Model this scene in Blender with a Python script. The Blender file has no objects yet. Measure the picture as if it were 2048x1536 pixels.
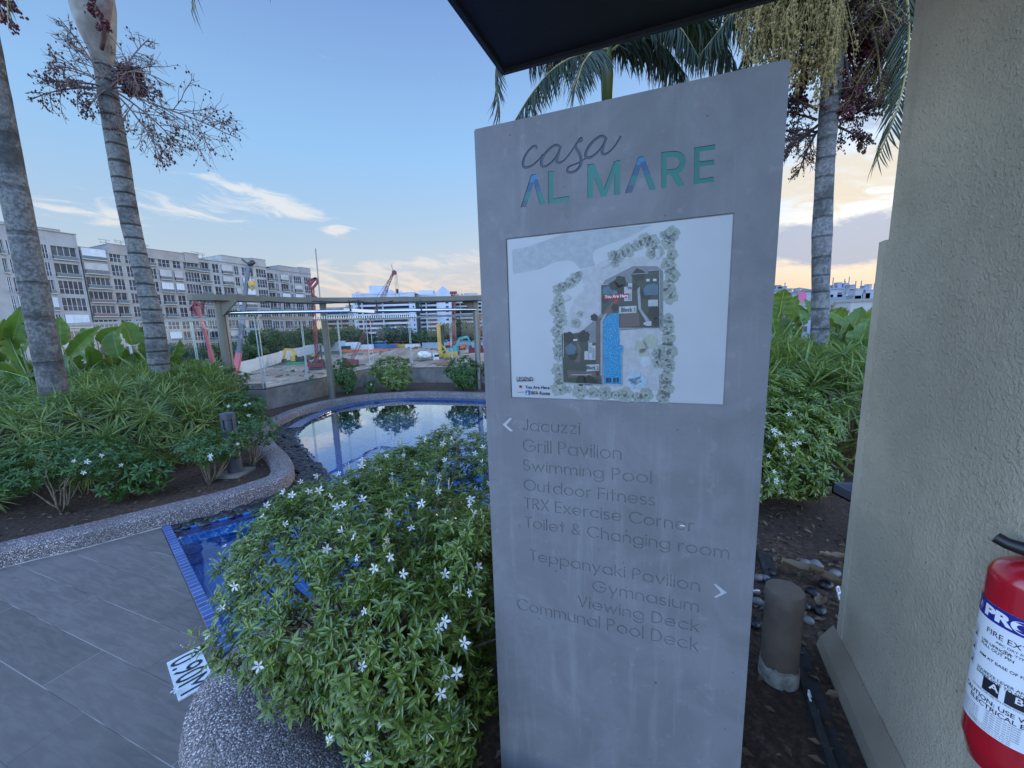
import bpy, math, random
import numpy as np
from mathutils import Matrix, Vector
R = math.radians
scene = bpy.context.scene
# ---------------------------------------------------------------- camera
FPX, PITCH, ROLL, CAMH = 769.0, R(8.8), R(1.84), 1.55       # focal length in pixels of a 2048 px wide frame
FWD = np.array([0, math.cos(PITCH), -math.sin(PITCH)])
UP0 = np.array([0, math.sin(PITCH), math.cos(PITCH)])
RIGHT = math.cos(ROLL) * np.array([1., 0, 0]) - math.sin(ROLL) * UP0
UP = math.cos(ROLL) * UP0 + math.sin(ROLL) * np.array([1., 0, 0])
cd = bpy.data.cameras.new("camera"); cam = bpy.data.objects.new("camera", cd); scene.collection.objects.link(cam)
cd.sensor_fit = 'HORIZONTAL'; cd.sensor_width = 36; cd.lens = FPX / 2048 * 36; cd.clip_start = 0.02; cd.clip_end = 6000
M = Matrix.Identity(4)
for i in range(3):
    M[i][0], M[i][1], M[i][2] = RIGHT[i], UP[i], -FWD[i]
M[2][3] = CAMH
cam.matrix_world = M; scene.camera = cam
# ---------------------------------------------------------------- sky, sun, exposure
SUN_AZ, SUN_EL = 42, 9
scene.view_settings.view_transform = 'Standard'; scene.view_settings.look = 'None'
scene.view_settings.gamma = 1; scene.view_settings.exposure = 0.70
try: scene.view_settings.use_curve_mapping = False
except Exception: pass
world = bpy.data.worlds.new("World"); scene.world = world; world.use_nodes = True

class NT:
    """small node-tree helper"""
    def __init__(s, tree): s.t = tree; s.n = tree.nodes; s.l = tree.links
    def node(s, typ, **kw):
        n = s.n.new(typ)
        for k, v in kw.items():
            if k.startswith('i_'):
                key = k[2:]; key = int(key) if key.isdigit() else key.replace('_', ' ')
                s.put(n.inputs[key], v)
            else: setattr(n, k, v)
        return n
    def put(s, sock, v):
        if isinstance(v, bpy.types.NodeSocket): s.l.new(v, sock)
        elif isinstance(v, (tuple, list)) and sock.type == 'RGBA' and len(v) == 3: sock.default_value = (*v, 1)
        else: sock.default_value = v
    def math(s, op, a, b=None, c=None, clamp=False):
        n = s.n.new('ShaderNodeMath'); n.operation = op; n.use_clamp = clamp
        for i, v in enumerate((a, b, c)):
            if v is not None: s.put(n.inputs[i], v)
        return n.outputs[0]
    def mix(s, f, a, b, blend='MIX'):
        n = s.n.new('ShaderNodeMix'); n.data_type = 'RGBA'; n.blend_type = blend
        s.put(n.inputs[0], f); s.put(n.inputs[6], a); s.put(n.inputs[7], b); return n.outputs[2]
    def ramp(s, f, stops, interp='LINEAR'):
        n = s.n.new('ShaderNodeValToRGB'); n.color_ramp.interpolation = interp
        el = n.color_ramp.elements
        while len(el) < len(stops): el.new(0.5)
        for e, (p, c) in zip(el, stops):
            e.position = p; e.color = (*c, 1) if len(c) == 3 else c
        s.put(n.inputs[0], f); return n.outputs[0]
    def step(s, v, lo, hi):
        n = s.n.new('ShaderNodeMapRange'); n.interpolation_type = 'SMOOTHSTEP'
        for i, x in enumerate((v, lo, hi, 0., 1.)): s.put(n.inputs[i], x)
        return n.outputs[0]
    def noise(s, vec, scale, detail=4, rough=.55, dist=0.):
        n = s.node('ShaderNodeTexNoise'); n.inputs['Scale'].default_value = scale
        n.inputs['Detail'].default_value = detail; n.inputs['Roughness'].default_value = rough
        n.inputs['Distortion'].default_value = dist
        if vec is not None: s.l.new(vec, n.inputs['Vector'])
        return n.outputs[0]
    def comb(s, x, y, z):
        n = s.n.new('ShaderNodeCombineXYZ')
        for i, v in enumerate((x, y, z)): s.put(n.inputs[i], v)
        return n.outputs[0]

def build_world():
    T = NT(world.node_tree); T.n.clear()
    out = T.node('ShaderNodeOutputWorld'); bg = T.node('ShaderNodeBackground'); bg.inputs[1].default_value = 0.10
    T.l.new(bg.outputs[0], out.inputs[0])
    sky = T.node('ShaderNodeTexSky', sky_type='NISHITA', sun_disc=False)
    sky.sun_elevation = R(SUN_EL); sky.sun_rotation = R(SUN_AZ); sky.altitude = 20
    sky.air_density = 1.0; sky.dust_density = 1.2; sky.ozone_density = 2.0
    tc = T.node('ShaderNodeTexCoord'); sp = T.node('ShaderNodeSeparateXYZ'); T.l.new(tc.outputs['Generated'], sp.inputs[0])
    x, y, z = sp.outputs
    el = T.math('MULTIPLY', T.math('ARCSINE', z), 57.2958)
    az = T.math('MULTIPLY', T.math('ARCTAN2', x, y), 57.2958)          # 0 = straight ahead, + to the right
    def blob(a0, e0, sa, se, tilt=0.):
        da = T.math('SUBTRACT', az, a0); de = T.math('SUBTRACT', T.math('SUBTRACT', el, e0), T.math('MULTIPLY', da, tilt))
        q = T.math('ADD', T.math('POWER', T.math('ABSOLUTE', T.math('DIVIDE', da, sa)), 2.), T.math('POWER', T.math('ABSOLUTE', T.math('DIVIDE', de, se)), 2.))
        return T.math('EXPONENT', T.math('MULTIPLY', q, -1.))
    grad = T.ramp(T.math('DIVIDE', el, 90., clamp=True), [(0, HOR), (.10, LOWC), (.24, MIDC), (.42, TOPC), (1, ZENC)])
    base = T.mix(.8, T.mix(1., sky.outputs[0], SKY_TINT, 'MULTIPLY'), grad)
    # gain added to the unseen sky beside and behind the viewer, fills the foreground
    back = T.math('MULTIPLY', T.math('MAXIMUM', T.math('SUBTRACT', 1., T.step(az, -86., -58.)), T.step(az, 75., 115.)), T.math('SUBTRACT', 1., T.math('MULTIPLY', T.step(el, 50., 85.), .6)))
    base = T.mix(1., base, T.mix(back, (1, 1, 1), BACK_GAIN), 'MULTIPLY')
    # glow of the sunset low at the right
    low = T.math('SUBTRACT', 1., T.step(el, -2., 30.))
    rightw = T.step(az, -40., 40.)
    front = T.step(y, -0.2, 0.2)
    glow = T.math('MULTIPLY', T.math('MULTIPLY', T.math('POWER', low, 2.0), T.math('ADD', T.math('MULTIPLY', rightw, .75), .25)), front)
    warmc = T.ramp(T.step(el, 0., 24.), [(0, WARM0), (.4, WARM1), (1, WARM2)])
    base = T.mix(T.math('MULTIPLY', glow, .93, clamp=True), base, warmc)
    # clouds: torn streaks of high cloud, in azimuth / elevation
    vec = T.comb(T.math('MULTIPLY', az, .19), T.math('MULTIPLY', T.math('ADD', el, T.math('MULTIPLY', az, .10)), .62), 3.1)
    n1 = T.noise(vec, 1.0, 12, .62, 1.4)
    vec2 = T.comb(T.math('MULTIPLY', az, .16), T.math('MULTIPLY', el, .36), 8.4)
    n2 = T.noise(vec2, 1.0, 12, .62, .4)
    def total(bs):
        d = 0.
        for a0, e0, sa, se, tl, w in bs: d = T.math('ADD', d, T.math('MULTIPLY', blob(a0, e0, sa, se, tl), w))
        return d
    dens = total([(-37, 13.8, 9, 1.9, .10, .33), (-31, 16.0, 8, .9, -.14, .36), (-27, 14.4, 4, .6, -.06, .34), (-47, 11.8, 8, 1.0, -.12, .30), (-53, 8.5, 14, 1.6, 0, .20), (-14, 5.6, 26, 3.6, 0, .36), (-8, 9.2, 20, 1.0, .05, .22), (40, 14.5, 14, 4.0, 0, .50), (-22.6, 12.7, 2.2, .65, .02, .60), (42, 27, 14, 6, 0, .25)])
    wisp = T.step(T.math('ADD', n1, dens), .68, .98)
    wc = T.mix(T.step(el, 3., 15.), CLOUD_LOW, CLOUD_HI); wc = T.mix(T.math('MULTIPLY', blob(41, 13, 16, 7), .8), wc, (5.6, 4.8, 3.5))
    base = T.mix(T.math('MULTIPLY', wisp, .88), base, wc)
    # blue grey banks low down at the right and along the horizon
    d2 = total([(43.5, 8.0, 8, 2.9, .12, .56), (35.5, 8.3, 5, 2.4, 0, .42), (43, 19.5, 6, 3.0, 0, .42), (37, 22, 5, 3, 0, .30), (-8, 6.4, 16, .9, 0, .26), (-4, 8.4, 12, .8, 0, .22), (-23, 12.0, 2.6, .5, 0, .34), (-14, 4.4, 18, .8, 0, .2)])
    bank = T.step(T.math('ADD', n2, d2), .72, .94)
    base = T.mix(T.math('MULTIPLY', bank, .80), base, T.mix(T.step(az, 0., 30.), BANK2, BANK))
    # below the horizon
    base = T.mix(T.step(el, -3., .5), (1.2, 1.25, 1.3), base)
    T.l.new(base, bg.inputs[0])
SKY_TINT = (.9, 1.0, 1.25)
HOR, LOWC, MIDC, TOPC, ZENC = (4.6, 4.2, 4.0), (3.2, 4.3, 5.3), (2.2, 4.0, 6.3), (1.35, 2.35, 4.8), (1.9, 2.8, 5.0)
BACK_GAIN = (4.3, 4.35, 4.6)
WARM0, WARM1, WARM2 = (5.0, 3.3, 2.35), (4.9, 3.9, 3.0), (2.9, 3.6, 4.7)
CLOUD_LOW, CLOUD_HI = (5.3, 4.6, 4.1), (5.0, 5.2, 5.4)
BANK, BANK2 = (2.5, 3.0, 4.1), (4.0, 3.9, 4.3)
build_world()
sl = bpy.data.lights.new("sun", 'SUN'); sl.energy = 0.7; sl.angle = R(14); sl.color = (1, .84, .66)
so = bpy.data.objects.new("sun", sl); scene.collection.objects.link(so)
sd = Vector((math.sin(R(SUN_AZ)) * math.cos(R(SUN_EL)), math.cos(R(SUN_AZ)) * math.cos(R(SUN_EL)), math.sin(R(SUN_EL))))
so.rotation_euler = sd.to_track_quat('Z', 'Y').to_euler(); so.location = (8, 9, 12)

# ---------------------------------------------------------------- measuring helpers (world metres from the survey of the photograph)
CAMP = np.array([0, 0, CAMH])
def ray(px, py): return FWD * FPX + RIGHT * (px - 1024) - UP * (py - 768)
def at_z(px, py, z=0.):
    d = ray(px, py); return CAMP + d * ((z - CAMH) / d[2])
def at_y(px, py, y):
    d = ray(px, py); return CAMP + d * (y / d[1])
def at_plane(px, py, p0, n):
    d = ray(px, py); p0 = np.array(p0); n = np.array(n); return CAMP + d * (((p0 - CAMP) @ n) / (d @ n))

# ---------------------------------------------------------------- mesh helpers
class MB:
    def __init__(s): s.V = []; s.F = []; s.m = []; s.n = 0
    def add(s, V, F, mi=0):
        V = np.asarray(V, float).reshape(-1, 3); s.V.append(V)
        o = s.n
        s.F.extend([tuple(i + o for i in f) for f in F]); s.m.extend([mi] * len(F)); s.n += len(V); return s
    def inst(s, tmpl, mats, mi=0):
        """many copies of (V,F); mats = (k,3,4)"""
        V, F = tmpl; mats = np.asarray(mats)
        if len(mats) == 0: return s
        W = np.einsum('kij,nj->kni', mats[:, :, :3], V) + mats[:, None, :, 3]
        k, n = len(mats), len(V); s.V.append(W.reshape(-1, 3)); o = s.n
        for q in range(k):
            b = o + q * n
            s.F.extend([tuple(i + b for i in f) for f in F])
        s.m.extend([mi] * (len(F) * k)); s.n += n * k; return s
    def box(s, lo, hi, mi=0):
        a, b = np.minimum(lo, hi), np.maximum(lo, hi)
        V = [(x, y, z) for z in (a[2], b[2]) for y in (a[1], b[1]) for x in (a[0], b[0])]
        return s.add(V, BOXF, mi)
    def obox(s, p, ax, ay, az_, mi=0):
        """box from corner p with edge vectors"""
        p, ax, ay, az_ = map(np.array, (p, ax, ay, az_))
        V = [p + i * ax + j * ay + k * az_ for k in (0, 1) for j in (0, 1) for i in (0, 1)]
        return s.add(V, BOXF, mi)
    def beam(s, a, b, w, h, mi=0, up=(0, 0, 1)):
        a, b = np.array(a, float), np.array(b, float); d = b - a; up = np.array(up, float)
        sd_ = np.cross(d, up)
        if np.linalg.norm(sd_) < 1e-6: sd_ = np.cross(d, (1, 0, 0.))
        sd_ /= np.linalg.norm(sd_); u2 = np.cross(sd_, d); u2 /= np.linalg.norm(u2)
        return s.obox(a - sd_ * w / 2 - u2 * h / 2, d, sd_ * w, u2 * h, mi)
    def tube(s, pts, rad, n=8, mi=0, cap=True):
        pts = np.array(pts, float); k = len(pts)
        rad = np.full(k, rad) if np.isscalar(rad) else np.array(rad, float)
        V = []; ref = None
        for i in range(k):
            t = pts[min(i + 1, k - 1)] - pts[max(i - 1, 0)]; t = t / (np.linalg.norm(t) + 1e-9)
            if ref is None:
                ref = np.cross(t, (0, 0, 1.)) if abs(t[2]) < .9 else np.cross(t, (1., 0, 0))
            ref = ref - t * (ref @ t); ref /= np.linalg.norm(ref) + 1e-9; b = np.cross(t, ref)
            for j in range(n):
                a = 2 * math.pi * j / n; V.append(pts[i] + rad[i] * (math.cos(a) * ref + math.sin(a) * b))
        F = [(i * n + j, i * n + (j + 1) % n, (i + 1) * n + (j + 1) % n, (i + 1) * n + j) for i in range(k - 1) for j in range(n)]
        if cap: F += [tuple(range(n - 1, -1, -1)), tuple((k - 1) * n + j for j in range(n))]
        return s.add(V, F, mi)
    def lathe(s, c, prof, n=32, mi=0):
        """prof: list of (r,z) from bottom up, about vertical axis through c"""
        V = []; k = len(prof)
        for r_, z_ in prof:
            for j in range(n):
                a = 2 * math.pi * j / n; V.append((c[0] + r_ * math.cos(a), c[1] + r_ * math.sin(a), c[2] + z_))
        F = [(i * n + j, i * n + (j + 1) % n, (i + 1) * n + (j + 1) % n, (i + 1) * n + j) for i in range(k - 1) for j in range(n)]
        F += [tuple(range(n - 1, -1, -1)), tuple((k - 1) * n + j for j in range(n))]
        return s.add(V, F, mi)
    def prism(s, poly, z0, z1, mi=0):
        n = len(poly); V = [(p[0], p[1], z0) for p in poly] + [(p[0], p[1], z1) for p in poly]
        F = [tuple(range(n - 1, -1, -1)), tuple(range(n, 2 * n))] + [(i, (i + 1) % n, n + (i + 1) % n, n + i) for i in range(n)]
        return s.add(V, F, mi)
BOXF = [(0, 2, 3, 1), (4, 5, 7, 6), (0, 1, 5, 4), (2, 6, 7, 3), (0, 4, 6, 2), (1, 3, 7, 5)]
ORG = {}
def mesh_from(name, mb, mats, smooth=False, off=None):
    V = np.concatenate(mb.V) if mb.V else np.zeros((0, 3))
    if off is not None: V = V - np.array(off)
    me = bpy.data.meshes.new(name); me.from_pydata(V.tolist(), [], mb.F)
    mats = mats if isinstance(mats, (list, tuple)) else [mats]
    for m_ in mats: me.materials.append(m_)
    if len(mats) > 1: me.polygons.foreach_set('material_index', np.array(mb.m, dtype=np.int32))
    if smooth:
        me.polygons.foreach_set('use_smooth', np.ones(len(me.polygons), dtype=bool))
        if smooth != True and hasattr(me, 'set_sharp_from_angle'): me.set_sharp_from_angle(angle=R(smooth))
    me.update(); return me
def link(name, data, parent=None):
    o = bpy.data.objects.new(name, data); scene.collection.objects.link(o)
    if parent is not None: o.parent = parent
    return o
def tag(o, label, cat, group=None):
    o['label'] = label; o['category'] = cat
    if group: o['group'] = group
    return o
def thing(name, label, cat, loc=(0, 0, 0), group=None):
    o = link(name, None); o.location = Vector([float(v) for v in loc]); ORG[o.name] = np.array(loc, float); return tag(o, label, cat, group)
def part(name, mb, mats, parent, smooth=False):
    """mesh part in world coordinates under its thing (or under another part of it)"""
    off = ORG[parent.name]; o = link(name, mesh_from(name, mb, mats, smooth, off), parent); ORG[o.name] = off; return o
def solo(name, mb, mats, label, cat, loc=None, group=None, smooth=False):
    loc = np.concatenate(mb.V).mean(0) if loc is None else np.array(loc, float)
    o = link(name, mesh_from(name, mb, mats, smooth, loc)); o.location = Vector(loc.tolist()); ORG[o.name] = loc
    return tag(o, label, cat, group)
def structure(name, mb, mats, kind='structure', smooth=False):
    o = link(name, mesh_from(name, mb, mats, smooth)); o['kind'] = kind; return o
def curve_mesh(loops, extrude=0.):
    """flat filled shape (x,y) from closed loops, inner loops are holes; extrude = half thickness"""
    from mathutils.geometry import delaunay_2d_cdt
    pts, edges, walls = [], [], []
    for lp in loops:
        o = len(pts); k = len(lp); pts += [Vector((float(p[0]), float(p[1]))) for p in lp]; edges += [(o + i, o + (i + 1) % k) for i in range(k)]; walls.append([(float(p[0]), float(p[1])) for p in lp])
    vo, _e, fo, *_r = delaunay_2d_cdt(pts, edges, [], 1, 1e-7)
    V = np.array([(v.x, v.y, 0.) for v in vo]); A, B = np.array([pts[e[0]][:] for e in edges]), np.array([pts[e[1]][:] for e in edges]); F = []
    C = np.array([V[list(f)].mean(0) for f in fo]); o_ = np.argsort(C[:, 1])
    for ck in np.array_split(o_, max(1, len(fo) // 60)):
        c = C[ck]; e_ = (np.maximum(A[:, 1], B[:, 1]) >= c[:, 1].min()) & (np.minimum(A[:, 1], B[:, 1]) <= c[:, 1].max()); a_, b_ = A[e_], B[e_]
        if not len(a_): continue
        dy = b_[:, 1] - a_[:, 1]; m_ = (a_[None, :, 1] > c[:, None, 1]) != (b_[None, :, 1] > c[:, None, 1]); q = a_[None, :, 0] + (c[:, None, 1] - a_[None, :, 1]) / np.where(dy == 0, 1e-12, dy)[None] * (b_[:, 0] - a_[:, 0])[None]
        for i, ok in zip(ck, ((m_ & (q > c[:, None, 0])).sum(1) % 2) == 1):
            if ok: F.append(tuple(fo[i]))
    if not extrude: return V, F
    V[:, 2] = extrude; V = [tuple(v) for v in V]
    for w in walls:
        o = len(V); k = len(w); V += [(x, y, z) for x, y in w for z in (extrude, -extrude)]; F += [(o + 2 * i, o + 2 * ((i + 1) % k), o + 2 * ((i + 1) % k) + 1, o + 2 * i + 1) for i in range(k)]
    return np.array(V), F
def text_mesh(txt, size, align='LEFT', bold=0.):
    cu = bpy.data.curves.new('tmp', 'FONT'); cu.body = txt; cu.size = size; cu.align_x = align; cu.fill_mode = 'FRONT'; cu.offset = bold
    o = bpy.data.objects.new('tmp', cu); scene.collection.objects.link(o)
    dg = bpy.context.evaluated_depsgraph_get(); me = bpy.data.meshes.new_from_object(o.evaluated_get(dg))
    V = np.array([v.co[:] for v in me.vertices]).reshape(-1, 3); F = [tuple(p.vertices) for p in me.polygons]
    bpy.data.objects.remove(o); bpy.data.curves.remove(cu); bpy.data.meshes.remove(me); return V, F
def frame_mats(pos, d, nrm, scale):
    """(k,3,4) matrices: local y along d, local z along nrm"""
    d = d / (np.linalg.norm(d, axis=1, keepdims=True) + 1e-9)
    sx = np.cross(d, nrm); sx /= np.linalg.norm(sx, axis=1, keepdims=True) + 1e-9
    nz = np.cross(sx, d); sc = np.asarray(scale, float).reshape(-1, 1)
    Mx = np.stack([sx * sc, d * sc, nz * sc, pos], axis=2); return Mx
def smooth_path(pts, n=8, closed=False):
    P = np.array(pts, float); out = []; k = len(P)
    for i in range(k if closed else k - 1):
        p0, p1, p2, p3 = (P[(i - 1) % k], P[i], P[(i + 1) % k], P[(i + 2) % k]) if closed else (P[max(i - 1, 0)], P[i], P[i + 1], P[min(i + 2, k - 1)])
        for j in range(n):
            t = j / n
            out.append(.5 * (2 * p1 + (p2 - p0) * t + (2 * p0 - 5 * p1 + 4 * p2 - p3) * t * t + (3 * p1 - p0 - 3 * p2 + p3) * t ** 3))
    if not closed: out.append(P[-1])
    return np.array(out)

# ---------------------------------------------------------------- materials
def mat(name, col=(.5, .5, .5), rough=.6, metal=0., spec=.5, vary=0., vscale=6., bump=0., bscale=60., vcol=None, coat=0.):
    m = bpy.data.materials.new(name); m.use_nodes = True; T = NT(m.node_tree); b = T.n['Principled BSDF']
    b.inputs['Roughness'].default_value = rough; b.inputs['Metallic'].default_value = metal
    b.inputs['Specular IOR Level'].default_value = spec; b.inputs['Coat Weight'].default_value = coat
    tc = T.node('ShaderNodeTexCoord').outputs['Object']
    if vary or vcol:
        n = T.noise(tc, vscale, 6, .62)
        c2 = vcol if vcol else tuple(c * (1 - vary) for c in col); c1 = col if vcol else tuple(min(1, c * (1 + vary)) for c in col)
        T.l.new(T.mix(T.step(n, .35, .65), c2, c1), b.inputs['Base Color'])
    else: b.inputs['Base Color'].default_value = (*col, 1)
    if bump:
        bn = T.node('ShaderNodeBump'); bn.inputs['Strength'].default_value = bump; bn.inputs['Distance'].default_value = .01
        T.l.new(T.noise(tc, bscale, 5, .6), bn.inputs['Height']); T.l.new(bn.outputs[0], b.inputs['Normal'])
    return m
def leaf_mat(name, c1, c2, rough=.4, trans=.25, tcol=None, spec=.5, brown=0.):
    m = bpy.data.materials.new(name); m.use_nodes = True; T = NT(m.node_tree); b = T.n['Principled BSDF']; out = T.n['Material Output']
    rnd = T.node('ShaderNodeNewGeometry').outputs['Random Per Island']
    tc = T.node('ShaderNodeTexCoord').outputs['Object']
    col = T.mix(rnd, c1, c2); col = T.mix(T.math('MULTIPLY', T.step(T.noise(tc, 7., 3), .4, .7), .4), col, tuple(.6 * a for a in c1))
    if brown:
        col = T.mix(T.math('MULTIPLY', T.step(T.noise(tc, 11., 5, .6), .62, .7), brown), col, (.28, .17, .07))
    T.l.new(col, b.inputs['Base Color']); b.inputs['Roughness'].default_value = rough; b.inputs['Specular IOR Level'].default_value = spec
    tr = T.node('ShaderNodeBsdfTranslucent'); T.l.new(T.mix(.6, col, tcol or (.25, .4, .04)), tr.inputs[0])
    mx = T.node('ShaderNodeMixShader'); mx.inputs[0].default_value = trans
    T.l.new(b.outputs[0], mx.inputs[1]); T.l.new(tr.outputs[0], mx.inputs[2]); T.l.new(mx.outputs[0], out.inputs[0]); return m
def broad_leaf():
    """broad paddle leaf: pale midrib, fine side veins, browned torn rim; lengthwise and crosswise position come from the leaf's own UV"""
    m = leaf_mat('broad_leaf', (.030, .088, .018), (.12, .21, .032), .28, .26, (.28, .42, .04), brown=.35); T = NT(m.node_tree); b = T.n['Principled BSDF']
    uv = T.node('ShaderNodeSeparateXYZ'); T.l.new(T.node('ShaderNodeUVMap').outputs[0], uv.inputs[0]); u, v = uv.outputs[0], T.math('ABSOLUTE', uv.outputs[1])
    ph = T.math('SUBTRACT', T.math('MULTIPLY', u, 150.), T.math('MULTIPLY', v, 34.)); vein = T.math('ADD', T.math('MULTIPLY', T.math('SINE', ph), .5), .5)
    src = b.inputs['Base Color'].links[0].from_socket; col = T.mix(T.math('MULTIPLY', vein, .30), src, (.16, .30, .05)); mid = T.math('SUBTRACT', 1., T.step(v, .02, .06)); col = T.mix(T.math('MULTIPLY', mid, .7), col, (.26, .36, .10))
    rim = T.step(T.math('ADD', v, T.math('MULTIPLY', T.noise(T.node('ShaderNodeTexCoord').outputs['Object'], 9., 4), .5)), 1.12, 1.26); col = T.mix(T.math('MULTIPLY', rim, .8), col, (.30, .19, .08))
    T.l.new(col, b.inputs['Base Color']); bn = T.node('ShaderNodeBump'); bn.inputs['Strength'].default_value = .5; bn.inputs['Distance'].default_value = .006; T.l.new(vein, bn.inputs['Height']); T.l.new(bn.outputs[0], b.inputs['Normal']); return m
def pebble_wash():
    m = bpy.data.materials.new('pebble_wash'); m.use_nodes = True; T = NT(m.node_tree); b = T.n['Principled BSDF']
    tc = T.node('ShaderNodeTexCoord').outputs['Object']
    v = T.node('ShaderNodeTexVoronoi'); v.inputs['Scale'].default_value = 165; T.l.new(tc, v.inputs['Vector'])
    hs = T.node('ShaderNodeSeparateColor'); T.l.new(v.outputs['Color'], hs.inputs[0])
    c = T.ramp(hs.outputs[0], [(0, (.05, .042, .045)), (.3, (.17, .135, .13)), (.55, (.27, .215, .21)), (.8, (.42, .35, .34)), (1, (.80, .74, .71))])
    c = T.mix(T.step(v.outputs['Distance'], .35, .75), c, (.06, .052, .05))
    c = T.mix(T.math('MULTIPLY', T.step(T.noise(tc, 3., 4), .42, .68), .45), c, (.085, .075, .07))
    T.l.new(c, b.inputs['Base Color']); b.inputs['Roughness'].default_value = .55
    bn = T.node('ShaderNodeBump'); bn.inputs['Strength'].default_value = .8; bn.inputs['Distance'].default_value = .004
    T.l.new(T.math('SUBTRACT', 1., v.outputs['Distance']), bn.inputs['Height']); T.l.new(bn.outputs[0], b.inputs['Normal']); return m
def deck_tile():
    m = bpy.data.materials.new('deck_tile'); m.use_nodes = True; T = NT(m.node_tree); b = T.n['Principled BSDF']
    tc = T.node('ShaderNodeTexCoord').outputs['Object']
    mp = T.node('ShaderNodeMapping'); mp.inputs['Rotation'].default_value = (0, 0, R(21.2)); mp.inputs['Location'].default_value = (.32, .198, 0); T.l.new(tc, mp.inputs[0])
    br = T.node('ShaderNodeTexBrick'); T.l.new(mp.outputs[0], br.inputs[0]); br.offset = .37; br.inputs['Scale'].default_value = 1
    br.inputs['Brick Width'].default_value = .95; br.inputs['Row Height'].default_value = .2075; br.inputs['Mortar Size'].default_value = .0022
    br.inputs['Mortar Smooth'].default_value = .3; br.inputs['Bias'].default_value = 0
    br.inputs['Color1'].default_value = (.142, .120, .105, 1); br.inputs['Color2'].default_value = (.178, .152, .135, 1); br.inputs['Mortar'].default_value = (.085, .078, .072, 1)
    sx = T.node('ShaderNodeMapping'); sx.inputs['Scale'].default_value = (2.2, 14, 1); T.l.new(mp.outputs[0], sx.inputs[0])
    g = T.noise(sx.outputs[0], 2.2, 8, .68, 1.2)
    c = T.mix(T.step(g, .38, .66), T.mix(1., br.outputs[0], (.72, .70, .70), 'MULTIPLY'), br.outputs[0])
    c = T.mix(T.math('MULTIPLY', T.step(T.noise(tc, 1.3, 5, .6), .40, .7), .30), c, (.215, .187, .168))
    mort = T.math('MULTIPLY', br.outputs['Fac'], T.step(T.noise(tc, 1.9, 2), .47, .55))
    c = T.mix(mort, c, (.29, .265, .24))
    spk = T.step(T.noise(tc, 190., 2), .70, .76); c = T.mix(T.math('MULTIPLY', spk, .25), c, (.35, .33, .32))
    T.l.new(c, b.inputs['Base Color']); T.l.new(T.math('ADD', .42, T.math('MULTIPLY', g, .25)), b.inputs['Roughness'])
    bn = T.node('ShaderNodeBump'); bn.inputs['Strength'].default_value = .5; bn.inputs['Distance'].default_value = .004
    T.l.new(T.math('SUBTRACT', T.math('MULTIPLY', g, .25), br.outputs['Fac']), bn.inputs['Height']); T.l.new(bn.outputs[0], b.inputs['Normal']); return m
def blue_tile(name='blue_mosaic_tile', bw=.105, bh=.05, ms=.0045, c1=(.018, .14, .42), c2=(.06, .30, .66), mc=(.22, .42, .62), rotd=41.7):
    m = bpy.data.materials.new(name); m.use_nodes = True; T = NT(m.node_tree); b = T.n['Principled BSDF']
    tc = T.node('ShaderNodeTexCoord').outputs['Object']
    rot = T.node('ShaderNodeMapping'); rot.inputs['Rotation'].default_value = (0, 0, R(rotd)); T.l.new(tc, rot.inputs[0])
    def bricks(vec):
        br = T.node('ShaderNodeTexBrick'); T.l.new(vec, br.inputs[0]); br.inputs['Scale'].default_value = 1; br.offset = .5
        br.inputs['Brick Width'].default_value = bw; br.inputs['Row Height'].default_value = bh; br.inputs['Mortar Size'].default_value = ms; br.inputs['Mortar Smooth'].default_value = .2
        br.inputs['Color1'].default_value = (*c1, 1); br.inputs['Color2'].default_value = (*c2, 1); br.inputs['Mortar'].default_value = (*mc, 1)
        return br
    br = bricks(rot.outputs[0]); c = br.outputs[0]
    # walls: lay the courses along the height
    s_ = T.node('ShaderNodeSeparateXYZ'); T.l.new(rot.outputs[0], s_.inputs[0])
    br2 = bricks(T.comb(T.math('ADD', s_.outputs[0], s_.outputs[1]), s_.outputs[2], 0.))
    nz = T.node('ShaderNodeSeparateXYZ'); T.l.new(T.node('ShaderNodeNewGeometry').outputs['Normal'], nz.inputs[0])
    c = T.mix(T.step(T.math('ABSOLUTE', nz.outputs[2]), .4, .6), br2.outputs[0], br.outputs[0])
    c = T.mix(T.math('MULTIPLY', T.step(T.noise(tc, 5., 4), .4, .65), .5), c, tuple(.5 * (x + y) for x, y in zip(c1, c2)))
    T.l.new(c, b.inputs['Base Color']); b.inputs['Roughness'].default_value = .22; return m
def water_mat():
    m = bpy.data.materials.new('pool_water'); m.use_nodes = True; T = NT(m.node_tree); T.n.remove(T.n['Principled BSDF']); out = T.n['Material Output']
    tr = T.node('ShaderNodeBsdfTransparent'); tr.inputs[0].default_value = (.66, .84, .97, 1)
    gl = T.node('ShaderNodeBsdfGlossy'); gl.inputs['Roughness'].default_value = .012; gl.inputs[0].default_value = (1, 1, 1, 1)
    tc = T.node('ShaderNodeTexCoord').outputs['Object']
    bn = T.node('ShaderNodeBump'); bn.inputs['Strength'].default_value = .05; bn.inputs['Distance'].default_value = .02
    T.l.new(T.noise(tc, 3.2, 3, .5, .6), bn.inputs['Height']); T.l.new(bn.outputs[0], gl.inputs['Normal'])
    fr = T.node('ShaderNodeFresnel'); fr.inputs[0].default_value = 1.34; T.l.new(bn.outputs[0], fr.inputs['Normal']); frs = T.math('MULTIPLY', T.math('POWER', fr.outputs[0], 1.5), 5.2, clamp=True)
    mx = T.node('ShaderNodeMixShader'); T.l.new(frs, mx.inputs[0]); T.l.new(tr.outputs[0], mx.inputs[1]); T.l.new(gl.outputs[0], mx.inputs[2])
    T.l.new(mx.outputs[0], out.inputs[0]); return m
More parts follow.
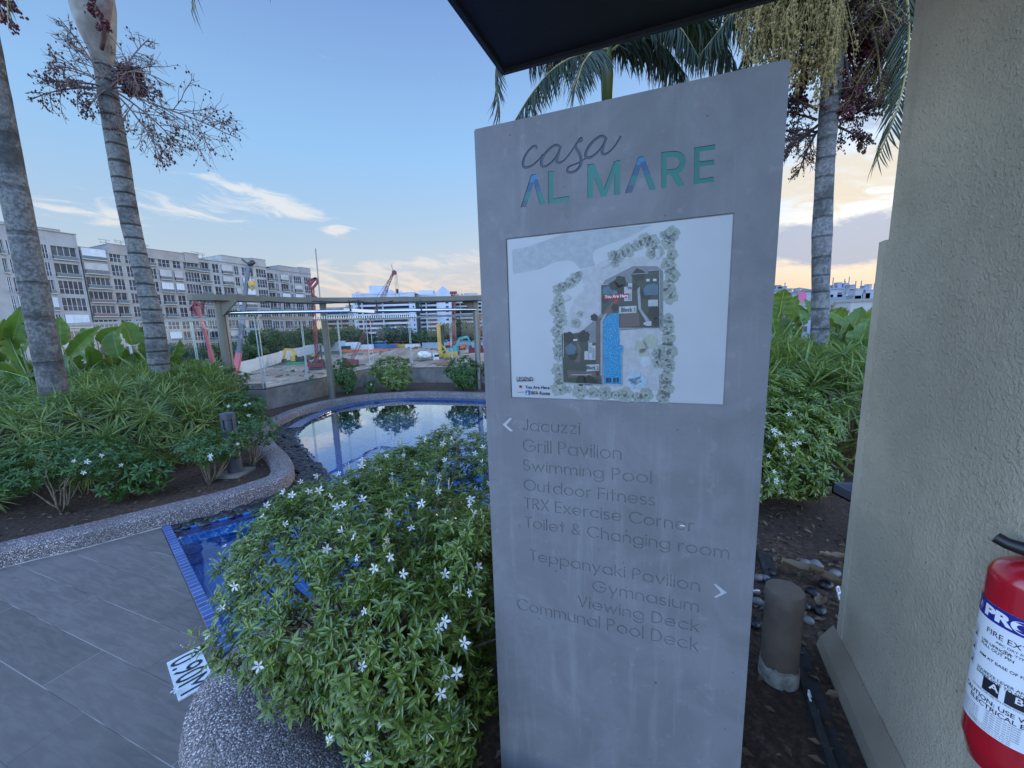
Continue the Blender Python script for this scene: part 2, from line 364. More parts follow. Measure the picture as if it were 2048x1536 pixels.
def glass_mat(name='balustrade_glass', tint=(.955, .972, .968), ior=1.5):
    m = bpy.data.materials.new(name); m.use_nodes = True; T = NT(m.node_tree); T.n.remove(T.n['Principled BSDF']); out = T.n['Material Output']
    tr = T.node('ShaderNodeBsdfTransparent'); tr.inputs[0].default_value = (*tint, 1)
    gl = T.node('ShaderNodeBsdfGlossy'); gl.inputs['Roughness'].default_value = .02
    df = T.node('ShaderNodeBsdfDiffuse'); df.inputs[0].default_value = (.45, .55, .55, 1)
    tc = T.node('ShaderNodeTexCoord').outputs['Object']
    m1 = T.node('ShaderNodeMixShader'); T.l.new(T.math('MULTIPLY', T.step(T.noise(tc, 2.5, 5), .35, .75), .035), m1.inputs[0])     # dust film
    T.l.new(tr.outputs[0], m1.inputs[1]); T.l.new(df.outputs[0], m1.inputs[2])
    fr = T.node('ShaderNodeFresnel'); bf = T.node('ShaderNodeNewGeometry').outputs['Backfacing']; T.l.new(T.math('ADD', ior, T.math('MULTIPLY', bf, 1 / ior - ior)), fr.inputs[0]); frh = T.math('MULTIPLY', fr.outputs[0], .45)
    mx = T.node('ShaderNodeMixShader'); T.l.new(frh, mx.inputs[0]); T.l.new(m1.outputs[0], mx.inputs[1]); T.l.new(gl.outputs[0], mx.inputs[2])
    T.l.new(mx.outputs[0], out.inputs[0]); return m
def stucco(name, col, smooth=False):
    m = bpy.data.materials.new(name); m.use_nodes = True; T = NT(m.node_tree); b = T.n['Principled BSDF']
    tc = T.node('ShaderNodeTexCoord').outputs['Object']
    n = T.noise(tc, 2.2, 6, .6); c = T.mix(T.step(n, .35, .7), tuple(.80 * a for a in col), col)
    sp = T.node('ShaderNodeMapping'); sp.inputs['Scale'].default_value = (9, 9, .7); T.l.new(tc, sp.inputs[0])
    c = T.mix(T.math('MULTIPLY', T.step(T.noise(sp.outputs[0], 1.2, 5), .52, .75), .35), c, tuple(.55 * a for a in col))      # rain streaks
    spot = T.step(T.noise(tc, 60., 3, .5), .70, .73); c = T.mix(T.math('MULTIPLY', spot, .7), c, tuple(.3 * a for a in col))
    T.l.new(c, b.inputs['Base Color']); b.inputs['Roughness'].default_value = .85; b.inputs['Specular IOR Level'].default_value = .25
    bn = T.node('ShaderNodeBump'); bn.inputs['Strength'].default_value = .25 if smooth else 1.; bn.inputs['Distance'].default_value = .004 if smooth else .014
    h = T.math('ADD', T.noise(tc, 130., 6, .7), T.math('MULTIPLY', T.step(T.noise(tc, 75., 2, .5), .5, .62), .25))
    T.l.new(h, bn.inputs['Height']); T.l.new(bn.outputs[0], b.inputs['Normal']); return m
def trunk_mat(name, c1, c2, ring, rs=3.2):
    """grey palm bark with ring scars, lichen and dark stains"""
    m = bpy.data.materials.new(name); m.use_nodes = True; T = NT(m.node_tree); b = T.n['Principled BSDF']
    tc = T.node('ShaderNodeTexCoord').outputs['Object']; s_ = T.node('ShaderNodeSeparateXYZ'); T.l.new(tc, s_.inputs[0])
    wob = T.noise(tc, 5., 3); z = T.math('ADD', s_.outputs[2], T.math('MULTIPLY', wob, .03))
    seg = T.math('ADD', T.math('MULTIPLY', z, rs), T.math('MULTIPLY', T.noise(T.comb(0., 0., T.math('MULTIPLY', s_.outputs[2], 1.6)), 1., 2), 1.5))
    fr = T.math('FRACT', seg)
    line = T.math('SUBTRACT', 1., T.step(T.math('ABSOLUTE', T.math('SUBTRACT', fr, .5)), .025, .10))
    c = T.mix(T.step(T.noise(tc, 28., 6, .7), .38, .62), c1, c2)
    c = T.mix(T.math('MULTIPLY', T.step(T.noise(tc, 2.6, 5, .65), .47, .62), .75), c, tuple(.32 * a for a in c1))
    c = T.mix(T.math('MULTIPLY', T.step(T.noise(tc, 9., 4, .6), .60, .68), .5), c, (.20, .21, .13))
    c = T.mix(T.math('MULTIPLY', line, ring), c, tuple(.18 * a for a in c1))
    T.l.new(c, b.inputs['Base Color']); b.inputs['Roughness'].default_value = .85
    bn = T.node('ShaderNodeBump'); bn.inputs['Strength'].default_value = .7; bn.inputs['Distance'].default_value = .02
    T.l.new(T.math('SUBTRACT', T.math('MULTIPLY', T.noise(tc, 45., 5, .65), .4), T.math('MULTIPLY', line, .7)), bn.inputs['Height']); T.l.new(bn.outputs[0], b.inputs['Normal']); return m
def concrete_sign():
    m = bpy.data.materials.new('sign_cement_board'); m.use_nodes = True; T = NT(m.node_tree); b = T.n['Principled BSDF']
    tc = T.node('ShaderNodeTexCoord').outputs['Object']
    n = T.noise(tc, 5.5, 8, .66, .6); c = T.mix(T.step(n, .36, .66), (.170, .170, .182), (.21, .21, .225))
    mp = T.node('ShaderNodeMapping'); mp.inputs['Scale'].default_value = (22, 22, 1.6); T.l.new(tc, mp.inputs[0])
    c = T.mix(T.math('MULTIPLY', T.step(T.noise(mp.outputs[0], 1.2, 5, .6), .52, .74), .34), c, (.30, .31, .315))     # pale run marks
    c = T.mix(T.math('MULTIPLY', T.step(T.noise(tc, 26., 5, .6), .60, .70), .25), c, (.32, .315, .315))
    c = T.mix(T.math('MULTIPLY', T.step(T.noise(tc, 10., 4, .6), .64, .72), .30), c, (.145, .14, .14))               # scuffs
    c = T.mix(T.step(T.noise(tc, 75., 2, .4), .765, .785), c, (.09, .085, .08))
    T.l.new(c, b.inputs['Base Color']); b.inputs['Roughness'].default_value = .62; b.inputs['Specular IOR Level'].default_value = .35
    bn = T.node('ShaderNodeBump'); bn.inputs['Strength'].default_value = .12; bn.inputs['Distance'].default_value = .003
    T.l.new(T.noise(tc, 160., 4), bn.inputs['Height']); T.l.new(bn.outputs[0], b.inputs['Normal']); return m
def soil_mat():
    m = bpy.data.materials.new('soil'); m.use_nodes = True; T = NT(m.node_tree); b = T.n['Principled BSDF']
    tc = T.node('ShaderNodeTexCoord').outputs['Object']
    c = T.ramp(T.noise(tc, 34., 8, .72), [(.3, (.018, .011, .007)), (.5, (.075, .042, .025)), (.62, (.15, .085, .05)), (.75, (.27, .19, .13))])
    c = T.mix(T.math('MULTIPLY', T.step(T.noise(tc, 1.6, 4), .4, .65), .5), c, (.035, .022, .015))
    T.l.new(c, b.inputs['Base Color']); b.inputs['Roughness'].default_value = .95
    bn = T.node('ShaderNodeBump'); bn.inputs['Strength'].default_value = 1.; bn.inputs['Distance'].default_value = .03
    T.l.new(T.noise(tc, 40., 8, .7), bn.inputs['Height']); T.l.new(bn.outputs[0], b.inputs['Normal']); return m
MT = dict(
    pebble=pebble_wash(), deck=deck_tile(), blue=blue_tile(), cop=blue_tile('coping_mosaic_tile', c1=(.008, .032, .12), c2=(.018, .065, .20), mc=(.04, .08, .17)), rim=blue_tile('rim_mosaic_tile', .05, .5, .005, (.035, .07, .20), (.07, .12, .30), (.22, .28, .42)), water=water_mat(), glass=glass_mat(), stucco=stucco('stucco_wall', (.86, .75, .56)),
    plaster=stucco('smooth_plaster', (.60, .53, .41), True), plinth=stucco('plinth_plaster_shaded', (.34, .275, .20), True), sign=concrete_sign(), soil=soil_mat(),  # plinth plaster darkened, the shade at the wall foot put into its colour
    trunk1=trunk_mat('palm_bark_mottled', (.07, .07, .066), (.17, .17, .165), .35, 2.2), trunk2=trunk_mat('palm_bark_ringed', (.10, .10, .095), (.20, .20, .19), .9, 5.2),
    trunk3=trunk_mat('palm_bark_pale', (.11, .11, .11), (.22, .22, .22), .55, 4.2),
    shaft=mat('crownshaft', (.26, .25, .22), .6, vcol=(.16, .13, .11), vscale=5), shaftg=mat('green_crownshaft', (.10, .15, .05), .5, vcol=(.16, .19, .08), vscale=3),
    twig=mat('fruit_twig', (.19, .13, .115), .8, vary=.3), twigd=mat('dark_twig', (.075, .05, .045), .8, vary=.3), twigg=mat('green_twig', (.26, .21, .075), .7, vary=.3), berry=mat('dark_berry', (.07, .03, .035), .5, vary=.4, vscale=20),
    redberry=mat('red_berry', (.085, .008, .016), .4, vary=.5, vscale=20), budg=mat('green_bud', (.25, .185, .065), .6, vary=.35, vscale=20), stem=mat('shrub_stem', (.16, .125, .085), .85, vary=.35, vscale=30, bump=.4),
    frond=leaf_mat('palm_leaflet', (.010, .024, .008), (.028, .052, .018), .45, .08, (.10, .15, .03)), jas=leaf_mat('jasmine_leaf', (.060, .115, .016), (.20, .275, .045), .22, .18, (.32, .44, .05), spec=.6),
    strap=leaf_mat('strap_leaf', (.06, .115, .025), (.24, .32, .07), .36, .28, (.40, .48, .08)), strapd=leaf_mat('strap_leaf_pale', (.07, .135, .03), (.26, .34, .085), .34, .24, (.34, .43, .07)),  # strapd: slightly paler leaf green, for the left hedge and one pool shrub
    big=broad_leaf(), shrub=leaf_mat('small_shrub_leaf', (.03, .085, .02), (.08, .17, .04), .4, .2),
    dry=leaf_mat('dry_leaf', (.13, .085, .05), (.25, .175, .105), .75, .2, (.3, .2, .1)), drain=mat('drain_dark', (.028, .027, .025), .9, vary=.4, vscale=12), petal=leaf_mat('white_petal', (.78, .78, .76), (.85, .85, .83), .5, .25, (.9, .9, .9)), bud=leaf_mat('flower_bud', (.45, .5, .2), (.7, .7, .5), .5, .2),
    olive=mat('olive_grey_paint', (.135, .125, .093), .45, vary=.10, vscale=3), gedge=mat('glass_edge', (.42, .52, .50), .3), chrome=mat('chrome', (.62, .63, .64), .16, 1.), alu=mat('grey_aluminium', (.17, .19, .19), .4, .5), black=mat('black_plastic', (.012, .012, .014), .4),
    dark=mat('charcoal_paint', (.055, .060, .072), .45, vary=.12, vscale=8), conc=mat('grey_concrete', (.20, .175, .15), .85, vary=.25, vscale=4, bump=.3, bscale=40), whiteconc=mat('white_cement', (.40, .38, .33), .9, vcol=(.20, .18, .15), vscale=14, bump=.6),
    soffit=mat('dark_soffit', (.030, .030, .033), .55, vary=.15, vscale=1.5, bump=.15, bscale=90), brown=mat('brown_grey_paint', (.15, .118, .095), .6, vary=.14, vscale=9, bump=.12, bscale=120),
    red=mat('red_gloss_paint', (.42, .010, .022), .22, coat=.6), label=mat('label_paper', (.74, .76, .80), .4), navy=mat('label_navy', (.018, .02, .22), .4), ink=mat('black_ink', (.02, .02, .025), .5), white=mat('white_paint', (.8, .8, .8), .5),
    stone=mat('river_stone', (.10, .10, .105), .5, vcol=(.20, .19, .18), vscale=5), bpeb=mat('black_pebble', (.022, .022, .024), .35, vary=.5, vscale=9), steel=mat('steel', (.45, .46, .47), .3, .9),
)
# ================================================================ ground, deck, pool, kerbs
ZK, ZW, ZS = .12, -.02, .05
e_ = 0
KERB_OUT = [(-8.6, -2.3), (-6, .2), (-4.4, 1.72), (-3.57, 2.44), (-3.25, 2.66), (-2.92, 2.94), (-2.58, 3.22), (-2.43, 3.42), (-2.30, 3.66), (-2.36, 3.94), (-2.66, 4.36), (-3.12, 4.88), (-3.57, 5.46), (-3.80, 5.95), (-3.90, 6.45), (-3.92, 7.05), (-3.72, 7.75), (-3.05, 8.32), (-2.06, 8.42), (-.57, 7.98), (.2, 7.5)]
ko = smooth_path(KERB_OUT, 6)
def offset_path(P, d):
    T_ = np.gradient(P, axis=0); T_ /= np.linalg.norm(T_, axis=1, keepdims=True); N = np.stack([-T_[:, 1], T_[:, 0]], 1); return P + N * d
def sweep(P, prof, mb=None, taper=None):
    """profile list of (offset to the left of travel, z) swept along the plan path P"""
    mb = mb or MB(); T_ = np.gradient(P, axis=0); T_ /= np.linalg.norm(T_, axis=1, keepdims=True); N = np.stack([-T_[:, 1], T_[:, 0]], 1)
    n = len(prof); V = []
    for i in range(len(P)):
        for o_, z_ in prof: V.append((P[i][0] + N[i][0] * o_, P[i][1] + N[i][1] * o_, z_))
    F = [(i * n + j, i * n + (j + 1) % n, (i + 1) * n + (j + 1) % n, (i + 1) * n + j) for i in range(len(P) - 1) for j in range(n)]
    F += [tuple(range(n - 1, -1, -1)), tuple((len(P) - 1) * n + j for j in range(n))]
    mb.add(V, F); return mb
def rnd_prof(w, z0, z1, r):
    return [(0, z0), (0, z1 - r), (r * .3, z1 - r * .3), (r, z1), (w - r, z1), (w - r * .3, z1 - r * .3), (w, z1 - r), (w, z0)]
WATER = [(-2.80, 2.885), (-2.30, 3.22), (-1.92, 3.5), (-1.96, 3.88), (-2.20, 4.22), (-2.78, 4.95), (-3.22, 5.55), (-3.45, 6.1), (-3.54, 6.7), (-3.48, 7.4), (-3.2, 7.9), (-2.75, 8.15), (-2.05, 8.18), (-.6, 7.72), (.15, 7.1), (.5, 6.2), (.5, 5.2), (.25, 4.2), (-.1, 3.3), (-.45, 2.6), (-.85, 2.05), (-1.30, 1.72), (-1.47, 1.70)]
wa = np.array(WATER); sm = smooth_path(WATER[3:21], 5); WAT = [WATER[0], WATER[1], WATER[2]] + [tuple(p) for p in sm] + WATER[21:]
wat2 = [tuple(p) for p in WAT]
DECK = [(-9, -5), (3.2, -5), (3.2, .3), (1.0, .3), (-.4, .85), (-1.12, 1.22), (-1.40, 1.45), (-1.475, 1.655), (-2.905, 2.94), (-3.0, 3.06), (-9, -2.6)]
V, F = curve_mesh([DECK]); structure('deck_floor', MB().add(V, F), MT['deck'])
V, F = curve_mesh([wat2]); V[:, 2] = ZW; structure('pool_water', MB().add(V, F), MT['water'])
mb = MB(); n = len(wat2)                                               # basin walls, floor and a submerged step
mb.add([(x, y, -.005) for x, y in wat2] + [(x, y, -.26) for x, y in wat2], [(i, (i + 1) % n, n + (i + 1) % n, n + i) for i in range(n)])
V2 = V.copy(); V2[:, 2] = -.26; mb.add(V2, F)
mb.obox((-2.78, 2.875, -.257), (.50, .33, 0), (.10, -.145, 0), (0, 0, .19))
structure('pool_basin', mb, MT['blue'])
# ground sheet around the pool below the pebbles and beds
big = [(-10, 1.6), (-4.6, 1.6), (-3.02, 3.045), (-2.92, 2.95), (-2.86, 2.93), (-1.47, 1.67), (-1.2, 1.2), (1.2, .32), (9, .32), (9, 10.9), (-10, 10.9)]
V, F = curve_mesh([big, wat2]); V[:, 2] = -.045; structure('pool_surround', MB().add(V, F), MT['conc'])
# tiled rim along the deck and round the far side
mb = MB(); a, b = np.array((-2.905, 2.945)), np.array((-1.475, 1.665)); d = (b - a) / np.linalg.norm(b - a); nn = np.array((-d[1], d[0]))
mb.obox((*a, -.06), (*(b - a), 0), (*(nn * .052), 0), (0, 0, .068))
structure('pool_edge_tiles', mb, MT['rim']); mb = MB()
rim = np.array([p for p in wat2 if p[1] > 6.0 and p[0] < .3 ]); rim = rim[:]
sweep(rim, [(0.0, -.3), (0.0, .012), (.20, .012), (.20, -.3)], mb)
sweep(np.array(wat2[1:2 + 30]), [(0.0, -.3), (0.0, -.004), (.028, -.004), (.028, -.3)], mb)
structure('pool_rim_tiles', mb, MT['cop'])
# kerbs
mb = sweep(ko, rnd_prof(.215, -.3, ZK, .022))
solo('planter_kerb', mb, MT['pebble'], 'long curving pebble-wash kerb between the left planting bed and the pool', 'kerb', (-2.3, 3.66, 0), smooth=50)
NK = smooth_path([(1.05, .40), (.3, .66), (-.4, .90), (-.85, 1.10), (-1.10, 1.26), (-1.19, 1.42), (-1.17, 1.58), (-1.02, 1.78), (-.62, 2.16), (-.22, 2.7), (.12, 3.4), (.46, 4.3), (.72, 5.2), (.74, 6.2), (.42, 7.15), (.1, 7.55)], 6)
mb = sweep(NK, [(-.17, -.3), (-.19, .03), (-.15, .105), (-.06, .142), (.06, .142), (.15, .105), (.17, .03), (.17, -.3)])
solo('planter_kerb', mb, MT['pebble'], 'broad rounded pebble-wash kerb in front of the white-flowered bush', 'kerb', (-1.1, 1.26, 0), smooth=60)
gp = np.array([p for p in ko if p[0] > -5.5 and p[1] < 2.99]); structure('grout_line', sweep(gp, [(-.012, .001), (-.012, .004), (.01, .004), (.01, .001)]), mat('pale_grout', (.42, .40, .37), .9, vary=.3, vscale=8))
# soil
KI = offset_path(ko, .19)
left_bed = [tuple(p) for p in KI[6:]] + [(3.0, 7.6), (3.0, 9.2), (-3.75, 10.75), (-4.75, 7.5), (-13, 7.85), (-13, -1)]
V, F = curve_mesh([left_bed]); V[:, 2] = ZS; structure('bed_soil', MB().add(V, F), MT['soil'])
NI = offset_path(NK, -.14)
right_bed = [tuple(p) for p in NI] + [(.3, 7.7), (9, 7.9), (9, 1.2), (1.6, 1.2), (1.05, .45)]
V, F = curve_mesh([right_bed]); V[:, 2] = .012; structure('bed_soil', MB().add(V, F), MT['soil'])
# black pebbles in the overflow channel
rng = np.random.default_rng(5)
def ico(sub=1):
    import bmesh
    bm = bmesh.new(); bmesh.ops.create_icosphere(bm, subdivisions=sub, radius=1)
    V = np.array([v.co[:] for v in bm.verts]); F = [tuple(v.index for v in f.verts) for f in bm.faces]; bm.free(); return V, F
ICO1, ICO2 = ico(1), ico(2)
def inpoly(p, poly):
    x, y = p; c = False; j = len(poly) - 1
    for i in range(len(poly)):
        xi, yi = poly[i][:2]; xj, yj = poly[j][:2]
        if (yi > y) != (yj > y) and x < (xj - xi) * (y - yi) / (yj - yi) + xi: c = not c
        j = i
    return c
chan = [tuple(p) for p in ko if p[1] > 2.98 and p[1] < 7.4 and p[0] < -2.2]
chan = chan + [(-3.45, 7.4)] + [p for p in reversed(wat2) if p[0] < -1.9 and p[1] < 7.3 and p[1] > 2.7]
pos = []
while len(pos) < 1500:
    p = (rng.uniform(-4.2, -1.7), rng.uniform(2.7, 7.4))
    if inpoly(p, chan): pos.append(p)
pos = np.array(pos); k = len(pos); Mx = np.zeros((k, 3, 4)); aa = rng.uniform(0, 6.28, k); sa = rng.uniform(.018, .034, k)
Mx[:, 0, 0] = np.cos(aa) * sa * 1.5; Mx[:, 1, 0] = np.sin(aa) * sa * 1.5; Mx[:, 0, 1] = -np.sin(aa) * sa; Mx[:, 1, 1] = np.cos(aa) * sa; Mx[:, 2, 2] = sa * .6
Mx[:, 0, 3], Mx[:, 1, 3] = pos[:, 0], pos[:, 1]; Mx[:, 2, 3] = -.03 + rng.uniform(0, .025, k)
o = structure('pebbles', MB().inst(ICO2, Mx), MT['bpeb'], 'stuff', True)
# loose leaf litter over both beds
mb = MB(); LIT = (np.array([(-.5, 0, 0), (0, -.25, .12), (.5, 0, 0), (0, .25, .1)]), [(0, 1, 2), (0, 2, 3)])
pp = []
while len(pp) < 1500:
    p = (rng.uniform(-5.5, 0), rng.uniform(1.2, 5.2)) if rng.random() < .55 else (rng.uniform(-.6, 2.3), rng.uniform(.9, 3.6))
    zz = ZS if inpoly(p, left_bed) else (.012 if inpoly(p, right_bed) else None)
    if zz is not None: pp.append((*p, zz + .008))
pp = np.array(pp); k = len(pp); aa = rng.uniform(0, 6.28, k)
Mx = frame_mats(pp, np.stack([np.cos(aa), np.sin(aa), rng.normal(0, .15, k)], 1), np.stack([rng.normal(0, .3, k), rng.normal(0, .3, k), np.ones(k)], 1), rng.uniform(.02, .06, k))
structure('leaf_litter', mb.inst(LIT, Mx), MT['dry'], 'stuff')
k = 1400; pp = []
while len(pp) < k:
    p = (rng.uniform(-5.5, -2.2), rng.uniform(1.6, 5.5)) if rng.random() < .5 else (rng.uniform(.2, 2.4), rng.uniform(1.0, 3.4)); zz = ZS if inpoly(p, left_bed) else (.012 if inpoly(p, right_bed) else None)
    if zz is not None: pp.append((*p, zz))
Mx = np.zeros((k, 3, 4)); sa = rng.uniform(.005, .020, k) * rng.uniform(.5, 1.2, k); aa = rng.uniform(0, 6.28, k); Mx[:, 0, 0] = np.cos(aa) * sa * 1.3; Mx[:, 1, 0] = np.sin(aa) * sa * 1.3; Mx[:, 0, 1] = -np.sin(aa) * sa; Mx[:, 1, 1] = np.cos(aa) * sa; Mx[:, 2, 2] = sa * .8; Mx[:, :, 3] = pp
structure('soil_clods', MB().inst(ICO1, Mx), MT['soil'], 'stuff')
# depth marker tile on the deck
c0 = at_z(379, 1350, .004); th = math.atan2(1.305 - 1.63, -1.40 + 1.70)
mk = thing('depth_marker', 'white depth marker tile reading 0.90M on the deck beside the pool', 'depth marker', (c0[0], c0[1], 0))
q = [np.array(at_z(x, y, .006)[:2]) for x, y in [(339, 1321), (394, 1296), (421, 1357), (365, 1406)]]
ex = ((q[3] - q[0]) + (q[2] - q[1])) / 2; ey = ex @ np.array([[0, 1], [-1, 0]]); ex_n = ex / np.linalg.norm(ex); ey_n = np.array([-ex_n[1], ex_n[0]]); c2 = sum(q) / 4
Lm, Wm = np.linalg.norm(ex), .125
P3 = lambda x, y, z: (c2[0] + ex_n[0] * x + ey_n[0] * y, c2[1] + ex_n[1] * x + ey_n[1] * y, z)
mb = MB(); mb.obox(P3(-Lm / 2, -Wm / 2, -.004), np.array(P3(1, 0, 0)) * 0 + np.array([ex_n[0] * Lm, ex_n[1] * Lm, 0]), (ey_n[0] * Wm, ey_n[1] * Wm, 0), (0, 0, .010))
part('tile', mb, mat('marker_tile', (.62, .66, .66), .35, vary=.06, vscale=20), mk)
V, F = text_mesh('0.90M', 1.0); V[:, 0] -= V[:, 0].min(); V[:, :2] *= np.array([(Lm * .88) / V[:, 0].max(), .105 / V[:, 1].max()])
W = [P3(v[0] - Lm * .44, v[1] - .0525, .0075) for v in V]; part('lettering', MB().add(W, F), MT['ink'], mk)
# far ground and construction earth
GZ = -9.2
gm = mat('far_ground', (.085, .095, .06), .95, vcol=(.05, .075, .035), vscale=.02)
mb = MB(); mb.box((-3500, 12, GZ - 1), (3500, 4000, GZ - .03)); structure('ground', mb, gm)
def earth():
    m = bpy.data.materials.new('bare_earth'); m.use_nodes = True; T = NT(m.node_tree); b = T.n['Principled BSDF']; tc = T.node('ShaderNodeTexCoord').outputs['Object']
    mp = T.node('ShaderNodeMapping'); mp.inputs['Rotation'].default_value = (0, 0, .5); mp.inputs['Scale'].default_value = (1, .3, 1); T.l.new(tc, mp.inputs[0])
    c = T.ramp(T.noise(mp.outputs[0], .16, 9, .68, .8), [(.3, (.20, .125, .08)), (.46, (.36, .235, .155)), (.58, (.46, .32, .225)), (.72, (.56, .43, .33))])
    c = T.mix(T.math('MULTIPLY', T.step(T.noise(tc, .07, 6, .65), .46, .60), .6), c, (.17, .125, .095)); c = T.mix(T.math('MULTIPLY', T.step(T.noise(mp.outputs[0], .9, 6, .7), .52, .66), .6), c, (.12, .085, .06))
    T.l.new(c, b.inputs['Base Color']); b.inputs['Roughness'].default_value = .95; return m
EM = earth()
nx, ny = 150, 170; xs = np.linspace(-75, 60, nx); ys = np.linspace(40, 235, ny); X, Y = np.meshgrid(xs, ys)
r2 = np.random.default_rng(3); Z = np.full(X.shape, GZ)
for _ in range(170):
    cx, cy, s1, hh = r2.uniform(-70, 50), r2.uniform(80, 220), r2.uniform(1.8, 6), r2.uniform(.05, .6)
    Z += hh * np.exp(-(((X - cx) / (s1 * 1.6)) ** 2 + ((Y - cy) / s1) ** 2))
for px, py, s1, hh in [(815, 718, 6, 2.0), (838, 714, 7, 2.6), (790, 710, 8, 1.0), (760, 722, 8, 1.3), (935, 720, 6, 1.4), (690, 722, 7, .8), (620, 716, 8, 1.0)]:
    c = at_z(px, py, GZ); Z += hh * np.exp(-(((X - c[0]) / (s1 * 1.7)) ** 2 + ((Y - c[1]) / s1) ** 2))
Z += r2.normal(0, .11, Z.shape)
V = np.stack([X, Y, Z], -1).reshape(-1, 3); F = [(j * nx + i, j * nx + i + 1, (j + 1) * nx + i + 1, (j + 1) * nx + i) for j in range(ny - 1) for i in range(nx - 1)]
structure('construction_ground', MB().add(V, F), EM, smooth=True)
mb = MB()
for _ in range(420):
    x, y = r2.uniform(-66, 20), r2.uniform(88, 200); i, j = int((x + 75) / 135 * (nx - 1)), int((y - 40) / 195 * (ny - 1)); z = Z[j, i]; l_, w_, h_ = r2.uniform(.4, 3.2), r2.uniform(.15, .7), r2.uniform(.1, .55); a_ = r2.uniform(0, 3.14)
    mb.obox((x, y, z - .05), (l_ * math.cos(a_), l_ * math.sin(a_), 0), (-w_ * math.sin(a_), w_ * math.cos(a_), 0), (0, 0, h_), int(r2.integers(0, 4)))
structure('site_debris', mb, [MT['conc'], MT['dark'], MT['dry'], mat('rusty_steel', (.16, .07, .04), .8, vary=.3)], 'stuff')
# ================================================================ stroke lettering -> outlines
def arc(cx, cy, rx, ry, a0, a1, n=None):
    n = n or max(4, int(abs(a1 - a0) / 12)); A = [R(a0 + (a1 - a0) * i / n) for i in range(n + 1)]
    return [(cx + rx * math.cos(a), cy + ry * math.sin(a)) for a in A]
O_ = arc(.36, .35, .31, .31, 0, 360, 28)
GL = {
 'a': [O_, [(.67, .04), (.67, .66)]], 'c': [arc(.36, .35, .31, .31, 42, 318)], 'd': [O_, [(.67, .04), (.67, .98)]],
 'e': [arc(.36, .35, .31, .31, 0, 322), [(.06, .35), (.67, .35)]], 'g': [O_, [(.67, .66), (.67, -.02)], arc(.36, -.02, .31, .25, 0, -155)],
 'h': [[(.08, .04), (.08, .98)], arc(.32, .42, .24, .24, 180, 0), [(.56, .42), (.56, .04)]], 'i': [[(.08, .04), (.08, .66)], [(.08, .88), (.08, .90)]],
 'k': [[(.08, .04), (.08, .98)], [(.46, .66), (.08, .32)], [(.2, .43), (.5, .04)]], 'l': [[(.08, .04), (.08, .98)]],
 'm': [[(.08, .04), (.08, .66)], arc(.285, .455, .205, .205, 180, 0), [(.49, .455), (.49, .04)], arc(.695, .455, .205, .205, 180, 0), [(.90, .455), (.90, .04)]],
 'n': [[(.08, .04), (.08, .66)], arc(.32, .42, .24, .24, 180, 0), [(.56, .42), (.56, .04)]], 'o': [O_], 'p': [O_, [(.05, .66), (.05, -.27)]],
 'r': [[(.08, .04), (.08, .66)], arc(.30, .44, .22, .22, 180, 75)], 's': [arc(.23, .505, .17, .155, 40, 270, 16) + arc(.23, .195, .19, .155, 90, -140, 16)],
 't': [[(.17, .04), (.17, .92)], [(.02, .66), (.34, .66)]], 'u': [[(.08, .66), (.08, .28)], arc(.32, .28, .24, .24, 180, 360), [(.56, .28), (.56, .66)], [(.56, .28), (.56, .04)]],
 'v': [[(.04, .66), (.29, .04), (.54, .66)]], 'w': [[(.04, .66), (.24, .04), (.44, .62), (.64, .04), (.84, .66)]], 'x': [[(.04, .66), (.5, .04)], [(.5, .66), (.04, .04)]],
 'y': [[(.04, .66), (.30, .06)], [(.56, .66), (.18, -.26)]], 'z': [[(.05, .66), (.46, .66), (.05, .04), (.48, .04)]],
 'J': [[(.36, .96), (.36, .24)], arc(.19, .22, .17, .18, 0, -170)], 'G': [arc(.5, .5, .45, .46, 42, 350), [(.95, .48), (.55, .48)]],
 'P': [[(.08, .04), (.08, .96), (.3, .96)], arc(.3, .72, .24, .24, 90, -90), [(.3, .48), (.08, .48)]], 'S': [arc(.27, .73, .21, .23, 30, 270, 18) + arc(.27, .27, .23, .23, 90, -150, 18)],
 'O': [arc(.5, .5, .45, .46, 0, 360, 32)], 'F': [[(.08, .04), (.08, .96), (.5, .96)], [(.08, .54), (.46, .54)]], 'T': [[(.24, .04), (.24, .96)], [(.02, .96), (.46, .96)]],
 'R': [[(.08, .04), (.08, .96), (.28, .96)], arc(.28, .73, .22, .23, 90, -90), [(.28, .50), (.08, .50)], [(.26, .50), (.56, .04)]], 'X': [[(.04, .96), (.56, .04)], [(.56, .96), (.04, .04)]],
 'E': [[(.5, .96), (.08, .96), (.08, .04), (.5, .04)], [(.08, .52), (.47, .52)]], 'C': [arc(.5, .5, .45, .46, 42, 318)], 'V': [[(.04, .96), (.34, .04), (.64, .96)]],
 'D': [[(.26, .96), (.08, .96), (.08, .04), (.26, .04)], arc(.26, .5, .42, .46, 90, -90)],
 '&': [[(.62, .04), (.17, .66)] + arc(.31, .79, .165, .17, 215, -40, 14) + [(.10, .40)] + arc(.27, .24, .23, .20, 150, 340, 14) + [(.60, .42)]],
}
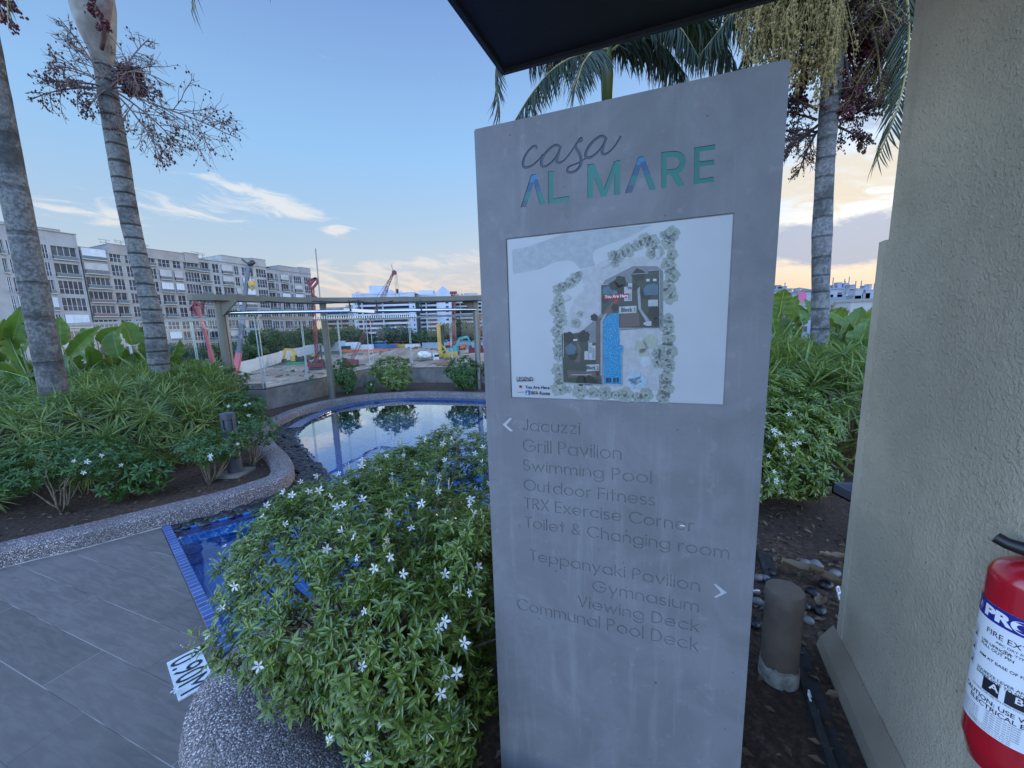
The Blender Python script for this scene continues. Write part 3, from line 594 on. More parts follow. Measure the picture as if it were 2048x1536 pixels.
def sdf_loops(strokes, h):
    """strokes: list of (polyline, half width or list of half widths) -> closed outlines at distance zero"""
    A, B, wa_, wb_ = [], [], [], []
    for pl, w in strokes:
        ws = [w] * len(pl) if np.isscalar(w) else list(w)
        for i in range(len(pl) - 1): A.append(pl[i]); B.append(pl[i + 1]); wa_.append(ws[i]); wb_.append(ws[i + 1])
    A, B, wa_, wb_ = map(np.array, (A, B, wa_, wb_)); m_ = max(wa_.max(), wb_.max()) + 2.5 * h
    lo = np.minimum(A.min(0), B.min(0)) - m_; hi = np.maximum(A.max(0), B.max(0)) + m_
    nx, ny = int((hi[0] - lo[0]) / h) + 2, int((hi[1] - lo[1]) / h) + 2
    gx, gy = lo[0] + h * np.arange(nx), lo[1] + h * np.arange(ny); PX, PY = np.meshgrid(gx, gy); D = np.full(PX.shape, 1e9)
    for a, b, w0, w1 in zip(A, B, wa_, wb_):
        d = b - a; L2 = max(d @ d, 1e-12); t = np.clip(((PX - a[0]) * d[0] + (PY - a[1]) * d[1]) / L2, 0, 1)
        D = np.minimum(D, np.hypot(PX - a[0] - t * d[0], PY - a[1] - t * d[1]) - (w0 + (w1 - w0) * t))
    D[np.abs(D) < 1e-9] = 1e-9
    I = D < 0; nxt = {}; pt = {}
    def ed(j, i, k):                                                   # edge id and its crossing point
        key = (j, i, k)
        if key not in pt:
            j2, i2 = (j, i + 1) if k == 0 else (j + 1, i); t = D[j, i] / (D[j, i] - D[j2, i2])
            pt[key] = (gx[i] + t * (gx[i2] - gx[i]), gy[j] + t * (gy[j2] - gy[j]))
        return key
    code = I[:-1, :-1] * 1 + I[:-1, 1:] * 2 + I[1:, 1:] * 4 + I[1:, :-1] * 8
    TB = {1: [(3, 0)], 2: [(0, 1)], 3: [(3, 1)], 4: [(1, 2)], 5: [(3, 0), (1, 2)], 6: [(0, 2)], 7: [(3, 2)], 8: [(2, 3)], 9: [(2, 0)], 10: [(0, 1), (2, 3)], 11: [(2, 1)], 12: [(1, 3)], 13: [(1, 0)], 14: [(0, 3)]}
    for j, i in zip(*np.nonzero((code > 0) & (code < 15))):
        E4 = ((j, i, 0), (j, i + 1, 1), (j + 1, i, 0), (j, i, 1))
        for a, b in TB[code[j, i]]: nxt[ed(*E4[a])] = ed(*E4[b])
    loops = []
    while nxt:
        s0 = next(iter(nxt)); lp = []; k = s0
        while k in nxt: lp.append(pt[k]); k = nxt.pop(k)
        if len(lp) > 5: loops.append(lp)
    return loops
def text_loops(txt, x0, x1, y0, cap, hw=.047):
    """text fitted between x0 and x1 on baseline y0"""
    pen = 0.; items = []
    for ch in txt:
        if ch == ' ': pen += .36; continue
        g = GL[ch]; mx = max(p[0] for s_ in g for p in s_); mn = min(p[0] for s_ in g for p in s_); items.append((g, pen - mn + .05)); pen += mx - mn + .05 + .16
    W = pen - .16 + hw; sx = (x1 - x0) / W; out = []
    for g, ox in items:
        out += [[(x0 + q[0] * cap, y0 + q[1] * cap) for q in lp] for lp in sdf_loops([([((p[0] + ox) * sx / cap, p[1]) for p in s_], hw) for s_ in g], .022)]
    return out
# ================================================================ directory sign
SE = np.array([math.cos(R(20.2)), -math.sin(R(20.2)), 0.]); SN = np.array([-math.sin(R(20.2)), -math.cos(R(20.2)), 0.])   # along the face, out of the face
dr = ray(1545, 634)[:2]; SR = np.array([*(dr / np.linalg.norm(dr) * 1.05), 0.])
def sp_(px, py):
    w = at_plane(px, py, SR, SN); return ((w - SL) @ SE, w[2])
SL = SR.copy(); w = at_plane(965, 651, SR, SN); SWID = (SR - w) @ SE; SL = SR - SE * SWID; SL[2] = 0
SH = .5 * (sp_(948, 258)[1] + sp_(1573, 120)[1])
def to_sign(V, depth=0.): V = np.asarray(V); return SL + V[:, :1] * SE + np.array([[0, 0, 1.]]) * V[:, 1:2] + SN * (V[:, 2:3] + depth)
c6 = lambda x, y: sp_(890 + x / 2.731, y / 2.731)
c8 = lambda x, y: sp_(980 + x / 2.845, 800 + y / 2.845)
c7 = lambda x, y: sp_(980 + x / 3.84, 420 + y / 3.84)
sign = thing('directory_sign', 'tall grey cement directory sign with map board and cut-out lettering', 'sign', SL)
LINES = [("Jacuzzi", (187, 170), 105, (514, 197)), ("Grill Pavilion", (188, 293), 222, (750, 340)), ("Swimming Pool", (190, 398), 335, (920, 478)), ("Outdoor Fitness", (193, 510), 447, (942, 605)),
         ("TRX Exercise Corner", (197, 610), 548, (1162, 755)), ("Toilet & Changing room", (200, 715), 655, (1360, 912)), ("Teppanyaki Pavilion", (228, 905), 845, (1195, 1095)),
         ("Gymnasium", (583, 1085), 1022, (1189, 1210)), ("Viewing Deck", (500, 1170), 1108, (1190, 1325)), ("Communal Pool Deck", (155, 1185), 1122, (1186, 1434))]
line_loops = []
for txt, (lx, ly), ct, (rx, ry) in LINES:
    a, b, t = c8(lx, ly), c8(rx, ry), c8(lx, ct); line_loops.append((txt, text_loops(txt, a[0], b[0], .5 * (a[1] + b[1]), t[1] - a[1])))
def chev(pts): return [[c8(*p) for p in pts]]
AL = chev([(68, 140), (112, 100), (126, 104), (92, 142), (131, 175), (116, 181)]); AR = chev([(1268, 1046), (1284, 1046), (1350, 1098), (1284, 1130), (1270, 1122), (1312, 1096)])
def poly6(strokes): return [([c6(*p) for p in pl], w) for pl, w in strokes]
k6 = (c6(1475, 900)[0] - c6(1355, 900)[0]) / 120
bar = 17.5
C6 = lambda pts: [c6(*p) for p in pts]
mare = {'L': [C6([(563, 937), (592, 934), (592, 1085), (678, 1070), (678, 1098), (563, 1113)])],
        'M': [C6([(778, 898), (815, 894), (868, 1030), (925, 880), (958, 874), (957, 1062), (923, 1065), (925, 955), (880, 1072), (855, 1076), (808, 962), (808, 1080), (778, 1084)])],
        'R': [C6([(1181, 832), (1232, 825), (1262, 824), (1288, 831), (1307, 848), (1315, 880), (1309, 913), (1293, 936), (1272, 948), (1309, 1012), (1272, 1018), (1230, 953), (1210, 955), (1210, 1024), (1181, 1029)]), C6([(1210, 861), (1240, 857), (1263, 860), (1279, 872), (1283, 888), (1276, 908), (1258, 921), (1210, 927)])],
        'E': [C6([(1361, 806), (1475, 788), (1475, 817), (1391, 828), (1391, 882), (1470, 872), (1470, 900), (1390, 910), (1390, 977), (1467, 964), (1467, 993), (1358, 1007)])]}
a1 = [C6([(470, 955), (497, 950), (549, 1113), (519, 1118), (485, 1000), (443, 1130), (412, 1134)])]; a2 = [C6([(1057, 858), (1085, 853), (1152, 1035), (1117, 1039), (1071, 908), (1022, 1052), (982, 1056)])]
CASA = [[(500, 812), (498, 799), (482, 801), (458, 822), (437, 855), (427, 888), (431, 910), (450, 915), (482, 900), (515, 870), (532, 846)],
        [(632, 804), (606, 793), (573, 812), (543, 846), (527, 880), (530, 905), (551, 909), (585, 884), (612, 848), (630, 808)], [(630, 808), (618, 845), (611, 880), (626, 890), (655, 872), (690, 828), (722, 778), (742, 755), (750, 765), (738, 778)],
        [(742, 760), (716, 790), (720, 815), (737, 845), (744, 880), (736, 910), (712, 935), (682, 943), (667, 930), (680, 910), (722, 893), (765, 868)],
        [(880, 757), (858, 743), (824, 760), (790, 796), (770, 835), (772, 858), (795, 860), (832, 833), (862, 795), (880, 757)], [(880, 757), (866, 795), (858, 830), (872, 843), (900, 828), (932, 792), (958, 748)]]
WID = [[6, 9, 8, 8, 9, 11, 11, 9, 7, 6, 5], [8, 9, 9, 10, 11, 10, 8, 7, 7, 8], [9, 10, 10, 8, 6, 5, 6, 8, 7, 4], [6, 8, 10, 11, 11, 10, 9, 8, 8, 7, 6, 5], [8, 9, 9, 10, 11, 10, 9, 7, 7, 8], [9, 10, 10, 8, 6, 6, 7]]
casa = sdf_loops([([c6(*p) for p in smooth_path(pl, 4)], np.interp(np.linspace(0, len(ws) - 1, 4 * (len(pl) - 1) + 1), range(len(ws)), ws) * k6 * .95) for pl, ws in zip(CASA, WID)], .0012)
mb4 = [sp_(1013, 478), sp_(1466, 430), sp_(1446, 810), sp_(1025, 793)]
mx0, mx1 = .5 * (mb4[0][0] + mb4[3][0]), .5 * (mb4[1][0] + mb4[2][0]); my1, my0 = .5 * (mb4[0][1] + mb4[1][1]), .5 * (mb4[2][1] + mb4[3][1])
TH = .0021; r_ = .004
outer = [(r_, -.25), (SWID - r_, -.25), (SWID, -.25 + r_), (SWID, SH - r_), (SWID - r_, SH), (r_, SH), (0, SH - r_), (0, -.25 + r_)]
maphole = [[(mx0 - .003, my0 - .003), (mx1 + .003, my0 - .003), (mx1 + .003, my1 + .003), (mx0 - .003, my1 + .003)]]
loops = [outer] + maphole + casa + a1 + a2 + AL + AR
for v in mare.values(): loops += v
for t, l in line_loops: loops += l
V, F = curve_mesh(loops, TH / 2); V[:, 2] -= TH / 2; part('face_plate', MB().add(to_sign(V), F), MT['sign'], sign)
mb = MB(); P_ = lambda s_, z, d: SL + SE * s_ + np.array([0, 0, z]) + SN * d
mb.obox(P_(.004, -.25, -.11), SE * (SWID - .008), SN * (.11 - TH - .0003), (0, 0, SH + .25 - .004)); part('backing_body', mb, MT['sign'], sign)
def plate_fill(name, lps, m_, d=-TH + .0004, grow=0): 
    V, F = curve_mesh(lps); return part(name, MB().add(to_sign(V, d), F), m_, sign)
teal = mat('teal_letter', (.0, .145, .118), .4, vary=.1)
plate_fill('script_lettering', casa, mat('navy_grey_letter', (.045, .055, .085), .5))
[plate_fill('capital_letter', v, teal) for v in mare.values()]
def a_mat(name, zlo, zhi, smid):
    """the A letters are printed in bands: navy foot, teal, blue, bright blue top"""
    m = bpy.data.materials.new(name); m.use_nodes = True; T = NT(m.node_tree); b = T.n['Principled BSDF']; b.inputs['Roughness'].default_value = .4
    s_ = T.node('ShaderNodeSeparateXYZ'); T.l.new(T.node('ShaderNodeTexCoord').outputs['Object'], s_.inputs[0])
    u = T.math('DIVIDE', T.math('SUBTRACT', s_.outputs[2], zlo), zhi - zlo); side = T.math('GREATER_THAN', T.math('ADD', s_.outputs[0], T.math('MULTIPLY', T.math('SUBTRACT', u, .78), .012)), smid * SE[0])
    u = T.math('ADD', u, T.math('MULTIPLY', s_.outputs[0], -.8))
    u = T.math('ADD', u, smid * SE[0] * .8)
    l = T.ramp(u, [(0, (.035, .055, .11)), (.27, (.0, .135, .135)), (.52, (.010, .06, .155)), (.80, (.010, .15, .32))], 'CONSTANT')
    r = T.ramp(u, [(0, (.0, .14, .118)), (.45, (.006, .09, .175)), (.60, (.008, .05, .145)), (.86, (.010, .15, .32))], 'CONSTANT')
    T.l.new(T.mix(side, l, r), b.inputs['Base Color']); return m
for lp, ap, ft in ((a1, (489, 955), (489, 1130)), (a2, (1070, 858), (1070, 1050))):
    plate_fill('capital_letter', lp, a_mat('banded_letter', c6(*ft)[1], c6(*ap)[1], c6(*ap)[0]))
plate_fill('arrow', AL, mat('pale_arrow', (.46, .48, .50), .4)); plate_fill('arrow', AR, mat('pale_arrow', (.46, .48, .50), .4))
ec = c8(1094, 735); 
plate_fill('missing_letter_gap', [[(ec[0] + .0090 * math.cos(a), ec[1] + .004 + .0075 * math.sin(a)) for a in np.linspace(0, math.pi, 14)]], mat('bare_white_gap', (.75, .75, .75), .5), -TH + .0016)
# map board: printed sheet set in its recess, the print as thin flat layers
mp_ = [MB().add(to_sign([(mx0, my0, 0), (mx1, my0, 0), (mx1, my1, 0), (mx0, my1, 0)], -.0019), [(0, 1, 2, 3)])]
board = part('map_board', mp_[0], mat('map_paper', (.40, .425, .45), .35, spec=.5, vary=.03, vscale=6), sign)
LAY = [-.0019]; PR, PM, PT, PTM = MB(), [], MB(), []
def pcol(name, polys, col, rough=.4, blob=False):
    """one printed colour: flat shapes of the map print, each layer a hair above the last"""
    LAY[0] += .00008; PM.append(col if not isinstance(col, tuple) else mat('print_' + name, tuple(c * (.60 if max(col) < .7 else .7) for c in col), rough, vary=.08, vscale=60))
    for pl in polys:
        pl = [c7(*p) for p in pl]; PR.add(to_sign([(x, y, 0) for x, y in pl], LAY[0]), [tuple(range(len(pl) - 1, -1, -1))], len(PM) - 1)
rb = random.Random(4)
def blobs(cx, cy, r, n=22):
    ph = [rb.uniform(0, 6.28) for _ in range(3)]
    return [(cx + r * (1 + .10 * math.sin(5 * a + ph[0]) + .07 * math.sin(9 * a + ph[1]) + .05 * math.sin(13 * a + ph[2])) * math.cos(a), cy + r * (1 + .10 * math.sin(5 * a + ph[0]) + .07 * math.sin(9 * a + ph[1])) * math.sin(a)) for a in [6.2832 * i / n for i in range(n)]]
def rect(x0, y0, x1, y1): return [(x0, y0), (x1, y0 - .03 * (x1 - x0)), (x1, y1 - .03 * (x1 - x0)), (x0, y1)]
pcol('printed_road', [[(165, 305), (280, 283), (420, 235), (570, 180), (900, 145), (1250, 110), (1050, 215), (890, 270), (800, 310), (790, 370), (810, 430), (690, 450), (640, 395), (590, 385), (500, 400), (380, 455), (175, 493)]], (.50, .56, .60))
pcol('printed_grounds', [[(690, 455), (860, 430), (1000, 380), (1300, 340), (1320, 1390), (520, 1340), (540, 1000), (600, 820), (640, 690), (720, 610), (700, 480)]], (.60, .62, .65))
trees = [(520, 610, 42), (560, 590, 40), (615, 560, 45), (660, 520, 45), (690, 490, 25), (520, 770, 62), (540, 850, 55), (515, 930, 50), (530, 690, 45), (530, 1010, 48), (525, 1080, 45), (530, 1130, 40), (525, 1230, 55), (535, 1300, 45), (525, 1370, 60), (600, 1380, 30), (690, 1395, 60), (790, 1400, 45), (880, 1410, 58), (960, 1420, 35), (1040, 1420, 62), (1130, 1440, 40), (1200, 1420, 55), (1330, 1440, 55), (1350, 1370, 65), (1350, 1290, 55), (1370, 1200, 55), (1360, 1090, 80), (1370, 990, 55), (1360, 900, 60), (1370, 830, 40), (1380, 660, 65), (1370, 590, 55), (1400, 500, 60), (1370, 420, 60), (1400, 340, 45), (1370, 250, 55), (1400, 180, 60), (1330, 190, 30), (940, 350, 40), (990, 350, 50), (1060, 310, 55), (1130, 270, 45), (1190, 230, 55), (1250, 240, 55), (1290, 320, 50), (1240, 330, 45), (960, 410, 35), (1290, 1170, 45), (1280, 1100, 40), (660, 870, 40), (690, 800, 28)]
pcol('printed_trees', [blobs(*t) for t in trees], (.40, .46, .42))
pcol('printed_trees', [blobs(x + rb.uniform(-.3, .3) * r, y + rb.uniform(-.3, .3) * r, r * .22, 12) for x, y, r in trees for _ in range(7)], (.52, .57, .52))
pcol('printed_trees', [blobs(x + rb.uniform(-.6, .6) * r, y + rb.uniform(-.6, .6) * r, r * .13, 9) for x, y, r in trees for _ in range(8)], (.29, .35, .31))
pcol('printed_shade', [[(880, 540), (1100, 430), (1280, 430), (1330, 470), (1330, 900), (1000, 925), (1000, 600), (850, 600)], [(545, 965), (700, 935), (850, 800), (870, 720), (870, 1350), (560, 1330)]], (.25, .28, .31))
pcol('printed_garden', [[(852, 572), (1090, 555), (1090, 490), (1215, 480), (1215, 462), (1298, 455), (1303, 905), (990, 905), (990, 790), (852, 800)], [(550, 955), (750, 940), (750, 1020), (850, 1020), (855, 820), (860, 1345), (565, 1322)]], (.06, .085, .07))
pcol('printed_paving', [[(870, 790), (940, 700), (980, 720), (900, 830), (870, 900)], [(1000, 800), (1140, 790), (1150, 890), (1000, 900)], [(812, 830), (855, 830), (855, 1300), (812, 1270)], [(590, 1230), (740, 1240), (840, 1240), (840, 1280), (600, 1290)], [(660, 990), (700, 1060), (690, 1170), (650, 1170), (670, 1080)]], (.17, .13, .12))
pcol('printed_paving', [[(1130, 600), (1150, 590), (1160, 760), (1225, 850), (1200, 860), (1140, 760)], [(880, 800), (900, 790), (860, 870), (860, 1270), (848, 1270), (848, 850)], [(620, 1262), (780, 1262), (780, 1270), (620, 1270)]], (.42, .44, .48))
pcol('printed_trees', [blobs(*t) for t in [(1000, 550, 45), (1010, 610, 40), (950, 580, 35), (1140, 500, 50), (1200, 640, 48), (1260, 790, 50), (1110, 590, 30), (960, 750, 30), (880, 690, 28), (635, 1115, 38), (600, 980, 45), (720, 970, 45), (700, 1310, 40), (760, 1310, 40), (800, 825, 28), (810, 1320, 20), (1280, 860, 35)]], (.025, .035, .03))
pcol('printed_pond', [blobs(900, 620, 34), blobs(955, 640, 24), [(1175, 610), (1200, 575), (1250, 565), (1290, 570), (1292, 650), (1190, 655)], blobs(620, 1070, 42)], (.10, .20, .27))
def pool_print():
    m = bpy.data.materials.new('print_pool'); m.use_nodes = True; T = NT(m.node_tree); b = T.n['Principled BSDF']; b.inputs['Roughness'].default_value = .4
    n = T.noise(T.node('ShaderNodeTexCoord').outputs['Object'], 330., 4, .7); T.l.new(T.mix(T.step(n, .42, .70), (.0, .15, .32), (.04, .38, .60)), b.inputs['Base Color']); return m
pcol('printed_pool', [[(865, 870), (885, 825), (930, 795), (990, 790), (995, 1035), (1018, 1040), (1018, 1098), (1008, 1105), (1010, 1340), (875, 1335)]], pool_print())
pcol('printed_play_area', [blobs(1160, 1050, 50), blobs(1230, 1010, 55), blobs(1180, 1100, 40)], (.52, .57, .46)); pcol('printed_play_area', [blobs(1110, 1290, 55), blobs(1160, 1320, 48), blobs(1090, 1330, 40)], (.42, .58, .70)); pcol('printed_play_area', [blobs(1195, 1165, 42)], (.58, .62, .70))
pcol('printed_block', [rect(755, 1042, 810, 1152), rect(1030, 590, 1090, 700), rect(1060, 560, 1092, 610), rect(725, 1085, 760, 1150), rect(755, 1020, 785, 1045), rect(1225, 1265, 1300, 1380), [(815, 420), (900, 375), (918, 420), (860, 450)], [(555, 660), (600, 640), (625, 680), (575, 705)], rect(1270, 300, 1305, 370), rect(1215, 690, 1290, 740), rect(1195, 855, 1240, 890)], (.60, .63, .67))
pcol('printed_block', [rect(762, 1052, 782, 1100), rect(785, 1060, 805, 1140), rect(1062, 640, 1084, 695)], (.36, .39, .43))
pcol('printed_loungers', [rect(890, 1290, 912, 1325), rect(915, 1290, 930, 1325), rect(945, 1290, 965, 1325), rect(972, 1290, 988, 1325)], (.02, .05, .09))
pcol('printed_tables', [rect(1200, 530, 1225, 548), rect(1252, 528, 1278, 546), rect(640, 992, 670, 1005), rect(1180, 865, 1195, 880)], (.75, .75, .76))
pcol('printed_outline', [[(x0, y0), (x1, y1), (x1 + (5 if abs(x1 - x0) < abs(y1 - y0) else 0), y1 + (0 if abs(x1 - x0) < abs(y1 - y0) else 5)), (x0 + (5 if abs(x1 - x0) < abs(y1 - y0) else 0), y0 + (0 if abs(x1 - x0) < abs(y1 - y0) else 5))] for x0, y0, x1, y1 in [(850, 572, 850, 800), (850, 572, 910, 568), (995, 905, 1305, 905), (1090, 490, 1215, 482), (1215, 462, 1298, 457), (1298, 457, 1303, 900), (560, 960, 562, 1130), (560, 1325, 1010, 1345), (1012, 1100, 1010, 1345), (860, 860, 858, 1330), (1020, 1040, 1020, 1100)]], (.48, .51, .54))
pcol('printed_label', [[(990, 743), (1125, 735), (1125, 790), (990, 796)], [(740, 1188), (838, 1185), (838, 1232), (742, 1240)]], (.62, .64, .68)); pcol('printed_label', [[(875, 658), (1067, 640), (1067, 672), (878, 686)], blobs(970, 697, 15, 14)], (.62, .02, .03)); pcol('printed_legend', [blobs(234, 1356, 11, 12)], (.45, .02, .05))
pcol('printed_legend', [rect(273, 1386, 308, 1420)], (.02, .16, .45)); pcol('printed_legend', [rect(210, 1398, 260, 1401)], (.05, .06, .1)); pcol('printed_legend', [rect(205, 1313, 333, 1317)], (.02, .02, .03))
pcol('printed_legend', [blobs(288, 1391, 3, 8), rect(286, 1394, 290, 1408), rect(288, 1405, 300, 1408)] + [[(c + 9 * math.cos(a), 1410 + 8 * math.sin(a)) for a in np.linspace(1, 5.5, 9)] for c in (288,)], (.7, .75, .8))
def ptext(txt, x0, y0, x1, y1, hpx, col, bold=.012):
    V, F = text_mesh(txt, 1.0, bold=bold); V[:, 0] -= V[:, 0].min(); a, b = c7(x0, y0), c7(x1, y1); t = c7(x0, y0 - hpx); V[:, 0] *= (b[0] - a[0]) / V[:, 0].max(); V[:, 1] *= (t[1] - a[1]) / .73
    V[:, 0] += a[0]; V[:, 1] += .5 * (a[1] + b[1]); V[:, 2] = 0; part('map_lettering', MB().add(to_sign(V, LAY[0] + .0003), F), col, board)
WT = mat('print_white', (.75, .75, .78), .4); BK = mat('print_black', (.015, .016, .022), .45)
ptext('You Are Here', 882, 678, 1062, 668, 24, WT, .015); ptext('Block 1', 1008, 782, 1114, 778, 33, BK, .02); ptext('Block 2', 742, 1226, 834, 1222, 30, BK, .02)
ptext('LEGEND', 205, 1310, 331, 1312, 30, BK, .01); ptext('You Are Here', 270, 1371, 458, 1375, 24, BK, .02); ptext('BFA Route', 318, 1416, 460, 1420, 26, BK, .02)
part('map_print', PR, PM, board)

# ================================================================ wall at the right, plinth, drain
WA = np.array(at_z(1676, 1272, .12)); WA[2] = 0; wd = np.array([-math.sin(R(23.5)), -math.cos(R(23.5)), 0]); wn = np.array([-math.cos(R(23.5)), math.sin(R(23.5)), 0.])   # towards the viewer, out of the face
Z1 = at_plane(1752, 489, WA, wn)[2]
up_shift = .055
wall = thing('building_wall', 'beige rough stucco building wall with dark specks at the right edge', 'wall', WA)
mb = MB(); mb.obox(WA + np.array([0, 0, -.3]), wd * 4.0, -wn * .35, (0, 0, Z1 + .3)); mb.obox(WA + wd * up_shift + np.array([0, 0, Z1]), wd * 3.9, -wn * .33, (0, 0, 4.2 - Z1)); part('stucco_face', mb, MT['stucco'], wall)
mb = MB(); mb.obox(WA - wd * .014 + np.array([0, 0, -.3]) + wn * .002, wd * .05, -wn * .36, (0, 0, Z1 + .303)); part('plaster_edge', mb, MT['plaster'], wall)
mb = MB()
for off, o2 in ((0., 0), ):
    prof = [(0, .135), (.045, .060), (.056, .02), (.058, -.3), (0, -.3)]
    V = []
    for t in (-.05, 3.6):
        for a, z in prof: V.append(WA + wd * t + wn * (a + .003) + np.array([0, 0, z]))
    n = 5; mb.add(V, [(j, (j + 1) % n, n + (j + 1) % n, n + j) for j in range(n)] + [(4, 3, 2, 1, 0), (5, 6, 7, 8, 9)])
part('plinth', mb, MT['plinth'], wall)
mb = MB(); b0 = WA + wd * -.035 - wn * .10 + np.array([0, 0, Z1]); mb.beam(b0, b0 + np.array([0, 0, 2.1]), .022, .03); mb.beam(b0 - wd * .03, b0 - wd * .03 + np.array([0, 0, 2.1]), .012, .02); 
solo('window_frame', mb, MT['alu'], 'thin grey metal upright standing on the ledge of the stucco wall', 'frame', b0)
mb = MB()
g0 = WA + wn * .16; mb.obox(g0 + np.array([0, 0, -.05]) - wd * .8, wd * 4, wn * .025, (0, 0, .085)); mb.obox(WA + wn * .112 + np.array([0, 0, -.06]) - wd * .8, wd * 4, wn * .05, (0, 0, .075)); structure('drain_gutter', mb, MT['drain'])
tc_ = np.array(at_z(1700, 1010, .42)); mb = MB(); q0 = at_z(1722, 1016, .36); mb.box(q0, q0 + np.array([.45, .22, .012])); mb.box(q0, q0 + np.array([.012, .22, .07])); mb.box(q0, q0 + np.array([.45, .012, .07])); mb.box(q0 + np.array([0, .208, 0]), q0 + np.array([.45, .22, .07])); mb.box(q0 + np.array([.25, .1, -.36]), q0 + np.array([.29, .14, 0]))
solo('metal_tray', mb, MT['dark'], 'dark grey metal tray jutting out beyond the stucco wall corner', 'tray', q0)
# small sprig growing on the ledge
# canopy overhead
CC = at_z(1005, 143, 2.72); CC[2] = 0
mb = MB(); u1 = np.array([-math.sin(R(23.5)), -math.cos(R(23.5)), 0]); u2 = np.array([math.cos(R(20.5)), -math.sin(R(20.5)), 0])
mb.obox(CC + np.array([0, 0, 2.72]), u1 * 1.6, u2 * 1.7, (0, 0, .22)); canopy = thing('entrance_canopy', 'dark flat canopy corner overhanging the top of the sign', 'canopy', CC)
part('soffit', mb, MT['soffit'], canopy)
mb = MB(); mb.obox(CC + np.array([0, 0, 2.705]) - u1 * .004 - u2 * .004, u1 * 1.6, u2 * .02, (0, 0, .24)); mb.obox(CC + np.array([0, 0, 2.704]) - u1 * .004 - u2 * .004, u2 * 1.7, u1 * .02, (0, 0, .24)); part('edge_trim', mb, MT['dark'], canopy)
# ================================================================ fire extinguisher
def at_d(px, py, dist):
    d = ray(px, py); return CAMP + d * (dist / np.hypot(d[0], d[1]))
EC = at_d(2084, 1150, 1.31); ztop = EC[2] - .022; er = .071; zbot = ztop - .47
ext = thing('fire_extinguisher', 'red fire extinguisher with white and navy label hung on the stucco wall', 'fire extinguisher', (EC[0], EC[1], zbot))
c = (EC[0], EC[1], 0); prof = [(.03, zbot), (.045, zbot + .004), (.058, zbot + .02), (.067, zbot + .06), (er, zbot + .075), (er, ztop - .004)]
prof += [(er * math.cos(a) if a < 1.2 else er * math.cos(a), ztop + .048 * math.sin(a)) for a in np.linspace(.05, 1.22, 9)] + [(.022, ztop + .062)]
part('cylinder', MB().lathe(c, prof, 48), MT['red'], ext, 40)
part('neck', MB().lathe(c, [(.019, ztop + .035), (.019, ztop + .056), (.015, ztop + .058), (.015, ztop + .075)], 20), MT['steel'], ext, 40)
tocam = np.array([-EC[0], -EC[1], 0]); tocam /= np.linalg.norm(tocam); lft = np.array([-tocam[1], tocam[0], 0]) * -1    # image left as seen from the viewer
if (lft @ RIGHT) > 0: lft = -lft
def cylpt(th, z, rr): return np.array([EC[0], EC[1], z]) + rr * (math.cos(th) * tocam - math.sin(th) * lft)   # th>0 goes to image right
def wrap(name, th0, th1, z0, z1, m_, rr, par, n=40):
    V = []
    for i in range(n + 1):
        t = th0 + (th1 - th0) * i / n; V += [cylpt(t, z0, rr), cylpt(t, z1, rr)]
    return part(name, MB().add(V, [(2 * i, 2 * i + 2, 2 * i + 3, 2 * i + 1) for i in range(n)]), m_, par, True)
def exz(px, py, th):                                                   # height on the cylinder surface seen at that pixel row
    q = cylpt(th, 0, er); d = ray(px, py); t = np.hypot(q[0], q[1]) / np.hypot(d[0], d[1]); return CAMH + d[2] * t
zl1 = exz(1951, 1181, -1.35); zl0 = exz(1940, 1418, -1.35); zb0 = exz(1950, 1213, -1.35)
lab = wrap('label', -1.52, 1.4, zl0, zl1, MT['label'], er + .0006, ext); wrap('label_band', -1.52, 1.4, zb0, zl1, MT['navy'], er + .0009, lab)
def ctext(txt, th0, z0, cap, m_, wscale=1., bold=0.):
    V, F = text_mesh(txt, 1., bold=bold); k = cap / .73; W = []
    for v in V: W.append(cylpt(th0 + (v[0]) * k * wscale / er, z0 + v[1] * k, er + .0013))
    part('label_text', MB().add(W, F), m_, lab)
bh = zl1 - zb0
ctext('PRO', -1.02, zb0 + bh * .20, bh * .62, mat('label_white', (.8, .8, .82), .4), 1.30, .05)
sh = [(-1.32, .82), (-1.12, .82), (-1.12, .45), (-1.22, .15), (-1.32, .45)]; part('label_emblem', MB().add([cylpt(a, zb0 + bh * b, er + .0011) for a, b in sh], [(0, 1, 2, 3, 4)]), mat('emblem_blue', (.25, .3, .6), .4), lab)
part('label_emblem', MB().add([cylpt(a, zb0 + bh * b, er + .0013) for a, b in [(-1.30, .78), (-1.14, .78), (-1.14, .47), (-1.22, .22), (-1.30, .47)]], [(0, 1, 2, 3, 4)]), MT['navy'], lab)
part('label_emblem', MB().add([cylpt(a, zb0 + bh * b, er + .0015) for a, b in [(-1.25, .7), (-1.19, .7), (-1.17, .3), (-1.21, .45), (-1.25, .3), (-1.235, .5)]], [(0, 1, 2, 3, 4, 5)]), MT['label'], lab)
lh = zb0 - zl0
def lt(txt, th, f, capf, ws=1., b=0., m_=None): ctext(txt, th, zb0 - lh * f, lh * capf, m_ or BK, ws, b)
lt('FIRE EXTINGUISHER', -.86, .115, .050, .95); lt('ABC DRY POWDER', -.58, .16, .022); lt('4kg  TYPE', -.40, .195, .022)
for k, (t1, t2) in enumerate((('USE UPRIGHT', 'PULL OUT PIN'), ('AIM AT BASE OF FIRE', ''), ('SQUEEZE LEVER AND', 'SWEEP SIDE TO SIDE'))):
    lt(t1, -.95, .215 + .135 * k, .026, .95, .01); lt(t2, -.95, .25 + .135 * k, .026, .95, .01) if t2 else None
lt('SUITABLE FOR USE ON FIRES INVOLVING', -1.02, .655, .015); lt('CAUTION: USE WITH CARE ON', -1.30, .73, .042, .95, .01); lt('ELECTRICAL EQUIPMENT', -1.02, .785, .042, .95, .01)
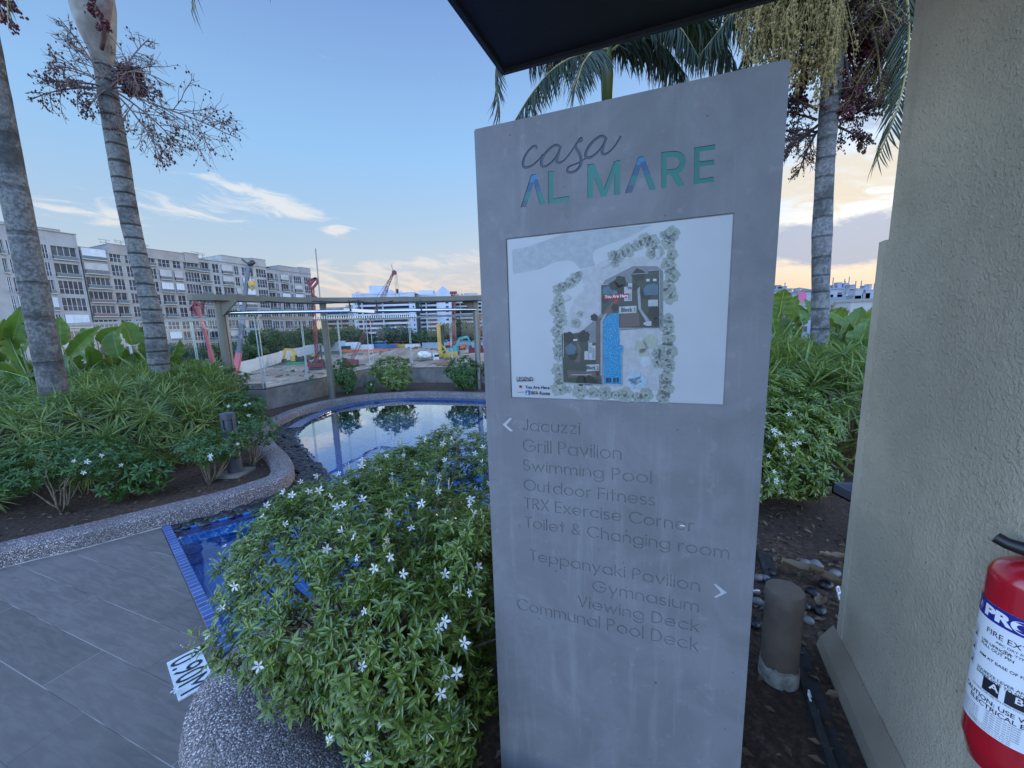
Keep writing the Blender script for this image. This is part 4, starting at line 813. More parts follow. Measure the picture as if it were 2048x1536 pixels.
for k in range(7): lt('inspect regularly and keep dry', -1.36, .835 + .022 * k, .011, 1.); lt('refill after each use of powder', -.55, .805 + .022 * k, .012, 1.)
for k in range(3): lt('do not expose to strong heat or rain at any time', -.95, .955 + .017 * k, .010, 1.)
for k in range(3): wrap('label_pictogram', -1.40, -1.12, zb0 - lh * (.245 + .135 * k), zb0 - lh * (.135 + .135 * k), mat('pictogram', (.55, .57, .6), .4), er + .0009, lab, 6); part('label_pictogram', MB().add([cylpt(a, zb0 - lh * (.13 * k + b), er + .0012) for a, b in [(-1.34, .16), (-1.2, .19), (-1.16, .18), (-1.2, .2), (-1.18, .23), (-1.25, .205), (-1.34, .235)]], [(0, 1, 2, 3), (3, 4, 5, 6)]), BK, lab)
for a in (-.72, -.22, .26): wrap('label_pictogram', a, a + .38, zb0 - lh * .635, zb0 - lh * .515, BK, er + .0010, lab, 8)
ctext('A', -.55, zb0 - lh * .585, lh * .06, WT, 1., .02); ctext('B', -.05, zb0 - lh * .585, lh * .06, WT, 1., .02)
hv = -lft
mb = MB(); hp = np.array([EC[0], EC[1], ztop + .066]); a = hp - lft * -.0 ; 
mb.tube([hp + lft * .066 + np.array([0, 0, .010]), hp + lft * .05 + np.array([0, 0, .003]), hp + lft * .02, hp], [.0125, .0125, .0145, .0145], 16); part('nozzle', mb, MT['black'], ext, 40)
mb = MB(); mb.beam(hp + np.array([0, 0, .016]), hp + hv * .12 + np.array([0, 0, .035]), .018, .006); mb.beam(hp + np.array([0, 0, -.004]) - hv * .01, hp + hv * .11 + np.array([0, 0, -.004]), .018, .006); mb.lathe((hp[0], hp[1], hp[2] - .01), [(.016, -.005), (.016, .03), (.011, .034)], 16); part('lever', mb, MT['black'], ext, 40)
mb = MB(); wb = np.array([EC[0], EC[1], ztop - .02]); dist_w = abs((wb - WA) @ wn); mb.beam(wb - wn * er * .9, wb - wn * (dist_w - .002), .03, .02); part('wall_hook', mb, MT['steel'], ext)
# ================================================================ trellis frame, curtain rail, balustrade
PST = [at_y(441, 640, 6.9), at_y(655, 700, 8.25), at_y(952, 640, 9.1)]
BT = 2.22
tr = thing('trellis_frame', 'olive grey steel frame with flat curved beam on three round posts beyond the pool', 'trellis', (*PST[0][:2], ZS))
for p in PST: part('post', MB().lathe((p[0], p[1], 0), [(.066, ZS - .2), (.066, BT - .1)], 24), MT['olive'], tr, 40)
bp = [at_y(392, 598, 6.75), PST[0], PST[1], PST[2], at_y(972, 598, 9.15)]; bp = smooth_path([(p[0], p[1]) for p in bp], 8)
mb = sweep(bp, [(-.17, BT - .10), (-.17, BT), (.17, BT), (.17, BT - .10)]); part('beam', mb, MT['olive'], tr)
mb = MB()
for p, dx in ((PST[0], 1), (PST[2], -1)): mb.add([(p[0] + dx * .06, p[1] + s_, BT - .1) for s_ in (-.02, .02)] + [(p[0] + dx * .32, p[1] + .05 + s_, BT - .1) for s_ in (-.02, .02)] + [(p[0] + dx * .06, p[1] + s_, BT - .36) for s_ in (-.02, .02)], [(0, 2, 4), (1, 5, 3), (0, 1, 3, 2), (2, 3, 5, 4), (0, 4, 5, 1)])
part('bracket', mb, MT['olive'], tr)
r0, r1 = at_y(449, 626, 7.0), at_y(952, 619, 9.0); rk = thing('curtain_rail', 'shiny steel rail frame hung under the olive beam', 'rail', (*r0[:2], ZS))
part('top_bar', MB().tube([r0 + (r1 - r0) * t for t in np.linspace(0, 1, 9)], .035, 12), MT['chrome'], rk, 40)
b0_, b1_ = r0.copy(), r1.copy(); b0_[2] = b1_[2] = ZS; part('upright', MB().beam(b0_, r0, .055, .055), MT['alu'], rk); part('upright', MB().beam(b1_, r1, .055, .055), MT['alu'], rk)
mb = MB()
for px in (668, 686, 722, 818):
    t = (px - 449) / 503; p = r0 + (r1 - r0) * t; mb.tube([p + np.array([0, 0, .22]), p + np.array([.02, -.03, .12]), p + np.array([.03, -.04, .0])], .016, 6)
for a_, b_ in ((520, 690), (690, 760), (600, 950)):
    ps = [r0 + (r1 - r0) * ((px - 449) / 503) for px in np.linspace(a_, b_, 7)]; mb.tube([p + np.array([0, -.05, .20 - .05 * math.sin(math.pi * i / 6)]) for i, p in enumerate(ps)], .011, 6)
part('hanging_cable', mb, MT['black'], rk); pc = r0 + (r1 - r0) * .475; part('shower_lamp', MB().beam(pc + np.array([-.28, -.06, .03]), pc + np.array([.33, -.06, -.02]), .09, .06), MT['steel'], rk)
mb = MB()
for i in range(46): p = r0 + (r1 - r0) * (.30 + .42 * i / 46) + np.array([0, 0, -.06]); mb.lathe(p, [(.008, -.12), (.014, -.08), (.008, -.02)], 6)
part('curtain_hooks', mb, MT['steel'], rk)
UZ, RZ = .44, 1.83
BAL = [(-16, 8.0), (-8.9, 7.72), (-4.8, 7.4), (-3.9, 10.75), (3, 9.3), (9.5, 7.9), (13, 7.2)]
def runlabel(i): return ['left run of grey upstand wall below the glass', 'left run of grey upstand wall below the glass', 'short angled grey upstand wall behind the middle trellis post', 'long grey upstand wall behind the reflecting pool', 'right run of grey upstand wall behind the right hedge', 'right run'][i]
for nm, pts, lab_, lab2 in (('left', BAL[:3], 'grey concrete parapet behind the left hedge and palms', 'clear glass balustrade with grey top rail behind the left palms'), ('mid', BAL[2:4], 'short angled concrete parapet beside the round olive posts', 'angled glass balustrade seen between the two left olive posts'), ('far', BAL[3:], 'grey-brown concrete parapet beyond the far edge of the pool', 'long glass balustrade overlooking the construction site beyond the pool')):
    pw = MB(); gl = []; rail = MB(); ch = MB()
    for a, b in zip(pts[:-1], pts[1:]):
        a, b = np.array((*a, 0.)), np.array((*b, 0.)); L = np.linalg.norm(b - a); d = (b - a) / L; n_ = np.array((-d[1], d[0], 0))
        pw.obox(a + n_ * -.0 + np.array((0, 0, -.6)), d * L, n_ * .18, (0, 0, UZ + .6)); ch.beam(a + np.array((0, 0, UZ + .012)) + n_ * .06, b + np.array((0, 0, UZ + .012)) + n_ * .06, .06, .03); rail.beam(a + np.array((0, 0, RZ)) + n_ * .06, b + np.array((0, 0, RZ)) + n_ * .06, .075, .05)
        k = max(1, round(L / 1.25))
        for i in range(k):
            g = MB(); g.obox(a + d * (L * i / k + .012) + n_ * .054 + np.array((0, 0, UZ + .03)), d * (L / k - .024), n_ * .012, (0, 0, RZ - UZ - .055))
            for e in (.0, L / k - .034): g.obox(a + d * (L * i / k + .012 + e) + n_ * .053 + np.array((0, 0, UZ + .03)), d * .010, n_ * .014, (0, 0, RZ - UZ - .055), 1)
            gl.append(g)
    solo('parapet_wall', pw, MT['conc'], lab_, 'wall', (*pts[0], 0)); bt = thing('glass_balustrade', lab2, 'balustrade', (*pts[0], UZ)); part('top_rail', rail, MT['alu'], bt); part('base_channel', ch, MT['dark'], bt)
    for g in gl: part('glass_pane', g, [MT['glass'], MT['gedge']], bt)
# ================================================================ bollard light, pipe post, small things in the right bed
BO = at_z(472, 948, ZS); bl = thing('bollard_light', 'dark grey cylindrical bollard light among the small shrubs', 'bollard light', (BO[0], BO[1], ZS)); hb = at_plane(452, 826, BO, (0, 1, 0))[2]; br_ = .068
part('column', MB().lathe((BO[0], BO[1], 0), [(br_, ZS - .05), (br_, hb - .17)], 28), MT['dark'], bl, 40); part('head', MB().lathe((BO[0], BO[1], 0), [(br_ * .8, hb - .17), (br_ * .8, hb - .06), (br_, hb - .06), (br_, hb - .004), (br_ - .006, hb)], 28), MT['dark'], bl, 40)
mb = MB(); 
for a in np.linspace(.8, 5.4, 12): q0 = (BO[0] + br_ * math.cos(a - 1.2), BO[1] + br_ * math.sin(a - 1.2)); q1 = (BO[0] + br_ * math.cos(a - .8), BO[1] + br_ * math.sin(a - .8)); mb.prism([q0, q1, (q1[0] * .98 + BO[0] * .02, q1[1] * .98 + BO[1] * .02), (q0[0] * .98 + BO[0] * .02, q0[1] * .98 + BO[1] * .02)], hb - .17, hb - .06)
part('shade', mb, MT['dark'], bl); part('base_block', MB().box((BO[0] - .13, BO[1] - .13, ZS - .1), (BO[0] + .13, BO[1] + .13, ZS + .03)), MT['conc'], bl)
PP = at_z(1556, 1352, .012); pr = .068; hp_ = at_plane(1570, 1178, PP, np.array([-PP[0], -PP[1], 0]))[2]; pv = thing('vent_post', 'short brown-grey capped pipe post with a rough white cement foot', 'post', (PP[0], PP[1], .012))
part('pipe', MB().lathe((PP[0], PP[1], 0), [(pr, .05), (pr, hp_ - .05)], 32), MT['brown'], pv, 40); part('cap', MB().lathe((PP[0], PP[1], 0), [(pr + .003, hp_ - .055), (pr + .003, hp_ - .006), (pr - .002, hp_)], 32), MT['brown'], pv, 40)
V = []; n = 32
for z, r0_ in ((-.02, pr + .007), (.05, pr + .005), (.085, pr + .003)):
    for j in range(n): V.append((PP[0] + r0_ * math.cos(6.2832 * j / n), PP[1] + r0_ * math.sin(6.2832 * j / n), z + (.010 * math.sin(j * .59 + 1) + .006 * math.sin(j * 1.37) + .004 * math.sin(j * 2.9) if z > .06 else 0)))
part('cement_foot', MB().add(V, [(i * n + j, i * n + (j + 1) % n, (i + 1) * n + (j + 1) % n, (i + 1) * n + j) for i in range(2) for j in range(n)] + [tuple(range(2 * n, 3 * n))]), MT['whiteconc'], pv, True)
def stone(px, py, r, lab_, m_='stone', seed=0, flat=.7):
    p = at_z(px, py, .012); rr = np.random.default_rng(seed); V = ICO2[0].copy(); V *= (1 + .14 * np.sin(V @ rr.normal(0, 2, 3) + rr.uniform(0, 6)))[:, None]; V = V * np.array([r * rr.uniform(.9, 1.3), r, r * flat]); an = rr.uniform(0, 3); V = V @ np.array([[math.cos(an), math.sin(an), 0], [-math.sin(an), math.cos(an), 0], [0, 0, 1]]); V += p + np.array([0, 0, r * flat * .6])
    solo('river_stone', MB().add(V, ICO2[1]), MT[m_], lab_, 'stone', p, 'river stones in the right bed', True)
for i, (px, py, r, m_, lb) in enumerate([(1509, 1254, .026, 'bpeb', 'dark oval stone beside the sign edge, left of the capped post'), (1543, 1147, .024, 'bpeb', 'small black stone just behind the capped post'), (1516, 1160, .030, 'stone', 'grey stone at the sign edge behind the chrome fitting'), (1531, 1160, .025, 'stone', 'grey stone between the chrome fitting and the black stone'), (1612, 1130, .030, 'stone', 'mossy grey stone right behind the dried leaf'), (1632, 1134, .036, 'stone', 'rounded brown-grey stone at the shrub stem'), (1516, 1208, .028, 'stone', 'grey-brown stone below the chrome fitting'), (1532, 1212, .026, 'stone', 'stone pressed against the left side of the capped post'), (1617, 1245, .024, 'stone', 'small pale stone between the capped post and plinth'), (1652, 1175, .040, 'bpeb', 'broad dark stone lying against the wall corner'), (1626, 1190, .034, 'bpeb', 'dark stone under the curled dead leaf'), (1607, 1215, .036, 'bpeb', 'black stone right of the capped post head'), (1640, 1225, .030, 'bpeb', 'black stone behind the plinth end'), (1668, 1150, .030, 'stone', 'grey stone under the white clip on the wall')]): stone(px, py, r, lb, m_, i + 3)
fp = at_z(1506, 1183, .05); solo('pipe_fitting', MB().tube([fp + np.array([-.06, .02, 0]), fp, fp + np.array([.022, -.004, 0])], .014, 14).tube([fp + np.array([.012, -.002, 0]), fp + np.array([.030, -.006, 0])], .019, 14), MT['chrome'], 'short chrome pipe fitting poking out past the sign edge', 'pipe', fp, None, 40)
def clip(px, py, z, tilt, lab_):
    p = at_z(px, py, z); mb = MB(); e1 = np.array([math.cos(tilt), math.sin(tilt), 0]); e2 = np.array([-.3 * math.sin(tilt), .3 * math.cos(tilt), .95])
    for s_ in (-1, 1): mb.tube([p + e1 * s_ * .011 + e2 * t for t in np.linspace(-.03, .03, 5)], .0042, 8)
    for t in (-.03, 0, .03): mb.tube([p - e1 * .011 + e2 * t, p + e1 * .011 + e2 * t], .0042, 8)
    solo('plastic_clip', mb, MT['white'], lab_, 'clip', p)
clip(1678, 1186, .10, .5, 'white plastic clip standing against the wall corner'); clip(1622, 1400, .03, .9, 'white plastic clip lying on the soil beside the drain')
def deadleaf(px, py, L, W, ang, lab_, z=.03, curl=.35, seed=1, m_='dry'):
    p = at_z(px, py, z); rr = np.random.default_rng(seed); n, k = 9, 5; V = []
    for i in range(n):
        t = i / (n - 1); w_ = W * math.sin(math.pi * (.06 + .9 * t)) ** .7
        for j in range(k):
            s_ = (j / (k - 1) - .5) * 2; x = (t - .5) * L; y = s_ * w_ / 2; zz = .02 + curl * W * s_ * s_ * .8 + curl * .2 * L * (t - .5) ** 2 * 2 + rr.normal(0, .004); V.append(p + np.array([x * math.cos(ang) - y * math.sin(ang), x * math.sin(ang) + y * math.cos(ang), zz]))
    F = [(i * k + j, i * k + j + 1, (i + 1) * k + j + 1, (i + 1) * k + j) for i in range(n - 1) for j in range(k - 1)]; solo('dead_leaf', MB().add(V, F), MT[m_], lab_, 'leaf', p, 'dead leaves in the right bed', True)
deadleaf(1604, 1148, .20, .09, -.5, 'large curled brown dead leaf lying behind the capped post', .04, .5, 2); deadleaf(1650, 1165, .16, .07, -1.1, 'folded grey-brown dead leaf by the wall corner', .04, .6, 3); deadleaf(1640, 1212, .09, .05, .6, 'small pale dead leaf above the plinth end', .03, .5, 4); deadleaf(1652, 998, .28, .13, .5, 'big upright brown dead leaf under the shrub near the metal tray', .12, .4, 5); deadleaf(1665, 1120, .14, .05, -.2, 'thin grey dead leaf beside the shrub stem', .03, .5, 6)
# ================================================================ foliage building blocks
def blade(ts, ws, droop, fold, n_mid=True):
    V = []; F = []
    for t, w_ in zip(ts, ws): z = -droop * t * t; V += [(-w_, t, z + fold * w_), (0, t, z), (w_, t, z + fold * w_)]
    for i in range(len(ts) - 1): a = 3 * i; F += [(a, a + 1, a + 4, a + 3), (a + 1, a + 2, a + 5, a + 4)]
    return np.array(V), F
T_JAS = blade([0, .2, .42, .64, .84, 1], [.02, .115, .155, .14, .075, .004], .42, .5)
T_JAS2 = blade([0, .3, .65, 1], [.03, .16, .14, .01], .30, .5)
T_STRAP = blade([0, .2, .42, .64, .84, 1], [.016, .024, .028, .025, .016, .002], .40, .5)
T_LFT = blade([0, .3, .65, 1], [.018, .030, .024, .002], .22, .6)
_pv = []; _pf = []
for k_ in range(5):                                                    # five-petalled pinwheel flower
    a_ = k_ * 2 * math.pi / 5; b_ = len(_pv)
    for r_0, off, z_ in ((.10, -.06, .0), (.10, .08, .0), (.62, -.16, .10), (.60, .26, .06), (1.0, .10, .0)):
        _pv.append((r_0 * math.cos(a_) - off * math.sin(a_), r_0 * math.sin(a_) + off * math.cos(a_), z_))
    _pf += [(b_, b_ + 2, b_ + 3, b_ + 1), (b_ + 2, b_ + 4, b_ + 3)]
T_FLW = (np.array(_pv), _pf)
OCT = (np.array([(1, 0, 0), (-1, 0, 0), (0, 1, 0), (0, -1, 0), (0, 0, 1), (0, 0, -1)], float), [(0, 2, 4), (2, 1, 4), (1, 3, 4), (3, 0, 4), (2, 0, 5), (1, 2, 5), (3, 1, 5), (0, 3, 5)])
def unit(v): return v / (np.linalg.norm(v, axis=-1, keepdims=True) + 1e-9)
def whorls(pos, dirs, rng, nl=(6, 9), L=(.045, .075), spread=(.7, 1.25)):
    P, D, N, S = [], [], [], []
    for p, d in zip(pos, dirs):
        k = rng.integers(*nl); ref = unit(np.cross(d, rng.normal(size=3))); b2 = np.cross(d, ref); a0 = rng.uniform(0, 6.28)
        for i in range(k):
            a = a0 + 6.2832 * i / k + rng.normal(0, .25); rad = math.cos(a) * ref + math.sin(a) * b2; el = rng.uniform(*spread)
            P.append(p - d * rng.uniform(0, .03)); D.append(rad * math.sin(el) + d * math.cos(el)); N.append(d * math.sin(el) - rad * math.cos(el) + np.array((0, 0, .25))); S.append(rng.uniform(*L))
    return frame_mats(np.array(P), np.array(D), np.array(N), S)
def ell_points(E, n, rng, inner=.15):
    P, D = [], []
    vol = np.array([e[1][0] * e[1][1] + e[1][0] * e[1][2] + e[1][1] * e[1][2] for e in E]); vol = vol / vol.sum()
    while len(P) < n:
        c, r = E[rng.choice(len(E), p=vol)]; v = unit(rng.normal(size=3)); s_ = 1 - abs(rng.normal(0, inner)); lump = 1 + .09 * math.sin(7 * v[0] + 3 * c[0]) * math.sin(6 * v[1] + 2) + .07 * math.sin(9 * v[2] + 5 * v[0])
        p = np.array(c) + v * np.array(r) * s_ * lump
        if any((((p - np.array(c2)) / (np.array(r2) * .80)) ** 2).sum() < 1 for c2, r2 in E if c2 is not c): continue
        P.append(p); D.append(unit(v / np.array(r) * .6 + np.array((0, 0, 1.1))))
    return np.array(P), np.array(D)
def stems(mb, base, tips, rng, r0=.012, n=14, fork=.45):
    base = np.array(base, float)
    for t in tips[:n]:
        t = np.array(t); m_ = base + (t - base) * fork + np.array([rng.normal(0, .05), rng.normal(0, .05), .05]); m0 = base + (m_ - base) * .4 + rng.normal(0, .015, 3)
        mb.tube([base + rng.normal(0, .01, 3) * np.array([1, 1, 0]), m0, m_, m_ + (t - m_) * .5 + rng.normal(0, .02, 3), t], [r0, r0 * .8, r0 * .55, r0 * .35, r0 * .2], 5)
FLM = []
def add_flowers(parent, pts, dirs, rng, size=(.017, .023), name='flower'):
    """separate flowers sharing a few meshes: open, half open and wilting"""
    if not FLM:
        for q, (lift, jit) in enumerate(((0., .05), (.35, .10), (.75, .12), (-.35, .14))):
            r_ = np.random.default_rng(q); V = T_FLW[0].copy(); rr = np.hypot(V[:, 0], V[:, 1]); V[:, 2] += lift * rr ** 1.6; k_ = np.repeat(r_.normal(0, jit, 5), 5); V[:, 2] += k_ * rr * 1.2; V[:, :2] *= (1 - .28 * abs(lift) * rr + np.repeat(r_.normal(0, .10, 5), 5))[:, None]
            mbf = MB().add(V, T_FLW[1], 0); mbf.tube([(0, 0, .02), (.05, 0, -.5), (0, 0, -1.1)], .05, 5, 1); FLM.append(mesh_from('flower', mbf, [MT['petal'], MT['bud']]))
    for p, d in zip(pts, dirs):
        o = link(name, FLM[rng.choice(4, p=[.4, .3, .18, .12])], parent); o.location = Vector((p - ORG[parent.name]).tolist()); o.rotation_mode = 'QUATERNION'; q = Vector(d.tolist()).to_track_quat('Z', 'Y'); q = q @ Matrix.Rotation(rng.uniform(0, 6.28), 3, 'Z').to_quaternion(); o.rotation_quaternion = q; s_ = rng.uniform(*size); o.scale = (s_, s_, s_ * rng.uniform(.7, 1.2))
def proj(P):
    Q = np.asarray(P) - CAMP; z = Q @ FWD; return np.stack([1024 + FPX * (Q @ RIGHT) / z, 768 - FPX * (Q @ UP) / z], 1), z
# ---------------------------------------------------------------- the big white-flowered bush by the sign
rng = np.random.default_rng(11)
EB = [((-.60, 1.48, .55), (.56, .50, .40)), ((-.98, 1.58, .53), (.26, .30, .25)), ((-.30, 2.05, .62), (.58, .48, .36)), ((-.36, 1.13, .42), (.34, .22, .36)), ((-.16, 1.28, .50), (.26, .22, .42)), ((-.66, 1.24, .46), (.24, .2, .22)), ((-.92, 1.72, .60), (.36, .32, .22)), ((-.62, 1.95, .66), (.34, .3, .24))]
P, D = ell_points(EB, 7400, rng, .18)
sS = (P - SL) @ SE; dS = (P - SL) @ SN
keep = ~((sS > -.045) & (dS > -.16)) & (P[:, 2] > .07) & ~((P[:, 2] < .26) & (P[:, 1] > 1.75))
hole = (np.hypot(P[:, 0] + .05, P[:, 1] - 2.0) < .34) & (P[:, 2] > .35); keep &= ~(hole & (rng.random(len(P)) < .55))
hole = (np.hypot(P[:, 0] + .80, P[:, 1] - 1.50) < .20) & (rng.random(len(P)) < .5); keep &= ~hole
keep &= ~((P[:, 2] < .22 + .57 * (-.6 - P[:, 0])) & (P[:, 0] < -.42) & (P[:, 1] < 1.8))
P, D = P[keep], D[keep]
bush = thing('jasmine_bush', 'large dense bush dotted with white star flowers in front of the pool and sign', 'bush', (-.5, 1.5, .01))
part('foliage', MB().inst(T_JAS, whorls(P, D, rng, (6, 10), (.019, .040))), MT['jas'], bush)
mb = MB(); ii = rng.choice(len(P), 130, replace=False)
for c_ in range(5): b0 = (-.5 + .16 * math.cos(c_ * 1.3), 1.45 + .14 * math.sin(c_ * 1.3), 0); stems(mb, b0, [P[i] for i in ii[c_ * 26:(c_ + 1) * 26]], rng, .011, 26)
part('stem', mb, MT['stem'], bush, True)
FL = [(450, 1012), (487, 1005), (560, 975), (577, 995), (640, 990), (655, 985), (700, 965), (730, 955), (760, 930), (795, 905), (800, 945), (830, 925), (840, 955), (735, 935), (690, 1005), (665, 1010), (740, 1020), (780, 1035), (855, 1000), (870, 990), (905, 1020), (925, 1010), (945, 990), (960, 965), (905, 1060), (950, 1030), (935, 1015), (955, 920), (975, 940), (970, 900), (845, 870), (870, 920), (1, 1), (640, 1095), (678, 1068), (710, 1075), (715, 1130), (758, 1138), (770, 1120), (795, 1085), (795, 1120), (812, 1145), (832, 1070), (883, 1165), (963, 1120), (735, 1225), (880, 1240), (925, 1195), (930, 1190), (875, 1265), (905, 1295), (882, 1320), (890, 1350), (915, 1350), (897, 1380), (703, 1280), (728, 1318), (655, 1462), (772, 1452), (750, 1505), (492, 1185), (440, 1275), (448, 1240), (420, 1168), (535, 1320), (530, 1040), (565, 1060), (480, 985), (600, 955), (620, 975), (675, 940), (710, 915), (765, 900), (880, 885), (915, 870), (985, 965), (520, 1010), (610, 1010), (640, 960), (815, 985), (860, 940), (890, 955), (690, 1040)]
pr_, pz = proj(P); fi = []
for fx, fy in FL:
    d2 = np.hypot(pr_[:, 0] - fx, pr_[:, 1] - fy); c_ = np.nonzero(d2 < 22)[0]
    if len(c_): j = c_[np.argmin(pz[c_] + d2[c_] * .002)]; fi.append(j)
fi = list(dict.fromkeys(fi)); toc = unit(CAMP - P[fi])
add_flowers(bush, P[fi] + D[fi] * .022 + toc * .022, unit(D[fi] * .7 + toc * .35 + rng.normal(0, .5, (len(fi), 3))), rng, (.013, .0205))
bi = rng.choice(len(P), 150, replace=False); mb = MB()
for j in bi:
    for q in range(3): e = P[j] + D[j] * rng.uniform(.03, .05) + rng.normal(0, .010, 3); mb.tube([P[j], e], [.0012, .0016], 4); mb.inst(OCT, [np.concatenate([np.eye(3) * .0032, e[:, None]], 1)])
part('flower_buds', mb, MT['bud'], bush)['kind'] = 'stuff'
j = np.argmin(np.hypot(pr_[:, 0] - 575, pr_[:, 1] - 1268) + pz * 8); c_ = P[j] + unit(CAMP - P[j]) * .04
dv, _d = ell_points([(tuple(c_), (.035, .035, .045))], 60, rng); part('withered_cluster', MB().inst(T_JAS2, whorls(dv, _d, rng, (3, 5), (.02, .035))), MT['dry'], bush)
# a few blossoms fallen on the pool and the deck
for (px, py, z), lb in (((349, 1088, ZW), 'fallen white blossom floating nearest the deck edge of the pool'), ((362, 1080, ZW), 'fallen white blossom floating just right of another by the pool edge'), ((352, 1384, .012), 'fallen white blossom on the edge of the depth marker tile'), ((450, 1095, ZW), 'fallen white blossom floating at the left rim of the bush')):
    q = at_z(px, py, z); o = link('fallen_flower', FLM[rng.integers(0, 3)]); o.location = Vector((q + np.array([0, 0, .012])).tolist()); o.scale = (.02, .02, .012); o.rotation_euler = (rng.normal(0, .2), rng.normal(0, .2), rng.uniform(0, 6)); tag(o, lb, 'flower', 'fallen blossoms')
# ---------------------------------------------------------------- other flowering shrubs
def shrub(name, label, base, E, n, L, mt, seed, nfl=0, group=None, r0=.010, ns=12, nl=(5, 8), flsz=(.018, .025)):
    rg = np.random.default_rng(seed); t = thing(name, label, 'shrub', base, group); P, D = ell_points(E, n, rg, .22); part('foliage', MB().inst(T_JAS2, whorls(P, D, rg, nl, L)), MT[mt], t)
    mb = MB(); stems(mb, base, [P[i] for i in rg.choice(len(P), min(ns, len(P)), replace=False)], rg, r0, ns); part('stem', mb, MT['stem'], t, True)
    if nfl:
        w_ = unit(CAMP - P); sc_ = (D * w_).sum(1) + ((P - np.array(E[0][0])) * w_).sum(1) * 1.5 + rg.random(len(P)) * .6 + (3. * ((proj(P)[0][:, 0] > 1512) & (proj(P)[0][:, 0] < 1660)) if nfl > 30 else 0); ix = np.argsort(-sc_)[:nfl]
        add_flowers(t, P[ix] + D[ix] * .02 + w_[ix] * .03, unit(D[ix] + w_[ix] * .7 + rg.normal(0, .3, (nfl, 3))), rg, flsz)
    return t
shrub('jasmine_bush', 'white-flowered bush behind the sign on its right side, before the strap-leaved hedge', (1.9, 3.15, .012), [((1.85, 3.05, .66), (.60, .45, .34)), ((2.15, 3.0, .62), (.35, .32, .30)), ((1.7, 2.85, .42), (.4, .3, .28)), ((1.95, 3.45, .84), (.62, .42, .28)), ((2.5, 3.2, .62), (.28, .3, .3)), ((2.15, 2.95, .34), (.42, .3, .26))], 2300, (.035, .068), 'jas', 21, 40, None, .014, 40, (6, 9), (.015, .023))
SH = 'small shrubs in the left bed'
shrub('low_shrub', 'leftmost small branching shrub with a few white flowers in front of the hedge', at_z(125, 1028, ZS), [((-4.02, 3.32, .52), (.50, .38, .17)), ((-3.72, 3.35, .45), (.30, .28, .15)), ((-4.2, 3.1, .42), (.3, .25, .15))], 700, (.03, .052), 'shrub', 31, 5, SH, .010, 10)
shrub('low_shrub', 'small pale green shrub right of the branching shrub, low over the kerb', at_z(262, 998, ZS), [((-3.42, 3.42, .28), (.20, .17, .15)), ((-3.62, 3.3, .2), (.13, .12, .1))], 120, (.05, .075), 'shrub', 32, 0, SH, .007, 8)
shrub('low_shrub', 'loose open shrub left of the bollard light', at_z(420, 968, ZS), [((-3.1, 3.85, .40), (.34, .3, .18)), ((-2.95, 3.7, .42), (.24, .22, .12))], 210, (.04, .06), 'shrub', 33, 3, SH, .008, 16)
shrub('low_shrub', 'thin twiggy shrub right of the bollard light at the kerb bend', at_z(505, 935, ZS), [((-2.98, 4.35, .42), (.26, .24, .20))], 120, (.035, .055), 'shrub', 34, 0, SH, .008, 22)
shrub('low_shrub', 'rounded pale shrub at the right end of the hedge behind the bollard light', at_z(485, 850, ZS), [((-3.62, 5.0, .58), (.34, .3, .20)), ((-3.7, 5.2, .36), (.26, .22, .2))], 240, (.045, .065), 'shrub', 35, 5, SH, .010, 12)
shrub('low_shrub', 'dark leafy shrub at the foot of the left trellis post', (-4.6, 6.3, ZS), [((-4.62, 6.2, .74), (.34, .3, .26)), ((-4.5, 6.1, .45), (.3, .3, .3))], 220, (.05, .08), 'shrub', 36, 2, SH, .010, 12)
SB = 'shrubs behind the pool'
def bshrub(lbl, px, py, y, r, h, seed, n, fl=0): p = at_y(px, py, y); shrub('pool_shrub', lbl, (p[0], y, ZS), [((p[0], y, ZS + h * .62), (r, r * .8, h * .38)), ((p[0] + r * .25, y - .1, ZS + h * .35), (r * .75, r * .6, h * .3))], n, (.06, .10), 'strapd' if seed == 42 else 'shrub', seed, fl, SB, .010, 14, flsz=(.022, .03))
bshrub('leggy shrub just right of the middle trellis post behind the pool', 693, 790, 8.95, .30, .85, 41, 170); bshrub('full bushy shrub in the middle behind the pool', 786, 772, 9.1, .50, .86, 42, 380); bshrub('tiny seedling shrub left of the bushy shrub behind the pool', 741, 770, 8.9, .13, .30, 43, 40, 1); bshrub('open shrub left of the right trellis post behind the pool', 925, 775, 9.0, .42, .80, 44, 240); bshrub('small shrub half hidden behind the sign edge beyond the pool', 985, 775, 9.2, .3, .7, 45, 110); bshrub('tiny seedling with white flower left of the middle trellis post', 628, 795, 8.9, .16, .45, 46, 45, 2)
